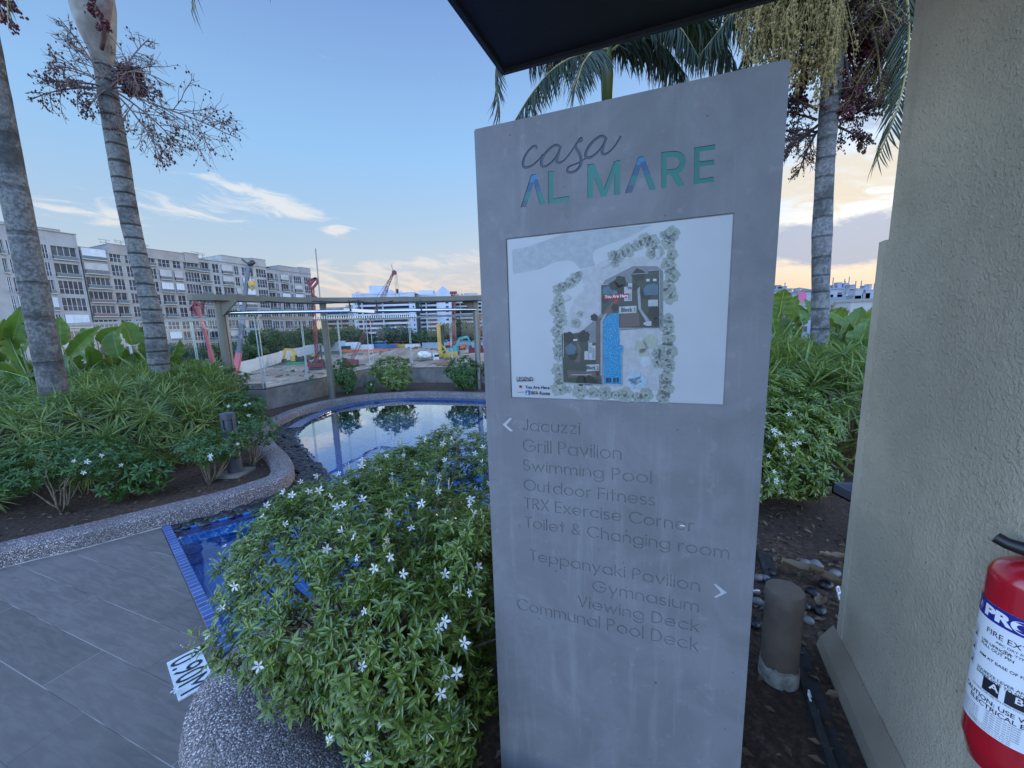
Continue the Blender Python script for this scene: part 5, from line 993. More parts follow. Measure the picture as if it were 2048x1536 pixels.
# ---------------------------------------------------------------- strap-leaved hedges
def hedge(label, poly, ztop, n_top, n_side, seed, mt, L, base):
    rg = np.random.default_rng(seed); P, D = [], []; poly = np.array(poly); lo, hi = poly.min(0), poly.max(0)
    while len(P) < n_top:
        p = rg.uniform(lo, hi)
        if inpoly(p, poly): P.append((*p, ztop(p) + rg.normal(0, .04))); D.append(unit(np.array([rg.normal(0, .3), rg.normal(0, .3), 1])))
    per = np.roll(poly, -1, 0) - poly; ln = np.linalg.norm(per, axis=1); ctr = poly.mean(0)
    for _ in range(n_side):
        i = rg.choice(len(poly), p=ln / ln.sum()); q = poly[i] + per[i] * rg.random(); nn_ = np.array([per[i][1], -per[i][0]]) / ln[i]; f = rg.random() ** .8
        zt = ztop(q); q2 = q + nn_ * (.10 * math.sin(math.pi * f) + rg.normal(0, .05)); P.append((*q2, .12 + (zt - .12) * f)); D.append(unit(np.array([nn_[0] + rg.normal(0, .3), nn_[1] + rg.normal(0, .3), .25 + f * .7])))
    Mx = []; 
    for p, d in zip(P, D):
        k = rg.integers(24, 36); ref = unit(np.cross(d, rg.normal(size=3))); b2 = np.cross(d, ref); p = np.array(p); sz = rg.uniform(.8, 1.15)
        a = rg.uniform(0, 6.2832, k); el = np.abs(rg.normal(.98, .36, k)); rad = np.cos(a)[:, None] * ref + np.sin(a)[:, None] * b2
        dd = rad * np.sin(el)[:, None] + d * np.cos(el)[:, None]; nn_ = d * np.sin(el)[:, None] - rad * np.cos(el)[:, None] + np.array((0, 0, .3))
        Mx.append(frame_mats(p - d * rg.uniform(0, .06, k)[:, None], dd, nn_, rg.uniform(*L, k) * sz))
    t = thing('strap_leaf_hedge', label, 'hedge', base); part('foliage', MB().inst(T_STRAP, np.concatenate(Mx)), MT[mt], t)
    mb = MB()
    for _ in range(70):
        q = rg.uniform(lo, hi)
        if inpoly(q, poly): mb.tube([(*q, ZS - .05), (q[0] + rg.normal(0, .05), q[1] + rg.normal(0, .05), .5), (q[0] + rg.normal(0, .08), q[1] + rg.normal(0, .08), ztop(q) - .05)], [.014, .011, .006], 5)
    part('stem', mb, MT['stem'], t, True)['kind'] = 'stuff'; return t
hedge('long knee-high hedge of narrow strap-like leaves under the left palms', [(-8.0, 2.35), (-5.1, 2.75), (-4.25, 3.65), (-3.72, 4.35), (-4.05, 5.2), (-4.75, 6.35), (-5.6, 6.75), (-9, 6.9)], lambda p: .84 + .055 * (p[1] - 3) + .05 * math.sin(3 * p[0] + 2 * p[1]) - .22 * max(0, (p[0] + 4.6)), 1100, 950, 51, 'strapd', (.12, .22), (-5, 4, ZS))
hedge('bright green strap-leaved hedge at the foot of the right palm', [(2.1, 4.05), (2.95, 3.75), (3.1, 3.35), (5.2, 3.6), (5.4, 5.9), (2.1, 5.9)], lambda p: .90 + .07 * (p[1] - 3) + .05 * math.sin(4 * p[0]), 360, 300, 52, 'strap', (.20, .32), (3.2, 4.4, .012))
# ---------------------------------------------------------------- broad-leaved plants
def bigleaf(mb, pet, base, b, t, w_, seed, bend=.12, roll=0.):
    """paddle leaf from blade base b to tip t, petiole from plant base"""
    rg = np.random.default_rng(seed); b, t = np.array(b, float), np.array(t, float); d = t - b; L = np.linalg.norm(d); d /= L
    toc = unit(CAMP - (b + t) / 2); sd_ = unit(np.cross(d, toc)); nm = np.cross(sd_, d); c_, s_ = math.cos(roll), math.sin(roll); sd_, nm = sd_ * c_ + nm * s_, nm * c_ - sd_ * s_
    n, k = 17, 9; V = []; ph = rg.uniform(0, 6); UVL = []; rag = 1 - np.abs(rg.normal(0, .05, (n, 2))) - (rg.random((n, 2)) < .10) * rg.uniform(.1, .35, (n, 2))
    for i in range(n):
        u = i / (n - 1); ww = w_ * (math.sin(math.pi * min(1, (u * .96 + .035) ** .88)) ** .78)
        for j in range(k):
            s2 = (j / (k - 1) - .5) * 2; UVL.append((u, s2)); s2 *= rag[i][int(s2 > 0)] if abs(s2) > .7 else 1; rip = .012 * math.sin(9 * u * 3 + ph) * abs(s2) + rg.normal(0, .003)
            V.append(b + d * L * u + sd_ * s2 * ww / 2 + nm * (abs(s2) * ww * .24 - bend * L * u * u + rip))
    mb.add(V, [(i * k + j, i * k + j + 1, (i + 1) * k + j + 1, (i + 1) * k + j) for i in range(n - 1) for j in range(k - 1)]); mb.uv = UVL
    base = np.array(base, float); mid = base + (b - base) * .55 + np.array([0, 0, .08]); pet.tube([base, mid, b, b + d * L * .5 - nm * bend * L * .25 - nm * .006, b + d * L * .93 - nm * bend * L * .86 - nm * .004], [.016, .013, .010, .006, .002], 6)
def broad(label, base, leaves, y0, seed, extra=0, spread=.5):
    t = thing('broad_leaf_plant', label, 'plant', base, 'broad-leaved plants along the balustrade'); rg = np.random.default_rng(seed); pet = MB(); leaves = list(leaves)
    for (bx, by, tx, ty, w_, dy) in list(leaves)[:extra or len(leaves)]: jx = rg.normal(0, 22); leaves.append((bx + jx, by + 25, tx + jx + rg.normal(0, 25), ty + rg.uniform(12, 50), w_ * rg.uniform(.6, .95), dy + rg.uniform(-.1, .5)))
    for q, (bx, by, tx, ty, w_, dy) in enumerate(leaves):
        mb = MB(); bigleaf(mb, pet, np.array(base) + rg.normal(0, .08, 3) * np.array([1, 1, 0]), at_y(bx, by, y0 + dy), at_y(tx, ty, y0 + dy + rg.normal(0, .12)), w_ * .84, seed * 9 + q, rg.uniform(.02, .2), rg.normal(0, .85)); lo = part('leaf', mb, MT['big'], t, True); ul = lo.data.uv_layers.new(name='UVMap'); ul.data.foreach_set('uv', [c for lp in lo.data.loops for c in mb.uv[lp.vertex_index]])
    part('leaf_stalk', pet, mat('leaf_stalk', (.20, .27, .09), .5), t, True); return t
g = lambda x, y: (x, y, ZS)
broad('broad-leaved plant at the far left edge with big leaves beside the thick palm', g(-6.3, 5.1), [(55, 755, -20, 720, .42, 0), (30, 770, -60, 690, .4, .2), (20, 700, 45, 618, .30, .3), (50, 745, 5, 670, .34, .1), (15, 820, -40, 760, .3, -.2), (40, 690, 60, 640, .25, .5), (60, 800, 20, 735, .28, -.1), (-10, 700, -40, 640, .3, .3)], 5.0, 61)
broad('broad-leaved plant between the two left palms with some browned leaves', g(-5.6, 6.6), [(190, 745, 175, 690, .40, 0), (225, 735, 215, 665, .42, .1), (265, 690, 250, 640, .52, -.1), (230, 755, 245, 690, .48, .1), (262, 765, 275, 700, .45, 0), (185, 700, 165, 655, .34, .2), (205, 690, 235, 655, .36, .3), (288, 670, 296, 648, .20, .1), (160, 760, 145, 700, .3, .1), (175, 780, 205, 745, .3, -.3), (285, 720, 283, 680, .25, .2), (205, 740, 180, 735, .2, -.1)], 6.3, 62)
broad('broad-leaved plant peeping out on the right of the thick left palm', g(-6.4, 5.9), [(122, 690, 118, 634, .34, 0), (140, 750, 128, 700, .34, .1), (150, 740, 140, 695, .3, .3), (130, 770, 118, 720, .3, .2)], 5.9, 63)
broad('single broad leaf rising right of the ringed left palm', g(-4.9, 6.5), [(340, 722, 366, 682, .30, 0), (345, 735, 335, 710, .25, .1), (360, 742, 395, 720, .22, .1)], 6.4, 64)
g2 = lambda x, y: (x, y, .012)
broad('broad-leaved plant left of the right palm near the sign edge', g2(3.9, 6.3), [(1560, 625, 1566, 577, .46, 0), (1585, 640, 1590, 592, .34, -.2), (1605, 650, 1600, 605, .32, 0), (1618, 630, 1612, 598, .25, .2), (1555, 690, 1590, 640, .40, -.1), (1600, 680, 1605, 635, .38, .1), (1545, 660, 1530, 630, .3, .2), (1570, 690, 1545, 660, .35, .1), (1580, 700, 1585, 660, .4, -.2), (1555, 640, 1545, 595, .4, .3), (1610, 700, 1590, 670, .3, .1)], 6.2, 65)
broad('broad-leaved plant between the right palm and the stucco wall', g2(5.0, 6.3), [(1690, 640, 1660, 622, .35, 0), (1700, 675, 1722, 612, .35, -.5), (1715, 700, 1735, 640, .4, -.8), (1690, 700, 1702, 650, .26, -.3), (1720, 715, 1690, 690, .26, -.7), (1680, 670, 1705, 640, .34, .1), (1665, 690, 1680, 655, .3, .2), (1740, 700, 1700, 668, .3, -.4), (1740, 690, 1765, 600, .4, -.6), (1680, 700, 1668, 680, .25, .1)], 6.0, 66)
# ---------------------------------------------------------------- palms
def frond(t, _u, pts, L, n, rg, droop=.6, r0=.02, side=(1, -1)):
    P = smooth_path(pts, 8); cum = np.concatenate([[0], np.cumsum(np.linalg.norm(np.diff(P, axis=0), axis=1))]); tot = cum[-1]
    mbr = MB(); mbl = mbr; mbr.tube(P[::2] if len(P) % 2 else P, np.linspace(r0, .004, len(P[::2]) if len(P) % 2 else len(P)), 6)
    Ps, Ds, Ns, Ss = [], [], [], []
    for i in range(n):
        u = .10 + .90 * i / n; q = np.array([np.interp(u * tot, cum, P[:, k]) for k in range(3)]); q2 = np.array([np.interp(min(tot, u * tot + .02), cum, P[:, k]) for k in range(3)]); q1 = np.array([np.interp(u * tot - .02, cum, P[:, k]) for k in range(3)]); tg = unit(q2 - q1)
        sv = unit(np.cross(tg, (0, 0, 1.)) + 1e-4); 
        for s_ in side:
            Ps.append(q); Ds.append(sv * s_ * .75 + tg * (.45 + .35 * u) + np.array([0, 0, -droop * rg.uniform(.5, 1.3)]) + rg.normal(0, .10, 3)); Ns.append(np.cross(sv, tg) * 1. + np.array([0, 0, .4]) + rg.normal(0, .3, 3)); Ss.append(L * (math.sin(math.pi * (.12 + .78 * u)) ** .6) * rg.uniform(.85, 1.1))
    mbl.inst(T_LFT, frame_mats(np.array(Ps), np.array(Ds), np.array(Ns), np.array(Ss)), 1); part('frond', mbl, [MT['twigg'], MT['frond']], t)
def spray(t, m2, p0, d0, L, rg, fr=.010, nlat=18, bend=-.5, dens=1., r0=.02, fruit=.5):
    """branched fruit stalk"""
    mbt, mbf = MB(), MB(); N_ = 9; P = [np.array(p0, float)]; d = unit(np.array(d0, float))
    for i in range(N_): d = unit(d + np.array([0, 0, bend / N_]) + rg.normal(0, .05, 3)); P.append(P[-1] + d * L / N_)
    P = np.array(P); mbt.tube(P, np.linspace(r0, .005, len(P)), 5); fp = []
    for i in range(nlat):
        u = .18 + .8 * (i / nlat); k = u * N_; a = P[int(k)] + (P[min(int(k) + 1, N_)] - P[int(k)]) * (k % 1); tg = unit(P[min(int(k) + 1, N_)] - P[int(k)]); sv = unit(np.cross(tg, rg.normal(size=3)))
        ll = L * .52 * (1.05 - u * .75) * rg.uniform(.7, 1.15); dd = unit(tg * .8 + sv * .85); Q = [a]
        for j in range(6): dd = unit(dd + np.array([0, 0, bend * .10]) + rg.normal(0, .13, 3)); Q.append(Q[-1] + dd * ll / 6)
        Q = np.array(Q); mbt.tube(Q, np.linspace(.0062, .003, 7), 4, cap=False)
        for j in range(int(9 * dens)):
            v = rg.uniform(.2, 1) * 6; b = Q[int(min(v, 5.99))] + (Q[int(min(v, 5.99)) + 1] - Q[int(min(v, 5.99))]) * (v % 1); dd2 = unit(Q[-1] - Q[0] + rg.normal(0, .8, 3) * ll); l2 = ll * rg.uniform(.25, .5); W = [b]
            for m_ in range(4): dd2 = unit(dd2 + np.array([0, 0, bend * .08]) + rg.normal(0, .2, 3)); W.append(W[-1] + dd2 * l2 / 4)
            W = np.array(W); mbt.tube(W, np.linspace(.0036, .0018, 5), 3, cap=False)
            for m_ in range(5):
                if rg.random() < fruit: fp.append(W[rg.integers(1, 5)] + rg.normal(0, .012, 3))
    if fp:
        fp = np.array(fp); s_ = fr * rg.uniform(.75, 1.25, len(fp)); Mx = np.zeros((len(fp), 3, 4)); Mx[:, 0, 0] = s_; Mx[:, 1, 1] = s_; Mx[:, 2, 2] = s_ * 1.25; Mx[:, :, 3] = fp; mbf.inst(OCT if fr < .014 else ICO1, Mx)
    st = part('fruit_stalk', mbt, m2[0], t, True)
    if fp is not None and len(fp): part('fruit', mbf, m2[1], st)['kind'] = 'stuff'
def trunk_part(t, axis, rad, m_, n=28, seed=0):
    rg = np.random.default_rng(seed); A = smooth_path(axis, 10); rr = np.interp(np.linspace(0, len(rad) - 1, len(A)), range(len(rad)), rad) * (1 + rg.normal(0, .008, len(A))); return part('trunk', MB().tube(A, rr, n), m_, t, True)
def ext_axis(pa, pb, y, zb, zt):
    a, b = at_y(*pa, y), at_y(*pb, y); f = lambda z: a + (b - a) * ((z - a[2]) / (b[2] - a[2])); return [f(z) for z in np.linspace(zb, zt, 6)]
rg = np.random.default_rng(71)
ax = ext_axis((112, 800), (-28, 100), 4.2, ZS - .1, 6.6); p1 = thing('palm_tree', 'thick mottled grey palm at the far left edge of the photo', 'palm tree', (*ax[0][:2], ZS), 'ringed palms in the planting beds')
trunk_part(p1, ax, [.128, .112, .106, .106, .104, .098], MT['trunk1'], 32, 1)
top = ax[-1]
frond(p1, 0, [top, at_y(-40, -260, 4.0), at_y(8, -150, 3.8), at_y(16, 40, 3.7)], .32, 50, rg, 1.0)
for k in range(7): a = k * .9 + 2.0; frond(p1, 0, [top, top + np.array([.9 * math.cos(a), .9 * math.sin(a), 1.1]), top + np.array([1.8 * math.cos(a), 1.8 * math.sin(a), 1.1]), top + np.array([2.5 * math.cos(a), 2.5 * math.sin(a), .3])], .55, 40, rg, .5)
spray(p1, (MT['twig'], MT['redberry']), at_y(-40, -40, 4.1), (.7, -.2, -.3), .55, rg, .012, 10, -.9, .8, .012, .8)
# ringed left palm with crownshaft and bare fruit sprays
ax = [at_y(320, 742, 5.55) * np.array([1, 1, 0]) + np.array([0, 0, ZS - .1])] + [at_y(x, y, 5.55) for x, y in ((318, 725), (306, 640), (288, 560), (264, 460), (248, 380), (235, 300), (218, 200), (207, 128))]
p2 = thing('palm_tree', 'slender dark-ringed palm left of the trellis with sprays of bare fruit twigs', 'palm tree', (*ax[0][:2], ZS), 'ringed palms in the planting beds')
trunk_part(p2, ax, [.128, .121, .115, .098, .104, .108, .112, .106, .097], MT['trunk2'], 28, 2)
cs = [at_y(x, y, 5.55) for x, y in ((207, 132), (201, 95), (192, 55), (184, 5), (176, -60), (165, -140), (155, -230), (148, -330))]; part('crownshaft', MB().tube(smooth_path(cs, 5), np.interp(np.linspace(0, 7, 36), range(8), [.094, .14, .19, .222, .21, .17, .12, .08]), 24), MT['shaft'], p2, True)
top = cs[-1]
cr2 = MB(); cr2.tube([at_y(203, 100, 5.33), at_y(208, 60, 5.28), at_y(214, 0, 5.27), at_y(214, -60, 5.3)], [.02, .045, .06, .05], 8); part('leaf_sheath', cr2, MT['twig'], p2, True)
frond(p2, 0, [top, at_y(300, -300, 5.2), at_y(380, -150, 4.9), at_y(384, 26, 4.8)], .42, 60, rg, .8)
for k in range(7): a = k * .9 + 1.2; frond(p2, 0, [top, top + np.array([.9 * math.cos(a), .9 * math.sin(a), .9]), top + np.array([1.8 * math.cos(a), 1.8 * math.sin(a), .9]), top + np.array([2.6 * math.cos(a), 2.6 * math.sin(a), .2])], .55, 40, rg, .5)
o_ = at_y(218, 175, 5.5)
def to(px, py, y): return at_y(px, py, y) - o_
for (tx, ty, y, b, s_) in ((485, 280, 5.2, -.35, 1), (355, 345, 5.4, -.6, 2), (420, 300, 5.6, -.45, 12), (345, 130, 5.0, -.7, 6), (320, 75, 5.9, -.55, 8), (330, 190, 5.6, -.5, 13), (40, 195, 5.3, -.55, 3), (75, 105, 5.6, -.5, 9), (60, 150, 5.1, -.6, 14), (100, 15, 5.2, -.3, 7), (150, 235, 5.2, -.8, 4)):
    r_g = np.random.default_rng(80 + s_); v = to(tx, ty, y); L_ = np.linalg.norm(v) * .82; spray(p2, (MT['twig'], MT['berry']), o_ + v * .05, v / L_ + np.array([0, 0, -b * .45]), L_, r_g, .0125, 17 if L_ > 1.2 else 13, b, 1.15, .013, .17 if s_ not in (6, 8, 7) else .03)
for k in range(5): spray(p2, (MT['twig'], MT['berry']), at_y(258, 118, 5.5) + rg.normal(0, .03, 3), (.1, 0, -1), .42, rg, .014, 10, -.2, .7, .008, .8)
spray(p2, (MT['twig'], MT['redberry']), at_y(178, -15, 5.2), (.35, -.1, -.8), .42, rg, .012, 8, -.5, .7, .008, .9)
# right palm
ax = [at_y(1638, 700, 5.3) * np.array([1, 1, 0]) + np.array([0, 0, 0.])] + [at_y(x, y, 5.3) for x, y in ((1638, 690), (1640, 640), (1641, 575), (1644, 470), (1647, 400), (1652, 300), (1661, 190), (1667, 100), (1680, 0), (1694, -110))]
p3 = thing('palm_tree', 'pale smooth-ringed palm between the sign and the stucco wall, laden with yellow-green fruit strings', 'palm tree', (*ax[0][:2], .012), 'ringed palms in the planting beds')
trunk_part(p3, ax, [.118, .108, .099, .097, .112, .102, .10, .108, .114, .125, .11], MT['trunk3'], 28, 3)
top = at_y(1700, -170, 5.3)
frond(p3, 0, [top, at_y(1790, -120, 5.0), at_y(1818, 60, 4.7), at_y(1800, 200, 4.5), at_y(1752, 325, 4.45)], .42, 70, rg, .7)
frond(p3, 0, [top, at_y(1600, -150, 5.6), at_y(1500, -20, 5.9), at_y(1400, 110, 6.0)], .6, 80, rg, .8)
frond(p3, 0, [top, at_y(1620, -60, 5.8), at_y(1540, 20, 6.2), at_y(1480, 130, 6.3)], .6, 80, rg, .8)
frond(p3, 0, [top, at_y(1730, -120, 5.6), at_y(1790, -60, 5.7), at_y(1830, 40, 5.8)], .55, 70, rg, .9)
frond(p3, 0, [top, at_y(1640, -90, 6.2), at_y(1590, -40, 6.6), at_y(1560, 70, 6.8)], .6, 70, rg, .9)
frond(p3, 0, [top, at_y(1740, -60, 6.0), at_y(1770, 60, 6.3), at_y(1775, 190, 6.4)], .55, 80, rg, .8)
for k in range(7): a = k * .9 + .5; frond(p3, 0, [top, top + np.array([.9 * math.cos(a), .9 * math.sin(a), 1.0]), top + np.array([1.8 * math.cos(a), 1.8 * math.sin(a), .9]), top + np.array([2.5 * math.cos(a), 2.5 * math.sin(a), .1])], .6, 40, rg, .5)
mt_, mf_ = MB(), MB(); fp = []
for k in range(430):                                                   # hanging strings of unripe fruit
    px, py = 1690 - 205 * rg.random() ** 1.2, rg.uniform(-120, 50); y = 4.75 + rg.normal(0, .16); a = at_y(px, py, y); root = at_y(1650 + rg.normal(0, 12), -60 + rg.normal(0, 20), 5.05); ln = rg.uniform(.4, .95) * (1. if px > 1540 else .65); q = a + np.array([rg.normal(0, .08), rg.normal(0, .05), -ln]); m_ = (root + a) / 2 + np.array([0, 0, .12]); W = smooth_path([root, m_, a, (a + q) / 2 + rg.normal(0, .03, 3), q], 4); mt_.tube(W, np.linspace(.006, .002, len(W)), 3, cap=False)
    for j in range(int(34 * ln)): u = rg.uniform(7, len(W) - 1.01); i = int(u); fp.append(W[i] + (W[i + 1] - W[i]) * (u - i) + rg.normal(0, .012, 3))
fp = np.array(fp); s_ = .0125 * rg.uniform(.8, 1.3, len(fp)); Mx = np.zeros((len(fp), 3, 4)); Mx[:, 0, 0] = s_; Mx[:, 1, 1] = s_; Mx[:, 2, 2] = s_ * 1.2; Mx[:, :, 3] = fp; mf_.inst(OCT, Mx)
fs = part('fruit_stalk', mt_, MT['twigg'], p3, True); part('fruit', mf_, MT['budg'], fs)['kind'] = 'stuff'
o_ = at_y(1672, 60, 5.4)
for tx, ty, y, b, s_ in ((1752, 130, 5.2, -.6, 1), (1735, 190, 5.5, -.8, 2), (1700, 215, 5.2, -.9, 3), (1600, 190, 5.6, -.8, 4), (1575, 160, 5.4, -.7, 5), (1770, 70, 5.4, -.5, 7), (1720, 90, 5.7, -.7, 8)):
    r_g = np.random.default_rng(100 + s_); v = at_y(tx, ty, y) - o_; L_ = np.linalg.norm(v) * 1.05; spray(p3, (MT['twig'], MT['redberry']), o_, v / L_ + np.array([0, 0, -b * .45]), L_, r_g, .016, 15, b, 1.0, .02, .7)
for tx, ty, y, b, s_ in ((1790, 20, 5.0, -.5, 1), (1760, 60, 4.8, -.8, 2), (1800, 100, 5.1, -.5, 3), (1740, 30, 5.0, -.9, 4), (1785, 160, 4.9, -.9, 5), (1720, -10, 4.9, -.9, 6)):
    r_g = np.random.default_rng(140 + s_); a = at_y(1690, -60, 5.2); v = at_y(tx, ty, y) - a; L_ = np.linalg.norm(v) * 1.1; spray(p3, (MT['twigg'], MT['berry']), a, v / L_ + np.array([0, 0, -b * .45]), L_, r_g, .012, 16, b, 1.5, .02, .5)
for ox, oy, tx, ty, y, b, s_, fr_ in ((1636, 250, 1562, 330, 5.5, -.4, 1, .05), (1634, 265, 1575, 255, 5.6, -.3, 2, .05), (1634, 262, 1600, 355, 5.4, -.7, 3, .05), (1634, 240, 1560, 215, 5.7, -.3, 4, .2), (1630, 270, 1540, 290, 5.8, -.4, 9, .05), (1632, 255, 1570, 300, 5.2, -.5, 10, .05), (1634, 220, 1570, 180, 5.3, -.4, 11, .3), (1668, 240, 1770, 175, 5.5, -.5, 5, .35), (1668, 250, 1725, 300, 5.3, -.5, 6, .35), (1668, 245, 1752, 225, 5.4, -.3, 7, .3)):
    r_g = np.random.default_rng(120 + s_); a = at_y(ox, oy, 5.4); v = at_y(tx, ty, y) - a; L_ = np.linalg.norm(v) * .98; spray(p3, (MT['twigd'], MT['berry']), a, v / L_ + np.array([0, 0, -b * .45]), L_, r_g, .012, 16, b, 1.3, .018, fr_)
# palm whose crown shows above the sign
ax = [at_y(1214, y, 7.2) for y in (900, 700, 500, 300, 190)]; ax[0][2] = 0; p4 = thing('palm_tree', 'green-shafted palm whose drooping fronds show above the top edge of the sign', 'palm tree', (ax[0][0], 7.2, .012), 'ringed palms in the planting beds')
trunk_part(p4, ax, [.10, .09, .088, .086, .085], MT['trunk3'], 20, 4); part('crownshaft', MB().tube([at_y(1214, 215, 7.2), at_y(1214, 150, 7.2), at_y(1212, 95, 7.2), at_y(1210, 40, 7.2)], [.085, .105, .09, .05], 18), MT['shaftg'], p4, True)
c_ = at_y(1212, 95, 7.2)
for pts, L_, n_ in (([(1208, 112, 7.2), (1165, 108, 7.0), (1110, 135, 6.8), (1065, 185, 6.6), (1030, 240, 6.5)], .62, 44), ([(1205, 70, 7.2), (1110, 10, 7.0), (1030, 40, 6.8), (995, 120, 6.7), (997, 235, 6.7)], .55, 50), ([(1218, 105, 7.2), (1262, 78, 7.1), (1320, 88, 7.0), (1372, 150, 6.9)], .66, 44), ([(1218, 95, 7.2), (1300, 40, 7.4), (1400, 62, 7.5), (1462, 130, 7.5)], .7, 46),
                    ([(1216, 85, 7.2), (1250, 20, 7.0), (1330, 0, 6.8), (1430, 60, 6.7), (1480, 150, 6.6)], .7, 50), ([(1210, 90, 7.3), (1180, 60, 7.7), (1140, 70, 8.2), (1095, 130, 8.6)], .65, 44), ([(1216, 90, 7.3), (1260, 50, 7.8), (1310, 80, 8.3), (1350, 150, 8.5)], .7, 44), ([(1212, 100, 7.1), (1190, 100, 6.5), (1165, 130, 6.1), (1150, 185, 5.9)], .5, 38), ([(1216, 80, 7.2), (1280, 30, 6.6), (1350, 45, 6.2), (1400, 120, 6.0)], .6, 46), ([(1216, 80, 7.3), (1300, 0, 7.8), (1420, -10, 8.2), (1500, 70, 8.4)], .8, 50), ([(1212, 80, 7.3), (1150, 40, 7.6), (1090, 60, 7.9), (1060, 130, 8.0)], .7, 46), ([(1216, 85, 7.3), (1290, 10, 8.0), (1390, 20, 8.6), (1440, 100, 8.9)], .8, 46)):
    frond(p4, 0, [at_y(*p) for p in pts], L_, int(n_ * 1.6), rg, .95, .022)
mb = MB(); b0 = WA - wn * .5 - wd * .1 + np.array([0, 0, 1.95]); shrub('ledge_plant', 'small dark sprig growing by the metal upright on the wall ledge', b0, [((b0[0] - .06, b0[1], 2.16), (.10, .08, .07))], 16, (.05, .07), 'jas', 90, 0, None, .005, 5)
# ================================================================ apartment blocks on the left, stepped along one facade line
KB = 1.6; FA = np.array([-95., 67., 0.]) * KB; FU = np.array([math.sin(R(23.5)), math.cos(R(23.5)), 0]); FN = np.array([FU[1], -FU[0], 0])     # along the facade, out of it
def fac(px, py): w = at_plane(px, py, FA, FN); return (w - FA) @ FU, w[2]
FPt = lambda u, z, d=0.: FA + FU * u + FN * d + np.array([0, 0, z])
WP = mat('white_render', (.34, .325, .305), .8, vary=.10, vscale=.25); WP2 = mat('pale_grey_render', (.31, .295, .28), .8, vary=.10, vscale=.3); WP3 = mat('cream_render', (.32, .29, .255), .8, vary=.1, vscale=.3)
def winglass():
    m = bpy.data.materials.new('window_glass'); m.use_nodes = True; T = NT(m.node_tree); b = T.n['Principled BSDF']
    tc = T.node('ShaderNodeTexCoord').outputs['Object']; n = T.noise(tc, .35, 3); T.l.new(T.mix(T.step(n, .40, .64), (.014, .019, .028), (.065, .072, .085)), b.inputs['Base Color']); b.inputs['Roughness'].default_value = .12; b.inputs['Specular IOR Level'].default_value = .35; return m
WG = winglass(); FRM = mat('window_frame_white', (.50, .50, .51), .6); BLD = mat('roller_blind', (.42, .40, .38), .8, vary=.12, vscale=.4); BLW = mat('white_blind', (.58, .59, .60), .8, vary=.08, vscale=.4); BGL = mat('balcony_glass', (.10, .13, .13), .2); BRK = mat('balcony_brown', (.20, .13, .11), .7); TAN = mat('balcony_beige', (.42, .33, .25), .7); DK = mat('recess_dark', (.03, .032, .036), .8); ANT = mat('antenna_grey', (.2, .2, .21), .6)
rb2 = random.Random(12)
def window(par, u0, u1, z0, z1, style, d=0.):
    W = u1 - u0
    def B(mb, ua, ub, za, zb, da, db, mi=0): mb.obox(FPt(ua, za, d + da), FU * (ub - ua), FN * (db - da), (0, 0, zb - za), mi)
    if style == 'w':                                                   # window with white mullions
        mb = MB(); B(mb, u0, u1, z0, z1, -.3, -.12, 0); k = max(2, round(W / 1.1))
        for i in range(k + 1): x = u0 + W * i / k; B(mb, x - .06, x + .06, z0, z1, -.12, -.03, 1)
        B(mb, u0, u1, z0 + (z1 - z0) * .36, z0 + (z1 - z0) * .36 + .09, -.12, -.02, 1); return part('window', mb, [WG, FRM], par)
    mb = MB(); B(mb, u0, u1, z0, z1, -.7, -.5, 0); k = max(2, round(W / 1.3))
    for i in range(k + 1): x = u0 + W * i / k; B(mb, x - .06, x + .06, z0, z1, -.5, -.42, 1)
    if style in ('s', 'S'): f = rb2.uniform(.55, .72) if style == 's' else .98; B(mb, u0, u1, z1 - (z1 - z0) * f, z1, .2, .26, 2)
    if style == 'S':
        for i in range(4): x = u0 + W * i / 3; B(mb, x - .04, x + .04, z0, z1, .26, .3, 3)
    w = part('window', mb, [WG, FRM, BLD if style == 's' else BLW, FRM], par)
    mb = MB(); B(mb, u0 - .1, u1 + .1, z0 - .22, z0, -.6, .75, 0); B(mb, u0, u1, z0 + .05, z0 + 1.0, .62, .66, 1); B(mb, u0, u1, z0 + 1.0, z0 + 1.06, .60, .70, 2)
    if style == 'B': B(mb, u0, u1, z0 + .05, z0 + 1.0, .66, .70, 3)
    if style == 'b': 
        for _ in range(2): x = rb2.uniform(u0 + .3, u1 - .8); B(mb, x, x + .6, z0, z0 + .8, .0, .4, rb2.choice([4, 5]))
    part('balcony', mb, [FRM, BGL, FRM, BRK, TAN, MT['shaftg']], par); return w
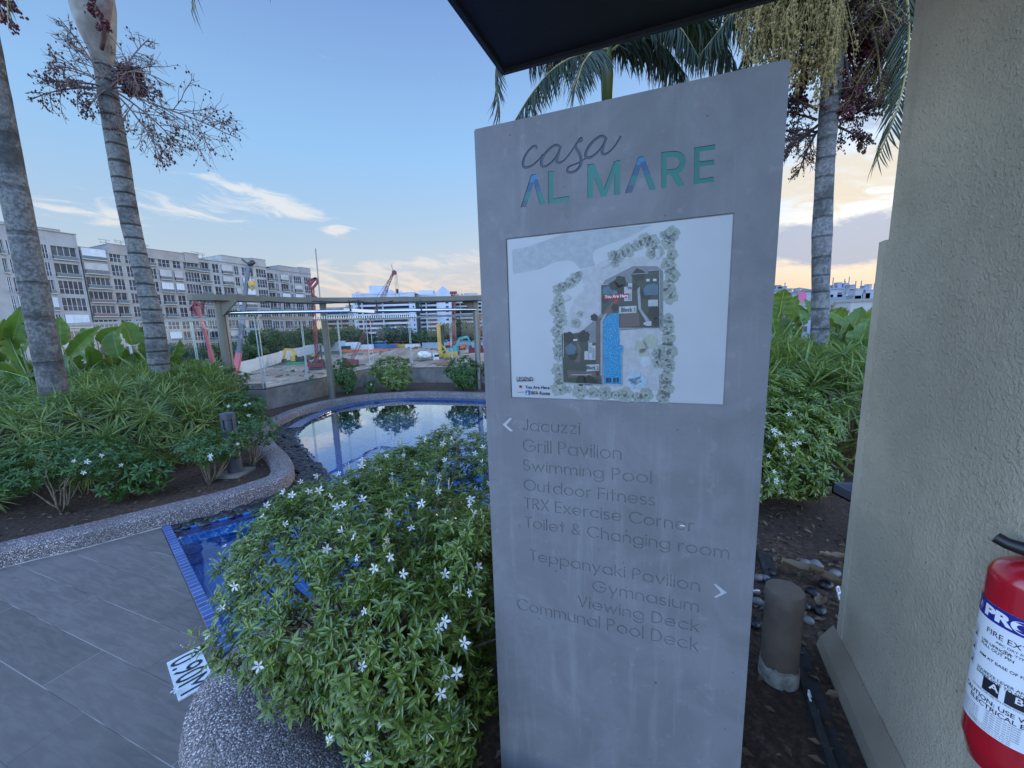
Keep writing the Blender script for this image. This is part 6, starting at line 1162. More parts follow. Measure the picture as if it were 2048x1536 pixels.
def block(label, u0, u1, ztop, zrow, sp, bays, nrow, wallm, base, seed, penth=(), depth=20, step=0.):
    sp *= KB
    t = thing('apartment_block', label, 'building', FPt((u0 + u1) / 2, GZ), 'stepped apartment blocks'); rs = random.Random(seed); zfirst = zrow
    # wall between the openings: piers, spandrels and body behind
    mb = MB(); mb.obox(FPt(u0, GZ - 1, -depth), FU * (u1 - u0), FN * (depth - .75), (0, 0, ztop - .8 - GZ + 1)); 
    edges = [u0] + [e for b in bays for e in b[:2]] + [u1]
    for a, b in zip(edges[::2], edges[1::2]):
        if b > a + .02: mb.obox(FPt(a, GZ - 1, -.76), FU * (b - a), FN * .76, (0, 0, ztop - GZ + 1 - .05))
    for bi_, (a, b, styles) in enumerate(bays):
        zz = ztop - .05
        for r_ in range(nrow + 1):
            z1 = zfirst - r_ * sp; z0_ = z1 - sp * .76
            if r_ < nrow: mb.obox(FPt(a, z1, -.76), FU * (b - a), FN * .70, (0, 0, zz - z1)); zz = z0_
            else: mb.obox(FPt(a, GZ - 1, -.76), FU * (b - a), FN * .70, (0, 0, zz - GZ + 1))
    part('wall', mb, wallm, t)
    mb = MB(); mb.obox(FPt(u0 - .2, ztop - .05, -depth), FU * (u1 - u0 + .4), FN * (depth + .25), (0, 0, .25))
    for (a, b, h, dd) in penth: mb.obox(FPt(a, ztop + .2, -depth + 1), FU * (b - a), FN * (depth - 1 - dd), (0, 0, h)); mb.obox(FPt(a - .1, ztop + .2 + h, -depth + .9), FU * (b - a + .2), FN * (depth - .9 - dd + .15), (0, 0, .18))
    part('roof', mb, wallm, t)
    for a, b, styles in bays:
        for r_ in range(nrow):
            z1 = zfirst - r_ * sp; st = styles[r_] if r_ < len(styles) else rs.choice('wwwbsSb'); window(t, a + .05, b - .05, z1 - sp * .76 + .02, z1 - .02, st)
    return t
def bays_px(y, lst): return [(fac(a, y)[0], fac(b, y)[0], s) for a, b, s in lst]
uA = fac(157, 500)[0]; uB = fac(397, 515)[0]; uC = fac(532, 533)[0]; uD = fac(622, 555)[0]
zA = fac(130, 494)[1]; zB = fac(340, 516)[1]; zC = fac(515, 538)[1]; zD = fac(605, 554)[1]
block('tall white apartment block nearest the left edge, behind the thick palm', uA - 27 * KB, uA, fac(150, 469)[1], zA, 3.35, [(uA - 26 * KB, uA - 22.5 * KB, 'wbwws'), (uA - 21.3 * KB, uA - 19.2 * KB, 'bbww'), (uA - 18.2 * KB, uA - 14.6 * KB, 'bwww')] + bays_px(510, [(2, 11, 'bbwwww'), (16, 26, 'wwbSbb'), (85, 97, 'wwbSww')]) + [(fac(103, 505)[0], fac(153, 505)[0], 'bbwwSbwb')], 8, WP, None, 1, [(uA - 16, uA - 2, 1.2, 4)])
uB0 = uA + .4
block('white apartment block behind the ringed palm, with roller blinds and brown balconies', uB0, uB, fac(185, 503)[1], zB, 2.95, bays_px(535, [(168, 216, 'SsbBBbw'), (222, 245, 'wwwbbww'), (252, 266, 'wwwwwww'), (271, 292, 'sSbwbbw'), (298, 312, 'bwwwbbw'), (317, 341, 'wsSbbwS'), (346, 362, 'wsSwwwb')]) + [(fac(367, 530)[0], uB - .5, 'bwwbbbww')], 8, WP3, None, 2, [(uB0 + .4, uB0 + 6, 1.5, 4.5), (uB0 + 7.4, uB - 5.2, 3.1, -.05), (uB - 5.1, uB - .1, 3.5, -.2)])
block('white apartment block with stacked pale blinds left of the trellis beam end', uB + .3, uC, fac(470, 520)[1] - 1.5, zC, 2.95, bays_px(555, [(400, 421, 'bbbbwwb'), (427, 440, 'wwwwww'), (445, 466, 'ssbbwbs'), (470, 479, 'wwsSww'), (485, 507, 'wSSswww')]) + [(fac(512, 545)[0], uC - .4, 'wwwwwwww')], 8, WP, None, 3, [(uB + 8.8, uC - 7.2, 2.6, -.05), (uC - 7.1, uC - .1, 3.1, -.2), (uB + 1.3, uB + 6.5, 1.0, 6.5)])
block('white apartment block at the right end of the stepped row with a roof garden', uC + .3, uD, fac(600, 541)[1] - 1.2, zD, 2.85, bays_px(565, [(536, 549, 'bbbbwwb'), (551, 557, 'wwwwww'), (562, 577, 'sbSbwb'), (580, 585, 'wwww'), (588, 603, 'wsSwww')]) + [(fac(608, 560)[0], uD - .3, 'wwwwwwww')], 8, WP2, None, 4, [(uC + 6.4, uD - 6.4, 2.1, -.05), (uD - 6.3, uD - .1, 2.6, -.2)])
def antenna(px, py, h, lb, dz=0, kind=0):
    u, z = fac(px, py); mb = MB(); p = FPt(u, z - h, -3); mb.beam(p, p + np.array([0, 0, h]), .14, .14)
    for f, w_ in ((1., 1.7), (.72, 1.5), (.45, .9))[:3 - kind]: mb.beam(p + np.array([0, 0, h * f]) - FU * w_, p + np.array([0, 0, h * f]) + FU * w_ * .6, .12, .12); mb.beam(p + np.array([0, 0, h * f]) - FU * w_ + np.array([0, 0, -.3]), p + np.array([0, 0, h * f]) - FU * w_ + np.array([0, 0, .3]), .1, .1)
    solo('roof_antenna', mb, ANT, lb, 'antenna', p, 'antennas on the apartment roofs')
antenna(220, 478, 3.2, 'large comb-shaped roof antenna on the corner of the cream block'); antenna(250, 480, 2., 'bent roof antenna just left of the ringed palm trunk', 0, 1); antenna(300, 488, 1.5, 'T-shaped roof antenna just right of the ringed palm trunk', 0, 1); antenna(401, 503, 3., 'roof antenna on the low roof between the second and third block', 0, 0); antenna(413, 506, 2.2, 'dish-like roof antenna beside the taller one between two blocks', 0, 1)
# ================================================================ slab blocks in the distance
def slab(label, x0, x1, ytop, ybase, Y, rows, wallm, piers, seed, stairs=(), gable=None, ang=0., roofs=()):
    a, b = at_y(x0, 660, Y), at_y(x1, 660, Y + ang); zt = at_y(x0, ytop, Y)[2]; a[2] = b[2] = 0; d = b - a; L = np.linalg.norm(d); d /= L; n_ = np.array([d[1], -d[0], 0])
    if n_[1] > 0: n_ = -n_
    zb = GZ; t = thing('slab_block', label, 'building', (a + b) / 2 + np.array([0, 0, zb]), 'distant slab blocks'); sp = (zt - zb) / (rows + .6); rs = random.Random(seed)
    P = lambda u, z, o=0.: a + d * u + n_ * o + np.array([0, 0, z])
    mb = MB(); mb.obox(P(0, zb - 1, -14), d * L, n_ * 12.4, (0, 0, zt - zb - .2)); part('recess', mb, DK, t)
    mb = MB()
    for r_ in range(rows + 1): z = zb + sp * r_; mb.obox(P(0, z - .1, -1.7), d * L, n_ * 1.9, (0, 0, sp * (.42 if r_ < rows else .9)))
    for u in [0] + [L * f for f in piers] + [L - .6]: mb.obox(P(u, zb - 1, -1.65), d * .6, n_ * 1.95, (0, 0, zt - zb + .9))
    for f0, f1 in stairs: mb.obox(P(L * f0, zb - 1, -1.6), d * (L * (f1 - f0)), n_ * 2.1, (0, 0, zt - zb + 1.6))
    part('wall', mb, wallm, t)
    mb = MB(); mb.obox(P(-.2, zt, -14.3), d * (L + .4), n_ * 14.7, (0, 0, .9))
    for f0, f1, h in roofs: mb.obox(P(L * f0, zt + .9, -11), d * (L * (f1 - f0)), n_ * 8, (0, 0, h))
    for k in range(3): u = L * rs.random() * .9; mb.obox(P(u, zt + .9, -8), d * 1.6, n_ * 1.6, (0, 0, rs.uniform(.8, 1.8)))
    if gable: 
        u0, u1 = L * gable[0], L * gable[1]; h = 4.5; V = [P(u0, zt + .9, .45), P(u1, zt + .9, .45), P((u0 + u1) / 2, zt + .9 + h, .45)]; V += [v - n_ * 12 for v in V]; mb.add(V, [(0, 1, 2), (3, 5, 4), (0, 3, 4, 1), (1, 4, 5, 2), (2, 5, 3, 0)])
    part('roof', mb, wallm, t)
    for r_ in range(rows):
        z = zb + sp * r_ + sp * .42
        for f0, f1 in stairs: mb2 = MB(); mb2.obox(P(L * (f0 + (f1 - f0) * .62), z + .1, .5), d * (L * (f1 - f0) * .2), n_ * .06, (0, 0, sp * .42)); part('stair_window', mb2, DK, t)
        k = int(L / 3.2); mb2 = MB()
        for i in range(k):
            if rs.random() < .72: mb2.obox(P(L * i / k + .5, z - .1, -1.75), d * rs.uniform(.8, 2.0), n_ * .12, (0, 0, sp * rs.uniform(.35, .5)))
        if mb2.n: part('corridor_windows', mb2, rs.choice([BGL, BLW, WP2, BLD]), t)
    return t
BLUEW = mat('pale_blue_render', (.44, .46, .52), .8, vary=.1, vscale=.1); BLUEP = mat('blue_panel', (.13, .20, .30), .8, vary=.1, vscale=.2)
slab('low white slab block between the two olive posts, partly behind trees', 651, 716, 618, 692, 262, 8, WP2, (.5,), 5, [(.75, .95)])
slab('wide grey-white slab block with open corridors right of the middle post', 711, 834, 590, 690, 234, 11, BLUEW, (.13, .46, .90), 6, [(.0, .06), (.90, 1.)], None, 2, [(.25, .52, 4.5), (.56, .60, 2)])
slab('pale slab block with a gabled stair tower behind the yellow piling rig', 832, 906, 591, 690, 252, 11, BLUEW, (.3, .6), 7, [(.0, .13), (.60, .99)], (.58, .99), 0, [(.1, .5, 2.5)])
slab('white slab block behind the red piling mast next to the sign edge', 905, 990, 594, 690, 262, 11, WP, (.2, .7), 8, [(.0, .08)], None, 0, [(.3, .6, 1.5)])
# low industrial skyline at the far right
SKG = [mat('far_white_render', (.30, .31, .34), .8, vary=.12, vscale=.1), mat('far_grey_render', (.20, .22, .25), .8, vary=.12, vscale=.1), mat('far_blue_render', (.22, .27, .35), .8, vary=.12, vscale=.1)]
def ind(label, x0, x1, ytop, Y, mi, seed):
    a, b = at_y(x0, 630, Y), at_y(x1, 630, Y); zt = at_y(x0, ytop, Y)[2]; t = thing('industrial_building', label, 'building', ((a[0] + b[0]) / 2, Y + 8, GZ), 'far industrial buildings'); rs = random.Random(seed)
    mb = MB(); mb.box((a[0], Y, GZ - 1), (b[0], Y + 25, zt)); part('wall', mb, SKG[mi], t); mb = MB(); mb.box((a[0] - .4, Y - .4, zt), (b[0] + .4, Y + 25, zt + .7)); part('roof', mb, SKG[1], t)
    W = b[0] - a[0]; z = zt - 2
    while z > GZ + 1:
        mb = MB(); k = max(3, int(W / 3.5))
        for i in range(k): 
            if rs.random() < .8: mb.box((a[0] + W * (i + .15) / k, Y - .06, z - 1.4), (a[0] + W * (i + .8) / k, Y + .1, z))
        if mb.n: part('window_row', mb, WG, t)
        z -= 3.2
    for _ in range(min(14, int(W / 2.5) + 2)): x = a[0] + W * rs.uniform(.03, .9); h = rs.uniform(.6, 2.6); w_ = rs.uniform(.6, 2.4); mb = MB(); mb.box((x, Y + 1, zt + .65), (x + w_, Y + 3, zt + .7 + h)); mb.box((x - .1, Y + .9, zt + .7 + h), (x + w_ + .1, Y + 3.1, zt + .85 + h)); part('roof_unit', mb, SKG[rs.randrange(3)], t)
    for _ in range(min(8, int(W / 5) + 1)): x = a[0] + W * rs.random(); mb = MB(); mb.box((x, Y + 2, zt + .6), (x + .25, Y + 2.25, zt + rs.uniform(2, 6))); part('mast', mb, SKG[1], t)
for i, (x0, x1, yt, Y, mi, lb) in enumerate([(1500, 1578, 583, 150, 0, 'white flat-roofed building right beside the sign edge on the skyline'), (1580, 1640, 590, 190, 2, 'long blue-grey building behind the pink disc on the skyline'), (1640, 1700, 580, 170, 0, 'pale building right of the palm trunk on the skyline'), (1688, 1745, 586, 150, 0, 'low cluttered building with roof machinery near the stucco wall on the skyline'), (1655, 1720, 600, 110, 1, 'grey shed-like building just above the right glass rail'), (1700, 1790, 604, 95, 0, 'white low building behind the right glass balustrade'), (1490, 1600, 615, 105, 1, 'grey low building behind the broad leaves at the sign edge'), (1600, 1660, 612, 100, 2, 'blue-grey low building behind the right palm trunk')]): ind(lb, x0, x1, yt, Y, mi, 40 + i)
pk = at_y(1604, 594, 60); mb = MB(); pts = [(pk[0] + .75 * math.cos(a), pk[2] + .75 * math.sin(a)) for a in np.linspace(0, 6.2832, 25)[:-1]]
pd = thing('round_sign', 'pink round sign disc poking up behind the broad leaves', 'sign', (pk[0], 60, GZ)); mb.add([(x, 60, z) for x, z in pts] + [(x, 60.3, z) for x, z in pts], [tuple(range(24)), tuple(range(47, 23, -1))] + [(i, (i + 1) % 24, 24 + (i + 1) % 24, 24 + i) for i in range(24)]); part('disc', mb, mat('pink_paint', (.45, .08, .19), .5), pd); mb = MB(); mb.beam((pk[0], 60.5, GZ), (pk[0], 60.5, pk[2]), .4, .4); part('pole', mb, ANT, pd)
lp_ = at_y(1597, 576, 80); mb = MB(); mb.beam((lp_[0], 80, GZ), lp_, .3, .3); mb.beam(lp_, lp_ + np.array([2.8, 0, -.5]), .25, .2); solo('street_lamp', mb, ANT, 'thin lamp post with a side arm rising behind the broad leaves', 'street lamp', (lp_[0], 80, GZ))
# ================================================================ far trees
def far_tree(label, px, py_top, Y, r, mt, seed, group):
    rg = np.random.default_rng(seed); c = at_y(px, py_top, Y); zt = c[2]; t = thing('tree', label, 'tree', (c[0], Y, GZ), group); h = zt - GZ
    E = [((c[0] + rg.normal(0, r * .35), Y + rg.normal(0, r * .35), GZ + h * rg.uniform(.45, .80)), (r * rg.uniform(.45, .7), r * rg.uniform(.45, .7), h * rg.uniform(.16, .24))) for _ in range(6)] + [((c[0], Y, zt - h * .22), (r * .55, r * .55, h * .22))]
    P, D = ell_points(E, 420, rg, .2); k = 5; PP_ = np.repeat(P, k, 0) + rg.normal(0, r * .09, (len(P) * k, 3)); DD = unit(np.repeat(D, k, 0) + rg.normal(0, .6, (len(P) * k, 3))); NN = unit(rg.normal(0, 1, (len(P) * k, 3)) + np.array((0, 0, .8)))
    part('crown', MB().inst((np.array([(-.35, 0, 0), (0, -.5, .1), (.35, 0, 0), (0, .5, .1)]), [(0, 1, 2, 3)]), frame_mats(PP_, DD, NN, rg.uniform(.5, 1.0, len(PP_)) * r * .16)), MT[mt] if mt in MT else mt, t)
    mb = MB(); top = np.array([c[0], Y, GZ + h * .7]); b0 = np.array([c[0], Y, GZ - .3]); mb.tube([b0, (b0 + top) / 2 + rg.normal(0, .2, 3), top], [.35, .25, .1], 7)
    for e in E[:5]: mb.tube([b0 + (top - b0) * .45, np.array(e[0])], [.15, .05], 5)
    part('trunk', mb, MT['stem'], t, True)
FT = leaf_mat('far_tree_leaf', (.030, .060, .020), (.065, .105, .035), .6, .12); FT2 = leaf_mat('far_tree_leaf_light', (.05, .085, .022), (.10, .14, .045), .6, .12); FT3 = leaf_mat('far_tree_leaf_blue', (.022, .05, .03), (.045, .085, .05), .6, .1)
HPX = [(440, 764), (478, 753), (516, 741), (562, 724), (609, 711), (640, 704.5)]; HY = [at_z(x, y, GZ)[1] for x, y in HPX]
def between(px): yh = float(np.interp(px, [q[0] for q in HPX], HY)); yf = at_plane(px, 650, FA, FN)[1]; return .4 * yh + .6 * yf
TG = 'trees in front of the apartment blocks'
for i, (px, py, Y, r, m_, lb) in enumerate([(465, 700, 92, 4.5, FT, 'dark tree at the foot of the blocks just right of the left trellis post'), (493, 690, 100, 4.2, FT2, 'yellowish tree beside the pink boom base'), (515, 664, 112, 5, FT, 'tall dark tree between the telescopic boom and the glass joint'), (508, 694, 97, 3.6, FT2, 'light green bushy tree just above the white hoarding'), (538, 658, 118, 5, FT, 'tree right behind the first glass joint'), (535, 692, 104, 3.8, FT2, 'small light tree low against the hoarding'), (560, 684, 112, 4.2, FT2, 'round light tree in the middle of the row'), (578, 664, 125, 5, FT, 'full dark tree right of the middle of the row'), (595, 680, 122, 4.2, FT2, 'light tree near the right end of the row'), (612, 656, 138, 5.5, FT, 'tall dark tree at the right end of the row'), (432, 690, 95, 4.5, FT, 'dark tree half hidden by the left trellis post'), (352, 690, 84, 4.2, FT3, 'bluish tree seen behind the glass right of the ringed palm'), (640, 672, 150, 5.5, FT, 'tree just left of the middle trellis post')]): far_tree(lb, px, py, between(px), r * between(px) / Y * .95, m_, 200 + i, TG)
TG2 = 'trees below the distant slab blocks'
for i, (px, py, Y, r, m_, lb) in enumerate([(672, 656, 205, 8, FT2, 'broad light tree right of the middle trellis post'), (700, 655, 212, 8, FT, 'broad tree behind the end of the white hoarding'), (730, 668, 216, 6.5, FT3, 'darker tree above the blue hoarding end'), (775, 654, 222, 8, FT3, 'tall dark tree in front of the wide slab block left half'), (805, 655, 222, 8, FT3, 'tall dark tree in front of the wide slab block right half'), (848, 660, 225, 8, FT, 'broad tree left of the yellow rig mast'), (890, 648, 222, 6.5, FT3, 'dark tree right behind the yellow rig mast'), (918, 640, 225, 8.5, FT3, 'tallest dark tree beside the red mast'), (942, 655, 222, 7, FT3, 'dark tree next to the sign edge'), (830, 672, 228, 6, FT2, 'small light tree under the middle of the slab blocks')]): far_tree(lb, px, py, Y, r, m_, 230 + i, TG2)
ud, zd = fac(540, 536); 
rg = np.random.default_rng(9); c_ = FPt(uC + 1.8, fac(540, 541)[1], -2.5); P, D = ell_points([(tuple(c_ + np.array([0, 0, .3])), (1.6, 1.8, 1.5))], 160, rg); t = thing('roof_plant', 'potted tree on the roof terrace between the last two apartment blocks', 'plant', c_ - np.array([0, 0, 1.5])); part('foliage', MB().inst(T_JAS2, whorls(P, D, rg, (4, 7), (.5, .9))), FT, t); mb = MB(); mb.beam(c_ - np.array([0, 0, 2.5]), c_, .2, .2); part('stem', mb, MT['stem'], t)
# ================================================================ construction site
RED = mat('crane_red', (.14, .014, .026), .5, vary=.25, vscale=.8); PINK2 = mat('boom_deep_pink', (.24, .032, .055), .5, vary=.2, vscale=.6); PINK = mat('boom_pink_red', (.50, .12, .15), .5, vary=.15, vscale=.6); BOOM = mat('boom_blue_grey', (.085, .105, .14), .45, vary=.15, vscale=.4); YEL = mat('machine_yellow', (.42, .27, .05), .55, vary=.2, vscale=1.2); DKM = mat('machine_dark', (.028, .028, .03), .6, vary=.3, vscale=2); TEAL = mat('machine_teal', (.05, .28, .28), .5, vary=.15, vscale=1); GRN = mat('skip_green', (.04, .20, .09), .6, vary=.2, vscale=1); ORG_ = mat('barrier_orange', (.62, .14, .05), .6, vary=.15, vscale=.5); HB = mat('hoarding_blue', (.05, .13, .24), .7, vary=.15, vscale=.3); HW = mat('hoarding_white', (.56, .57, .58), .6, vary=.06, vscale=.4); HG = mat('hoarding_grey', (.28, .30, .34), .7, vary=.15, vscale=.3); MIX = mat('mixer_white', (.55, .54, .52), .6, vary=.2, vscale=1)
def hoard(label, pix, Y, H, m_, posts=3.0):
    pts = [at_z(x, y, GZ) if Y is None else at_y(x, y, Y) for x, y in pix]; mb = MB(); mbp = MB(); t = thing('hoarding', label, 'hoarding', (*pts[0][:2], GZ))
    for (a, b), h0 in zip(zip(pts[:-1], pts[1:]), H):
        a, b = a.copy(), b.copy(); a[2] = b[2] = GZ - .3; d = b - a; L = np.linalg.norm(d); d /= L; n_ = np.array([-d[1], d[0], 0]); k = max(1, int(L / posts))
        for i in range(k): mb.obox(a + d * (L * i / k + .015), d * (L / k - .03), n_ * (.08 + .03 * (i % 2)), (0, 0, h0 + .3))
        for i in range(k): mbp.beam(a + d * (L * i / k) + n_ * .3, a + d * (L * i / k) + n_ * .3 + np.array([0, 0, h0]), .1, .1)
    part('panels', mb, m_, t); part('posts', mbp, ANT, t)
hoard('long white hoarding wall curving round the bare earth under the trees', [(440, 764), (478, 753), (516, 741), (562, 724), (609, 711), (640, 704.5)], None, [3.5, 3.5, 3.7, 3.9, 4.3], HW)
ba = at_z(640, 704.5, GZ); 
hoard('far white hoarding section ending right of the middle post', [(641, 704.2), (662, 702), (692, 702), (722, 701), (748, 700.5)], None, [5.0, 5.2, 4.4, 3.0], HW)
hoard('blue hoarding panels at the far end of the site', [(736, 700), (775, 699.5), (795, 700)], None, [3.2, 2.8], HB); hoard('grey hoarding at the far right of the site by the sign edge', [(845, 699.5), (900, 700), (975, 701)], None, [3.4, 3.6], HG)
bar = thing('barrier_row', 'row of low orange barriers across the far side of the site', 'barrier', at_z(720, 703, GZ)); mb = MB()
for i in range(26):
    a = at_z(678 + i * 5.0, 704 - (i > 20) * 2, GZ); mb.box((a[0], a[1], GZ - .2), (a[0] + 1.3, a[1] + .3, GZ + 1.1 + .1 * (i % 3)))
part('panels', mb, ORG_, bar)
def lattice(mb, a, b, w0, w1, n, r=.09, mi=0):
    a, b = np.array(a, float), np.array(b, float); d = unit(b - a); s1 = unit(np.cross(d, (0, 1., 0))); s2 = np.cross(d, s1); C = []
    for i in range(n + 1):
        t = i / n; w_ = w0 + (w1 - w0) * t; p = a + (b - a) * t; C.append([p + s1 * w_ * q + s2 * w_ * r_ for q, r_ in ((1, 1), (-1, 1), (-1, -1), (1, -1))])
    for i in range(n):
        for k in range(4): mb.beam(C[i][k], C[i + 1][k], r * 1.5, r * 1.5, mi); k2 = (k + 1) % 4; mb.beam(C[i][k], C[i + 1][k2], r, r, mi); mb.beam(C[i][k], C[i][k2], r, r, mi)
def crawler(t, p, ang, s=1., body=DKM, cab=None):
    """tracks and slewing body"""
    c, s_ = math.cos(ang), math.sin(ang); ex_, ey_ = np.array([c, s_, 0]), np.array([-s_, c, 0]); p = np.array([p[0], p[1], GZ])
    for k in (-1, 1):
        mb = MB(); prof = [(-2.2, .45), (-1.9, .08), (1.9, .08), (2.2, .45), (1.9, .85), (-1.9, .85)]; V = []
        for o_ in (k * 1.2 - .35, k * 1.2 + .35): V += [p + (ex_ * x + ey_ * o_) * s + np.array([0, 0, z * s]) for x, z in prof]
        mb.add(V, [tuple(range(5, -1, -1)), tuple(range(6, 12))] + [(i, (i + 1) % 6, 6 + (i + 1) % 6, 6 + i) for i in range(6)]); part('track', mb, DKM, t)
    mb = MB(); mb.obox(p + (ex_ * -2.2 + ey_ * -1.3) * s + np.array([0, 0, .95 * s]), ex_ * 3.6 * s, ey_ * 2.6 * s, (0, 0, 1.1 * s)); mb.obox(p + (ex_ * -2.6 + ey_ * -1.2) * s + np.array([0, 0, 1.1 * s]), ex_ * .8 * s, ey_ * 2.4 * s, (0, 0, 1.3 * s)); part('body', mb, body, t)
    mb = MB(); mb.obox(p + (ex_ * .3 + ey_ * .3) * s + np.array([0, 0, 1.0 * s]), ex_ * 1.5 * s, ey_ * 1.1 * s, (0, 0, 1.8 * s)); cb = part('cab', mb, cab or body, t); mb = MB(); mb.obox(p + (ex_ * .28 + ey_ * .4) * s + np.array([0, 0, 1.7 * s]), ex_ * 1.56 * s, ey_ * .9 * s, (0, 0, .85 * s)); part('cab_window', mb, WG, cb); return ex_, ey_
def digger(label, px, py, ang, s, boomm, bodym, pts):
    p = at_z(px, py, GZ); t = thing('excavator', label, 'excavator', (*p[:2], GZ), 'excavators on the site'); ex_, ey_ = crawler(t, p, ang, s, bodym, boomm); W = [np.array([p[0], p[1], GZ]) + (ex_ * x) * s + np.array([0, 0, z * s]) for x, z in pts]
    mb = MB(); mb.beam(W[0], W[1], .5 * s, .7 * s); mb.beam(W[1], W[2], .45 * s, .65 * s); part('boom', mb, boomm, t); mb = MB(); mb.beam(W[2], W[3], .4 * s, .5 * s); part('stick', mb, boomm, t); mb = MB(); q = W[3]; mb.add([q + ey_ * k * .6 * s + o_ for k in (-1, 1) for o_ in (ex_ * .1 * s, ex_ * .5 * s - np.array([0, 0, .9 * s]), -ex_ * .5 * s - np.array([0, 0, 1.1 * s]), -ex_ * .5 * s)], [(0, 1, 2, 3), (7, 6, 5, 4), (0, 4, 5, 1), (1, 5, 6, 2), (2, 6, 7, 3), (3, 7, 4, 0)]); part('bucket', mb, DKM, t)
digger('yellow excavator with dark body and raised arm near the white hoarding', 600, 728, math.pi * .96, 1.15, YEL, DKM, [(.6, 1.7), (1.9, 4.2), (4.2, 4.3), (4.9, 1.6)])
digger('teal excavator on the right side of the site', 905, 711, .15, 1.35, TEAL, TEAL, [(.6, 1.6), (2.2, 4.6), (4.4, 5.0), (5.2, 2.6)])
digger('small dark and yellow machine on the earth by the red base', 622, 722, .3, .8, YEL, DKM, [(.5, 1.5), (1.6, 2.8), (3.0, 2.2), (3.4, .8)])
digger('orange excavator far behind the teal one', 918, 702, 2.9, 1.2, ORG_, ORG_, [(.6, 1.6), (1.8, 3.6), (3.6, 3.0), (4., 1.2)])
# telescopic boom crane
p = at_y(470, 758, 62); tcx = thing('telescopic_crane', 'tall telescopic crane boom, blue-grey with a pink-red lower section', 'crane', (p[0], 62, GZ)); q0, q1, q2 = at_y(465, 790, 62), at_y(478, 705, 62), at_y(497, 530, 62); base = at_y(462, 800, 62); base[2] = GZ
mb = MB(); mb.beam(base, q1, .82, .45, 0, (0, 1, 0)); part('lower_boom', mb, PINK, tcx); qm = at_y(488, 615, 62); mb = MB(); mb.beam(q1, qm, .64, .4, 0, (0, 1, 0)); mb.beam(qm, q2, .50, .34, 0, (0, 1, 0)); mb.beam(q1, q1 + (q2 - q1) * .02, .9, .55, 0, (0, 1, 0)); part('upper_boom', mb, BOOM, tcx)
mb = MB(); mb.lathe(q2 + np.array([.35, 0, .1]), [(.3, -.2), (.45, 0), (.3, .2)], 10); mb.beam(q2 + np.array([-.9, 0, .9]), q2 + np.array([.2, 0, -.1]), .15, .2); mb.beam(q2, q2 + np.array([.9, 0, .5]), .5, .5); part('boom_head', mb, DKM, tcx)
hk = at_y(503, 568, 62); mb = MB(); mb.box(hk + np.array([-.35, -.3, -.3]), hk + np.array([.5, .3, .45])); mb.lathe(hk + np.array([0, 0, -1.]), [(.1, 0), (.25, .3), (.1, .7)], 8); part('hook_block', mb, YEL, tcx); mb = MB(); mb.beam(hk, q2 + np.array([.5, 0, .1]), .05, .05); mb.beam(hk + np.array([.2, 0, 0]), q2 + np.array([.7, 0, .1]), .05, .05); part('hoist_rope', mb, DKM, tcx)
bb = at_z(455, 800, GZ); mb = MB(); mb.box((base[0] - 5, 60.5, GZ + .6), (base[0] + 5, 63.5, GZ + 2.4)); part('carrier', mb, DKM, tcx); 
for dx in (-3.6, -1.8, 2., 3.8): mb = MB(); mb.tube([(base[0] + dx, 60.3, GZ + .6), (base[0] + dx, 60.9, GZ + .6)], .62, 14); part('wheel', mb, DKM, tcx)
# left red boom
p0, p1_, p2_ = at_y(437, 780, 55), at_y(420, 700, 55), at_y(394, 612, 55); base = at_y(445, 810, 55); base[2] = GZ; rc = thing('piling_crane', 'pink-red crane boom leaning behind the left end of the trellis beam', 'crane', (base[0], 55, GZ)); mb = MB(); mb.beam(base, p1_, .55, .35, 0, (0, 1, 0)); mb.beam(p1_, p2_, .40, .3, 0, (0, 1, 0)); part('boom', mb, PINK2, rc); mb = MB(); h_ = p2_
for a, b in (((-.8, -.5), (.1, 1.1)), ((.1, 1.1), (1.2, 1.0)), ((1.2, 1.0), (.6, -.4)), ((-.8, -.5), (-.2, -1.2)), ((.1, 1.1), (.0, -.8)), ((-.5, .0), (.9, .3))): mb.beam(h_ + np.array([a[0], 0, a[1]]), h_ + np.array([b[0], 0, b[1]]), .24, .24)
for c_ in ((.9, 1.1), (-.8, -.4)): mb.tube([h_ + np.array([c_[0], -.12, c_[1]]), h_ + np.array([c_[0], .12, c_[1]])], .32, 10)
part('boom_head', mb, RED, rc); crawler(rc, base, 1.2, 1.2, RED)
# red rig with head and thin mast behind the middle post
b_ = at_z(636, 740, GZ); Y_ = b_[1]; rr_ = thing('drilling_rig', 'dark red drilling rig with tilted head and thin mast by the middle post', 'drilling rig', (*b_[:2], GZ)); t1, t2 = at_y(640, 690, Y_), at_y(625, 575, Y_); mb = MB(); lattice(mb, b_ + np.array([0, 0, 1.5]), t2, .30, .26, 14, .09); part('mast', mb, RED, rr_); mb = MB()
for a, b in (((616, 562), (632, 556)), ((632, 556), (636, 564)), ((616, 562), (622, 580)), ((636, 564), (624, 578)), ((620, 570), (632, 556)), ((624, 590), (634, 596))): mb.beam(at_y(*a, Y_), at_y(*b, Y_), .5, .5)
part('mast_head', mb, RED, rr_); mb = MB(); mb.beam(at_y(644, 640, Y_), at_y(631, 497, Y_), .22, .22, 0, (0, 1, 0)); part('thin_mast', mb, ANT, rr_); mb = MB(); mb.beam(b_ + np.array([-1.6, 0, 1.5]), at_y(641, 700, Y_), .3, .3); mb.beam(b_ + np.array([1.4, 0, 1.5]), at_y(641, 690, Y_), .3, .3); part('strut', mb, DKM, rr_); crawler(rr_, b_, .4, 1., RED)
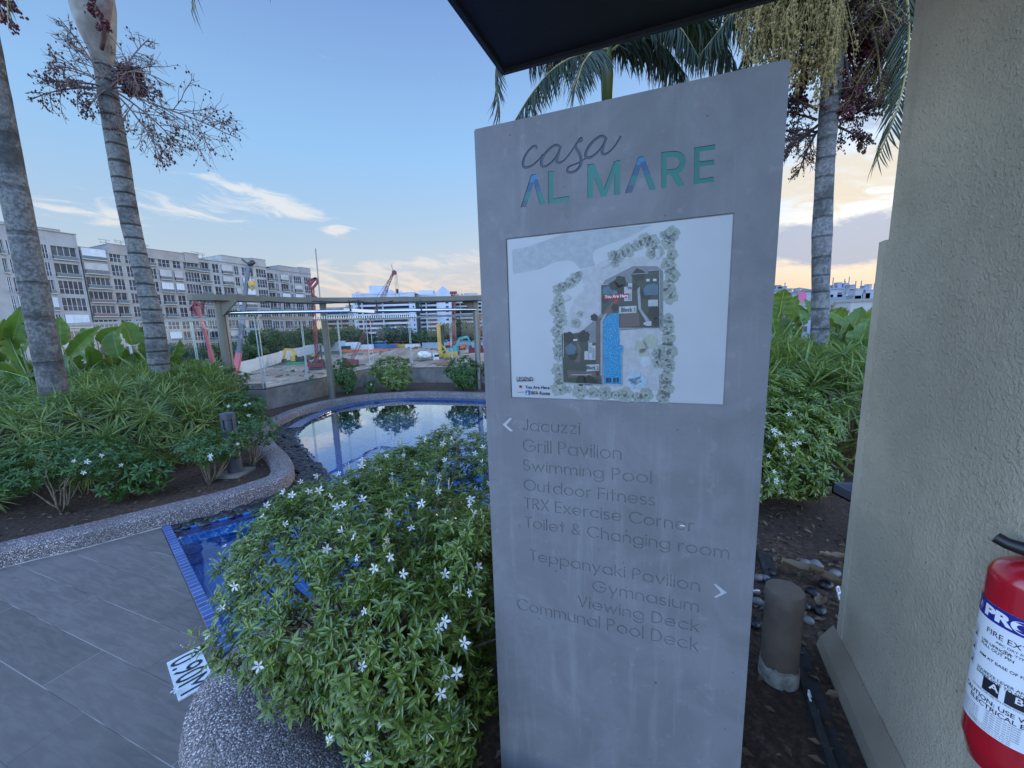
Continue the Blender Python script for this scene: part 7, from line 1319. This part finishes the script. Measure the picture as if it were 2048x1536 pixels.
mb = MB(); s0 = at_z(604, 737, GZ); mb.add([s0 + np.array(v) for v in ((-3.4, -1.2, .3), (3.2, -1.2, .3), (3.8, -1.3, 1.9), (-4.0, -1.3, 1.9), (-3.4, 1.2, .3), (3.2, 1.2, .3), (3.8, 1.3, 1.9), (-4.0, 1.3, 1.9))], [(0, 1, 2, 3), (5, 4, 7, 6), (1, 5, 6, 2), (4, 0, 3, 7), (0, 4, 5, 1)])
for x in (-2.5, 0, 2.4): mb.box(s0 + np.array([x, -1.38, .3]), s0 + np.array([x + .2, -1.2, 1.8]))
mb.box(s0 + np.array([-3, -1, -.1]), s0 + np.array([-2.6, 1, .35])); mb.box(s0 + np.array([2.4, -1, -.1]), s0 + np.array([2.8, 1, .35])); solo('waste_skip', mb, GRN, 'green open waste skip below the yellow excavator', 'skip', s0)
# lattice crawler crane
b_ = at_z(700, 738, GZ); Y_ = b_[1]; lc = thing('lattice_crane', 'red and white lattice boom crane with hanging hook ropes', 'crane', (*b_[:2], GZ)); tip = at_y(787, 545, Y_); mb = MB(); lattice(mb, b_ + np.array([0, 0, 1.4]), b_ + (tip - b_) * .55, .25, .55, 12, .042); lattice(mb, b_ + (tip - b_) * .55, tip, .55, .22, 10, .042); part('boom', mb, RED, lc); mb = MB(); mb.tube([tip + np.array([.2, -.3, 0]), tip + np.array([.2, .3, 0])], .6, 10); mb.beam(tip, tip + np.array([-.4, 0, 2.]), .1, .1); mb.beam(tip, tip + np.array([.7, 0, .2]), .5, .4); part('boom_head', mb, RED, lc); hk = at_y(794, 578, Y_); mb = MB()
for dx in (.0, .5, -.6): mb.beam(tip + np.array([.6 + dx * .4, 0, 0]), hk + np.array([dx, 0, 0 if dx == 0 else -3.]), .06, .06)
for px in (742, 752, 760): mb.beam(at_y(px, 610 + (px - 742), Y_), tip, .07, .07)
part('hoist_rope', mb, DKM, lc); mb = MB(); mb.lathe(hk + np.array([0, 0, -1.2]), [(.1, 0), (.35, .4), (.3, 1.2)], 8); part('hook', mb, DKM, lc); crawler(lc, b_, 2.4, 1.1, RED)
# red leader masts near the sign edge
for px, yt, yb, lb in ((909, 588, 705, 'tall red leader mast rising behind the teal excavator'), (958, 636, 712, 'red leader mast of the rig close to the sign edge')):
    b_ = at_z(px, yb, GZ); t = thing('piling_rig', lb, 'piling rig', (*b_[:2], GZ)); tp = at_y(px - 2, yt, b_[1]); mb = MB(); lattice(mb, b_ + np.array([0, 0, 1]), tp, .6, .6, 18, .17); part('mast', mb, RED, t); mb = MB(); mb.box(tp + np.array([-1.4, -.6, 0]), tp + np.array([1.4, .6, 1.])); part('mast_head', mb, RED, t); crawler(t, b_, .8, 1.3, RED)
b_ = at_z(882, 722, GZ); t = thing('piling_rig', 'yellow piling rig with thick upright mast in the middle of the site', 'piling rig', (*b_[:2], GZ)); tp = at_y(877, 648, b_[1]); mb = MB(); mb.beam(b_ + np.array([0, 0, .8]), tp, 1.1, 1.2, 0, (0, 1, 0)); mb.beam(tp + np.array([-.9, 0, -.6]), tp + np.array([.9, 0, -.2]), .8, .6); part('mast', mb, YEL, t); mb = MB(); mb.beam(b_ + np.array([.9, .3, .8]), tp + np.array([1.0, .3, -.6]), .5, .6, 0, (0, 1, 0)); part('drill_string', mb, DKM, t); mb = MB(); mb.beam(b_ + np.array([3, 0, 2]), b_ + (tp - b_) * .5, .4, .4); part('strut', mb, YEL, t); crawler(t, b_ + np.array([2, .5, 0]), 2.6, 1.2, YEL)
b_ = at_z(853, 726, GZ); t = thing('mixer_truck', 'dusty white concrete mixer truck on the earth left of the yellow rig', 'truck', (*b_[:2], GZ)); e1 = unit(np.array([.8, .6, 0])); e2 = np.array([-.6, .8, 0]); mb = MB(); mb.tube([b_ + e1 * x + np.array([0, 0, z]) for x, z in ((-2.6, 2.8), (-1.6, 2.7), (0, 2.4), (1.2, 2.1), (1.8, 2.0))], [.5, 1.1, 1.25, .9, .4], 14); part('drum', mb, MIX, t, True); mb = MB(); mb.obox(b_ + e1 * 2.0 - e2 * 1.1 + np.array([0, 0, .7]), e1 * 1.7, e2 * 2.2, (0, 0, 2.)); cb = part('cab', mb, MIX, t); mb = MB(); mb.obox(b_ + e1 * 2.2 - e2 * 1.13 + np.array([0, 0, 1.7]), e1 * 1.53, e2 * 2.26, (0, 0, .7)); part('cab_window', mb, WG, cb); mb = MB(); mb.obox(b_ + e1 * -3 - e2 * .8 + np.array([0, 0, .6]), e1 * 6.4, e2 * 1.6, (0, 0, .35)); part('chassis', mb, DKM, t)
for x in (-2.2, -.9, 2.6):
    for k in (-1, 1): mb = MB(); c_ = b_ + e1 * x + e2 * k * 1.0 + np.array([0, 0, .5]); mb.tube([c_ - e2 * .15, c_ + e2 * .15], .5, 12); part('wheel', mb, DKM, t)
b_ = at_z(890, 733, GZ); mb = MB(); mb.lathe(b_, [(1.6, .1), (2.2, .5), (2.3, 1.0), (2.0, 1.0), (1.9, .5)], 16); solo('spoil_tub', mb, mat('tub_brown', (.22, .12, .07), .8, vary=.2), 'round brown spoil tub at the foot of the yellow rig', 'tub', b_)
for i, (px, py, m_, w_, lb) in enumerate([(788, 698, ORG_, 5, 'small orange container by the blue hoarding'), (806, 699, YEL, 4, 'yellow cabin unit in front of the slab block'), (825, 699, MIX, 7, 'long white site cabin in front of the slab block'), (690, 703, DKM, 4, 'dark generator behind the orange barriers')]):
    c = at_z(px, py, GZ); mb = MB(); mb.box((c[0] - w_ / 2, c[1], GZ), (c[0] + w_ / 2, c[1] + 2.5, GZ + 2.5)); mb.box((c[0] - w_ / 2 - .1, c[1] - .1, GZ + 2.5), (c[0] + w_ / 2 + .1, c[1] + 2.6, GZ + 2.65))
    for k in range(int(w_)): mb.box((c[0] - w_ / 2 + .25 + k, c[1] - .06, GZ + .3), (c[0] - w_ / 2 + .75 + k, c[1], GZ + 2.2))
    solo('site_cabin', mb, m_, lb, 'cabin', c, 'site cabins and containers')
scene.render.film_transparent = False; scene.cycles.max_bounces = 8; scene.cycles.transparent_max_bounces = 16; scene.cycles.diffuse_bounces = 3; scene.cycles.glossy_bounces = 4; scene.cycles.caustics_reflective = False; scene.cycles.caustics_refractive = False; scene.cycles.sample_clamp_indirect = 6
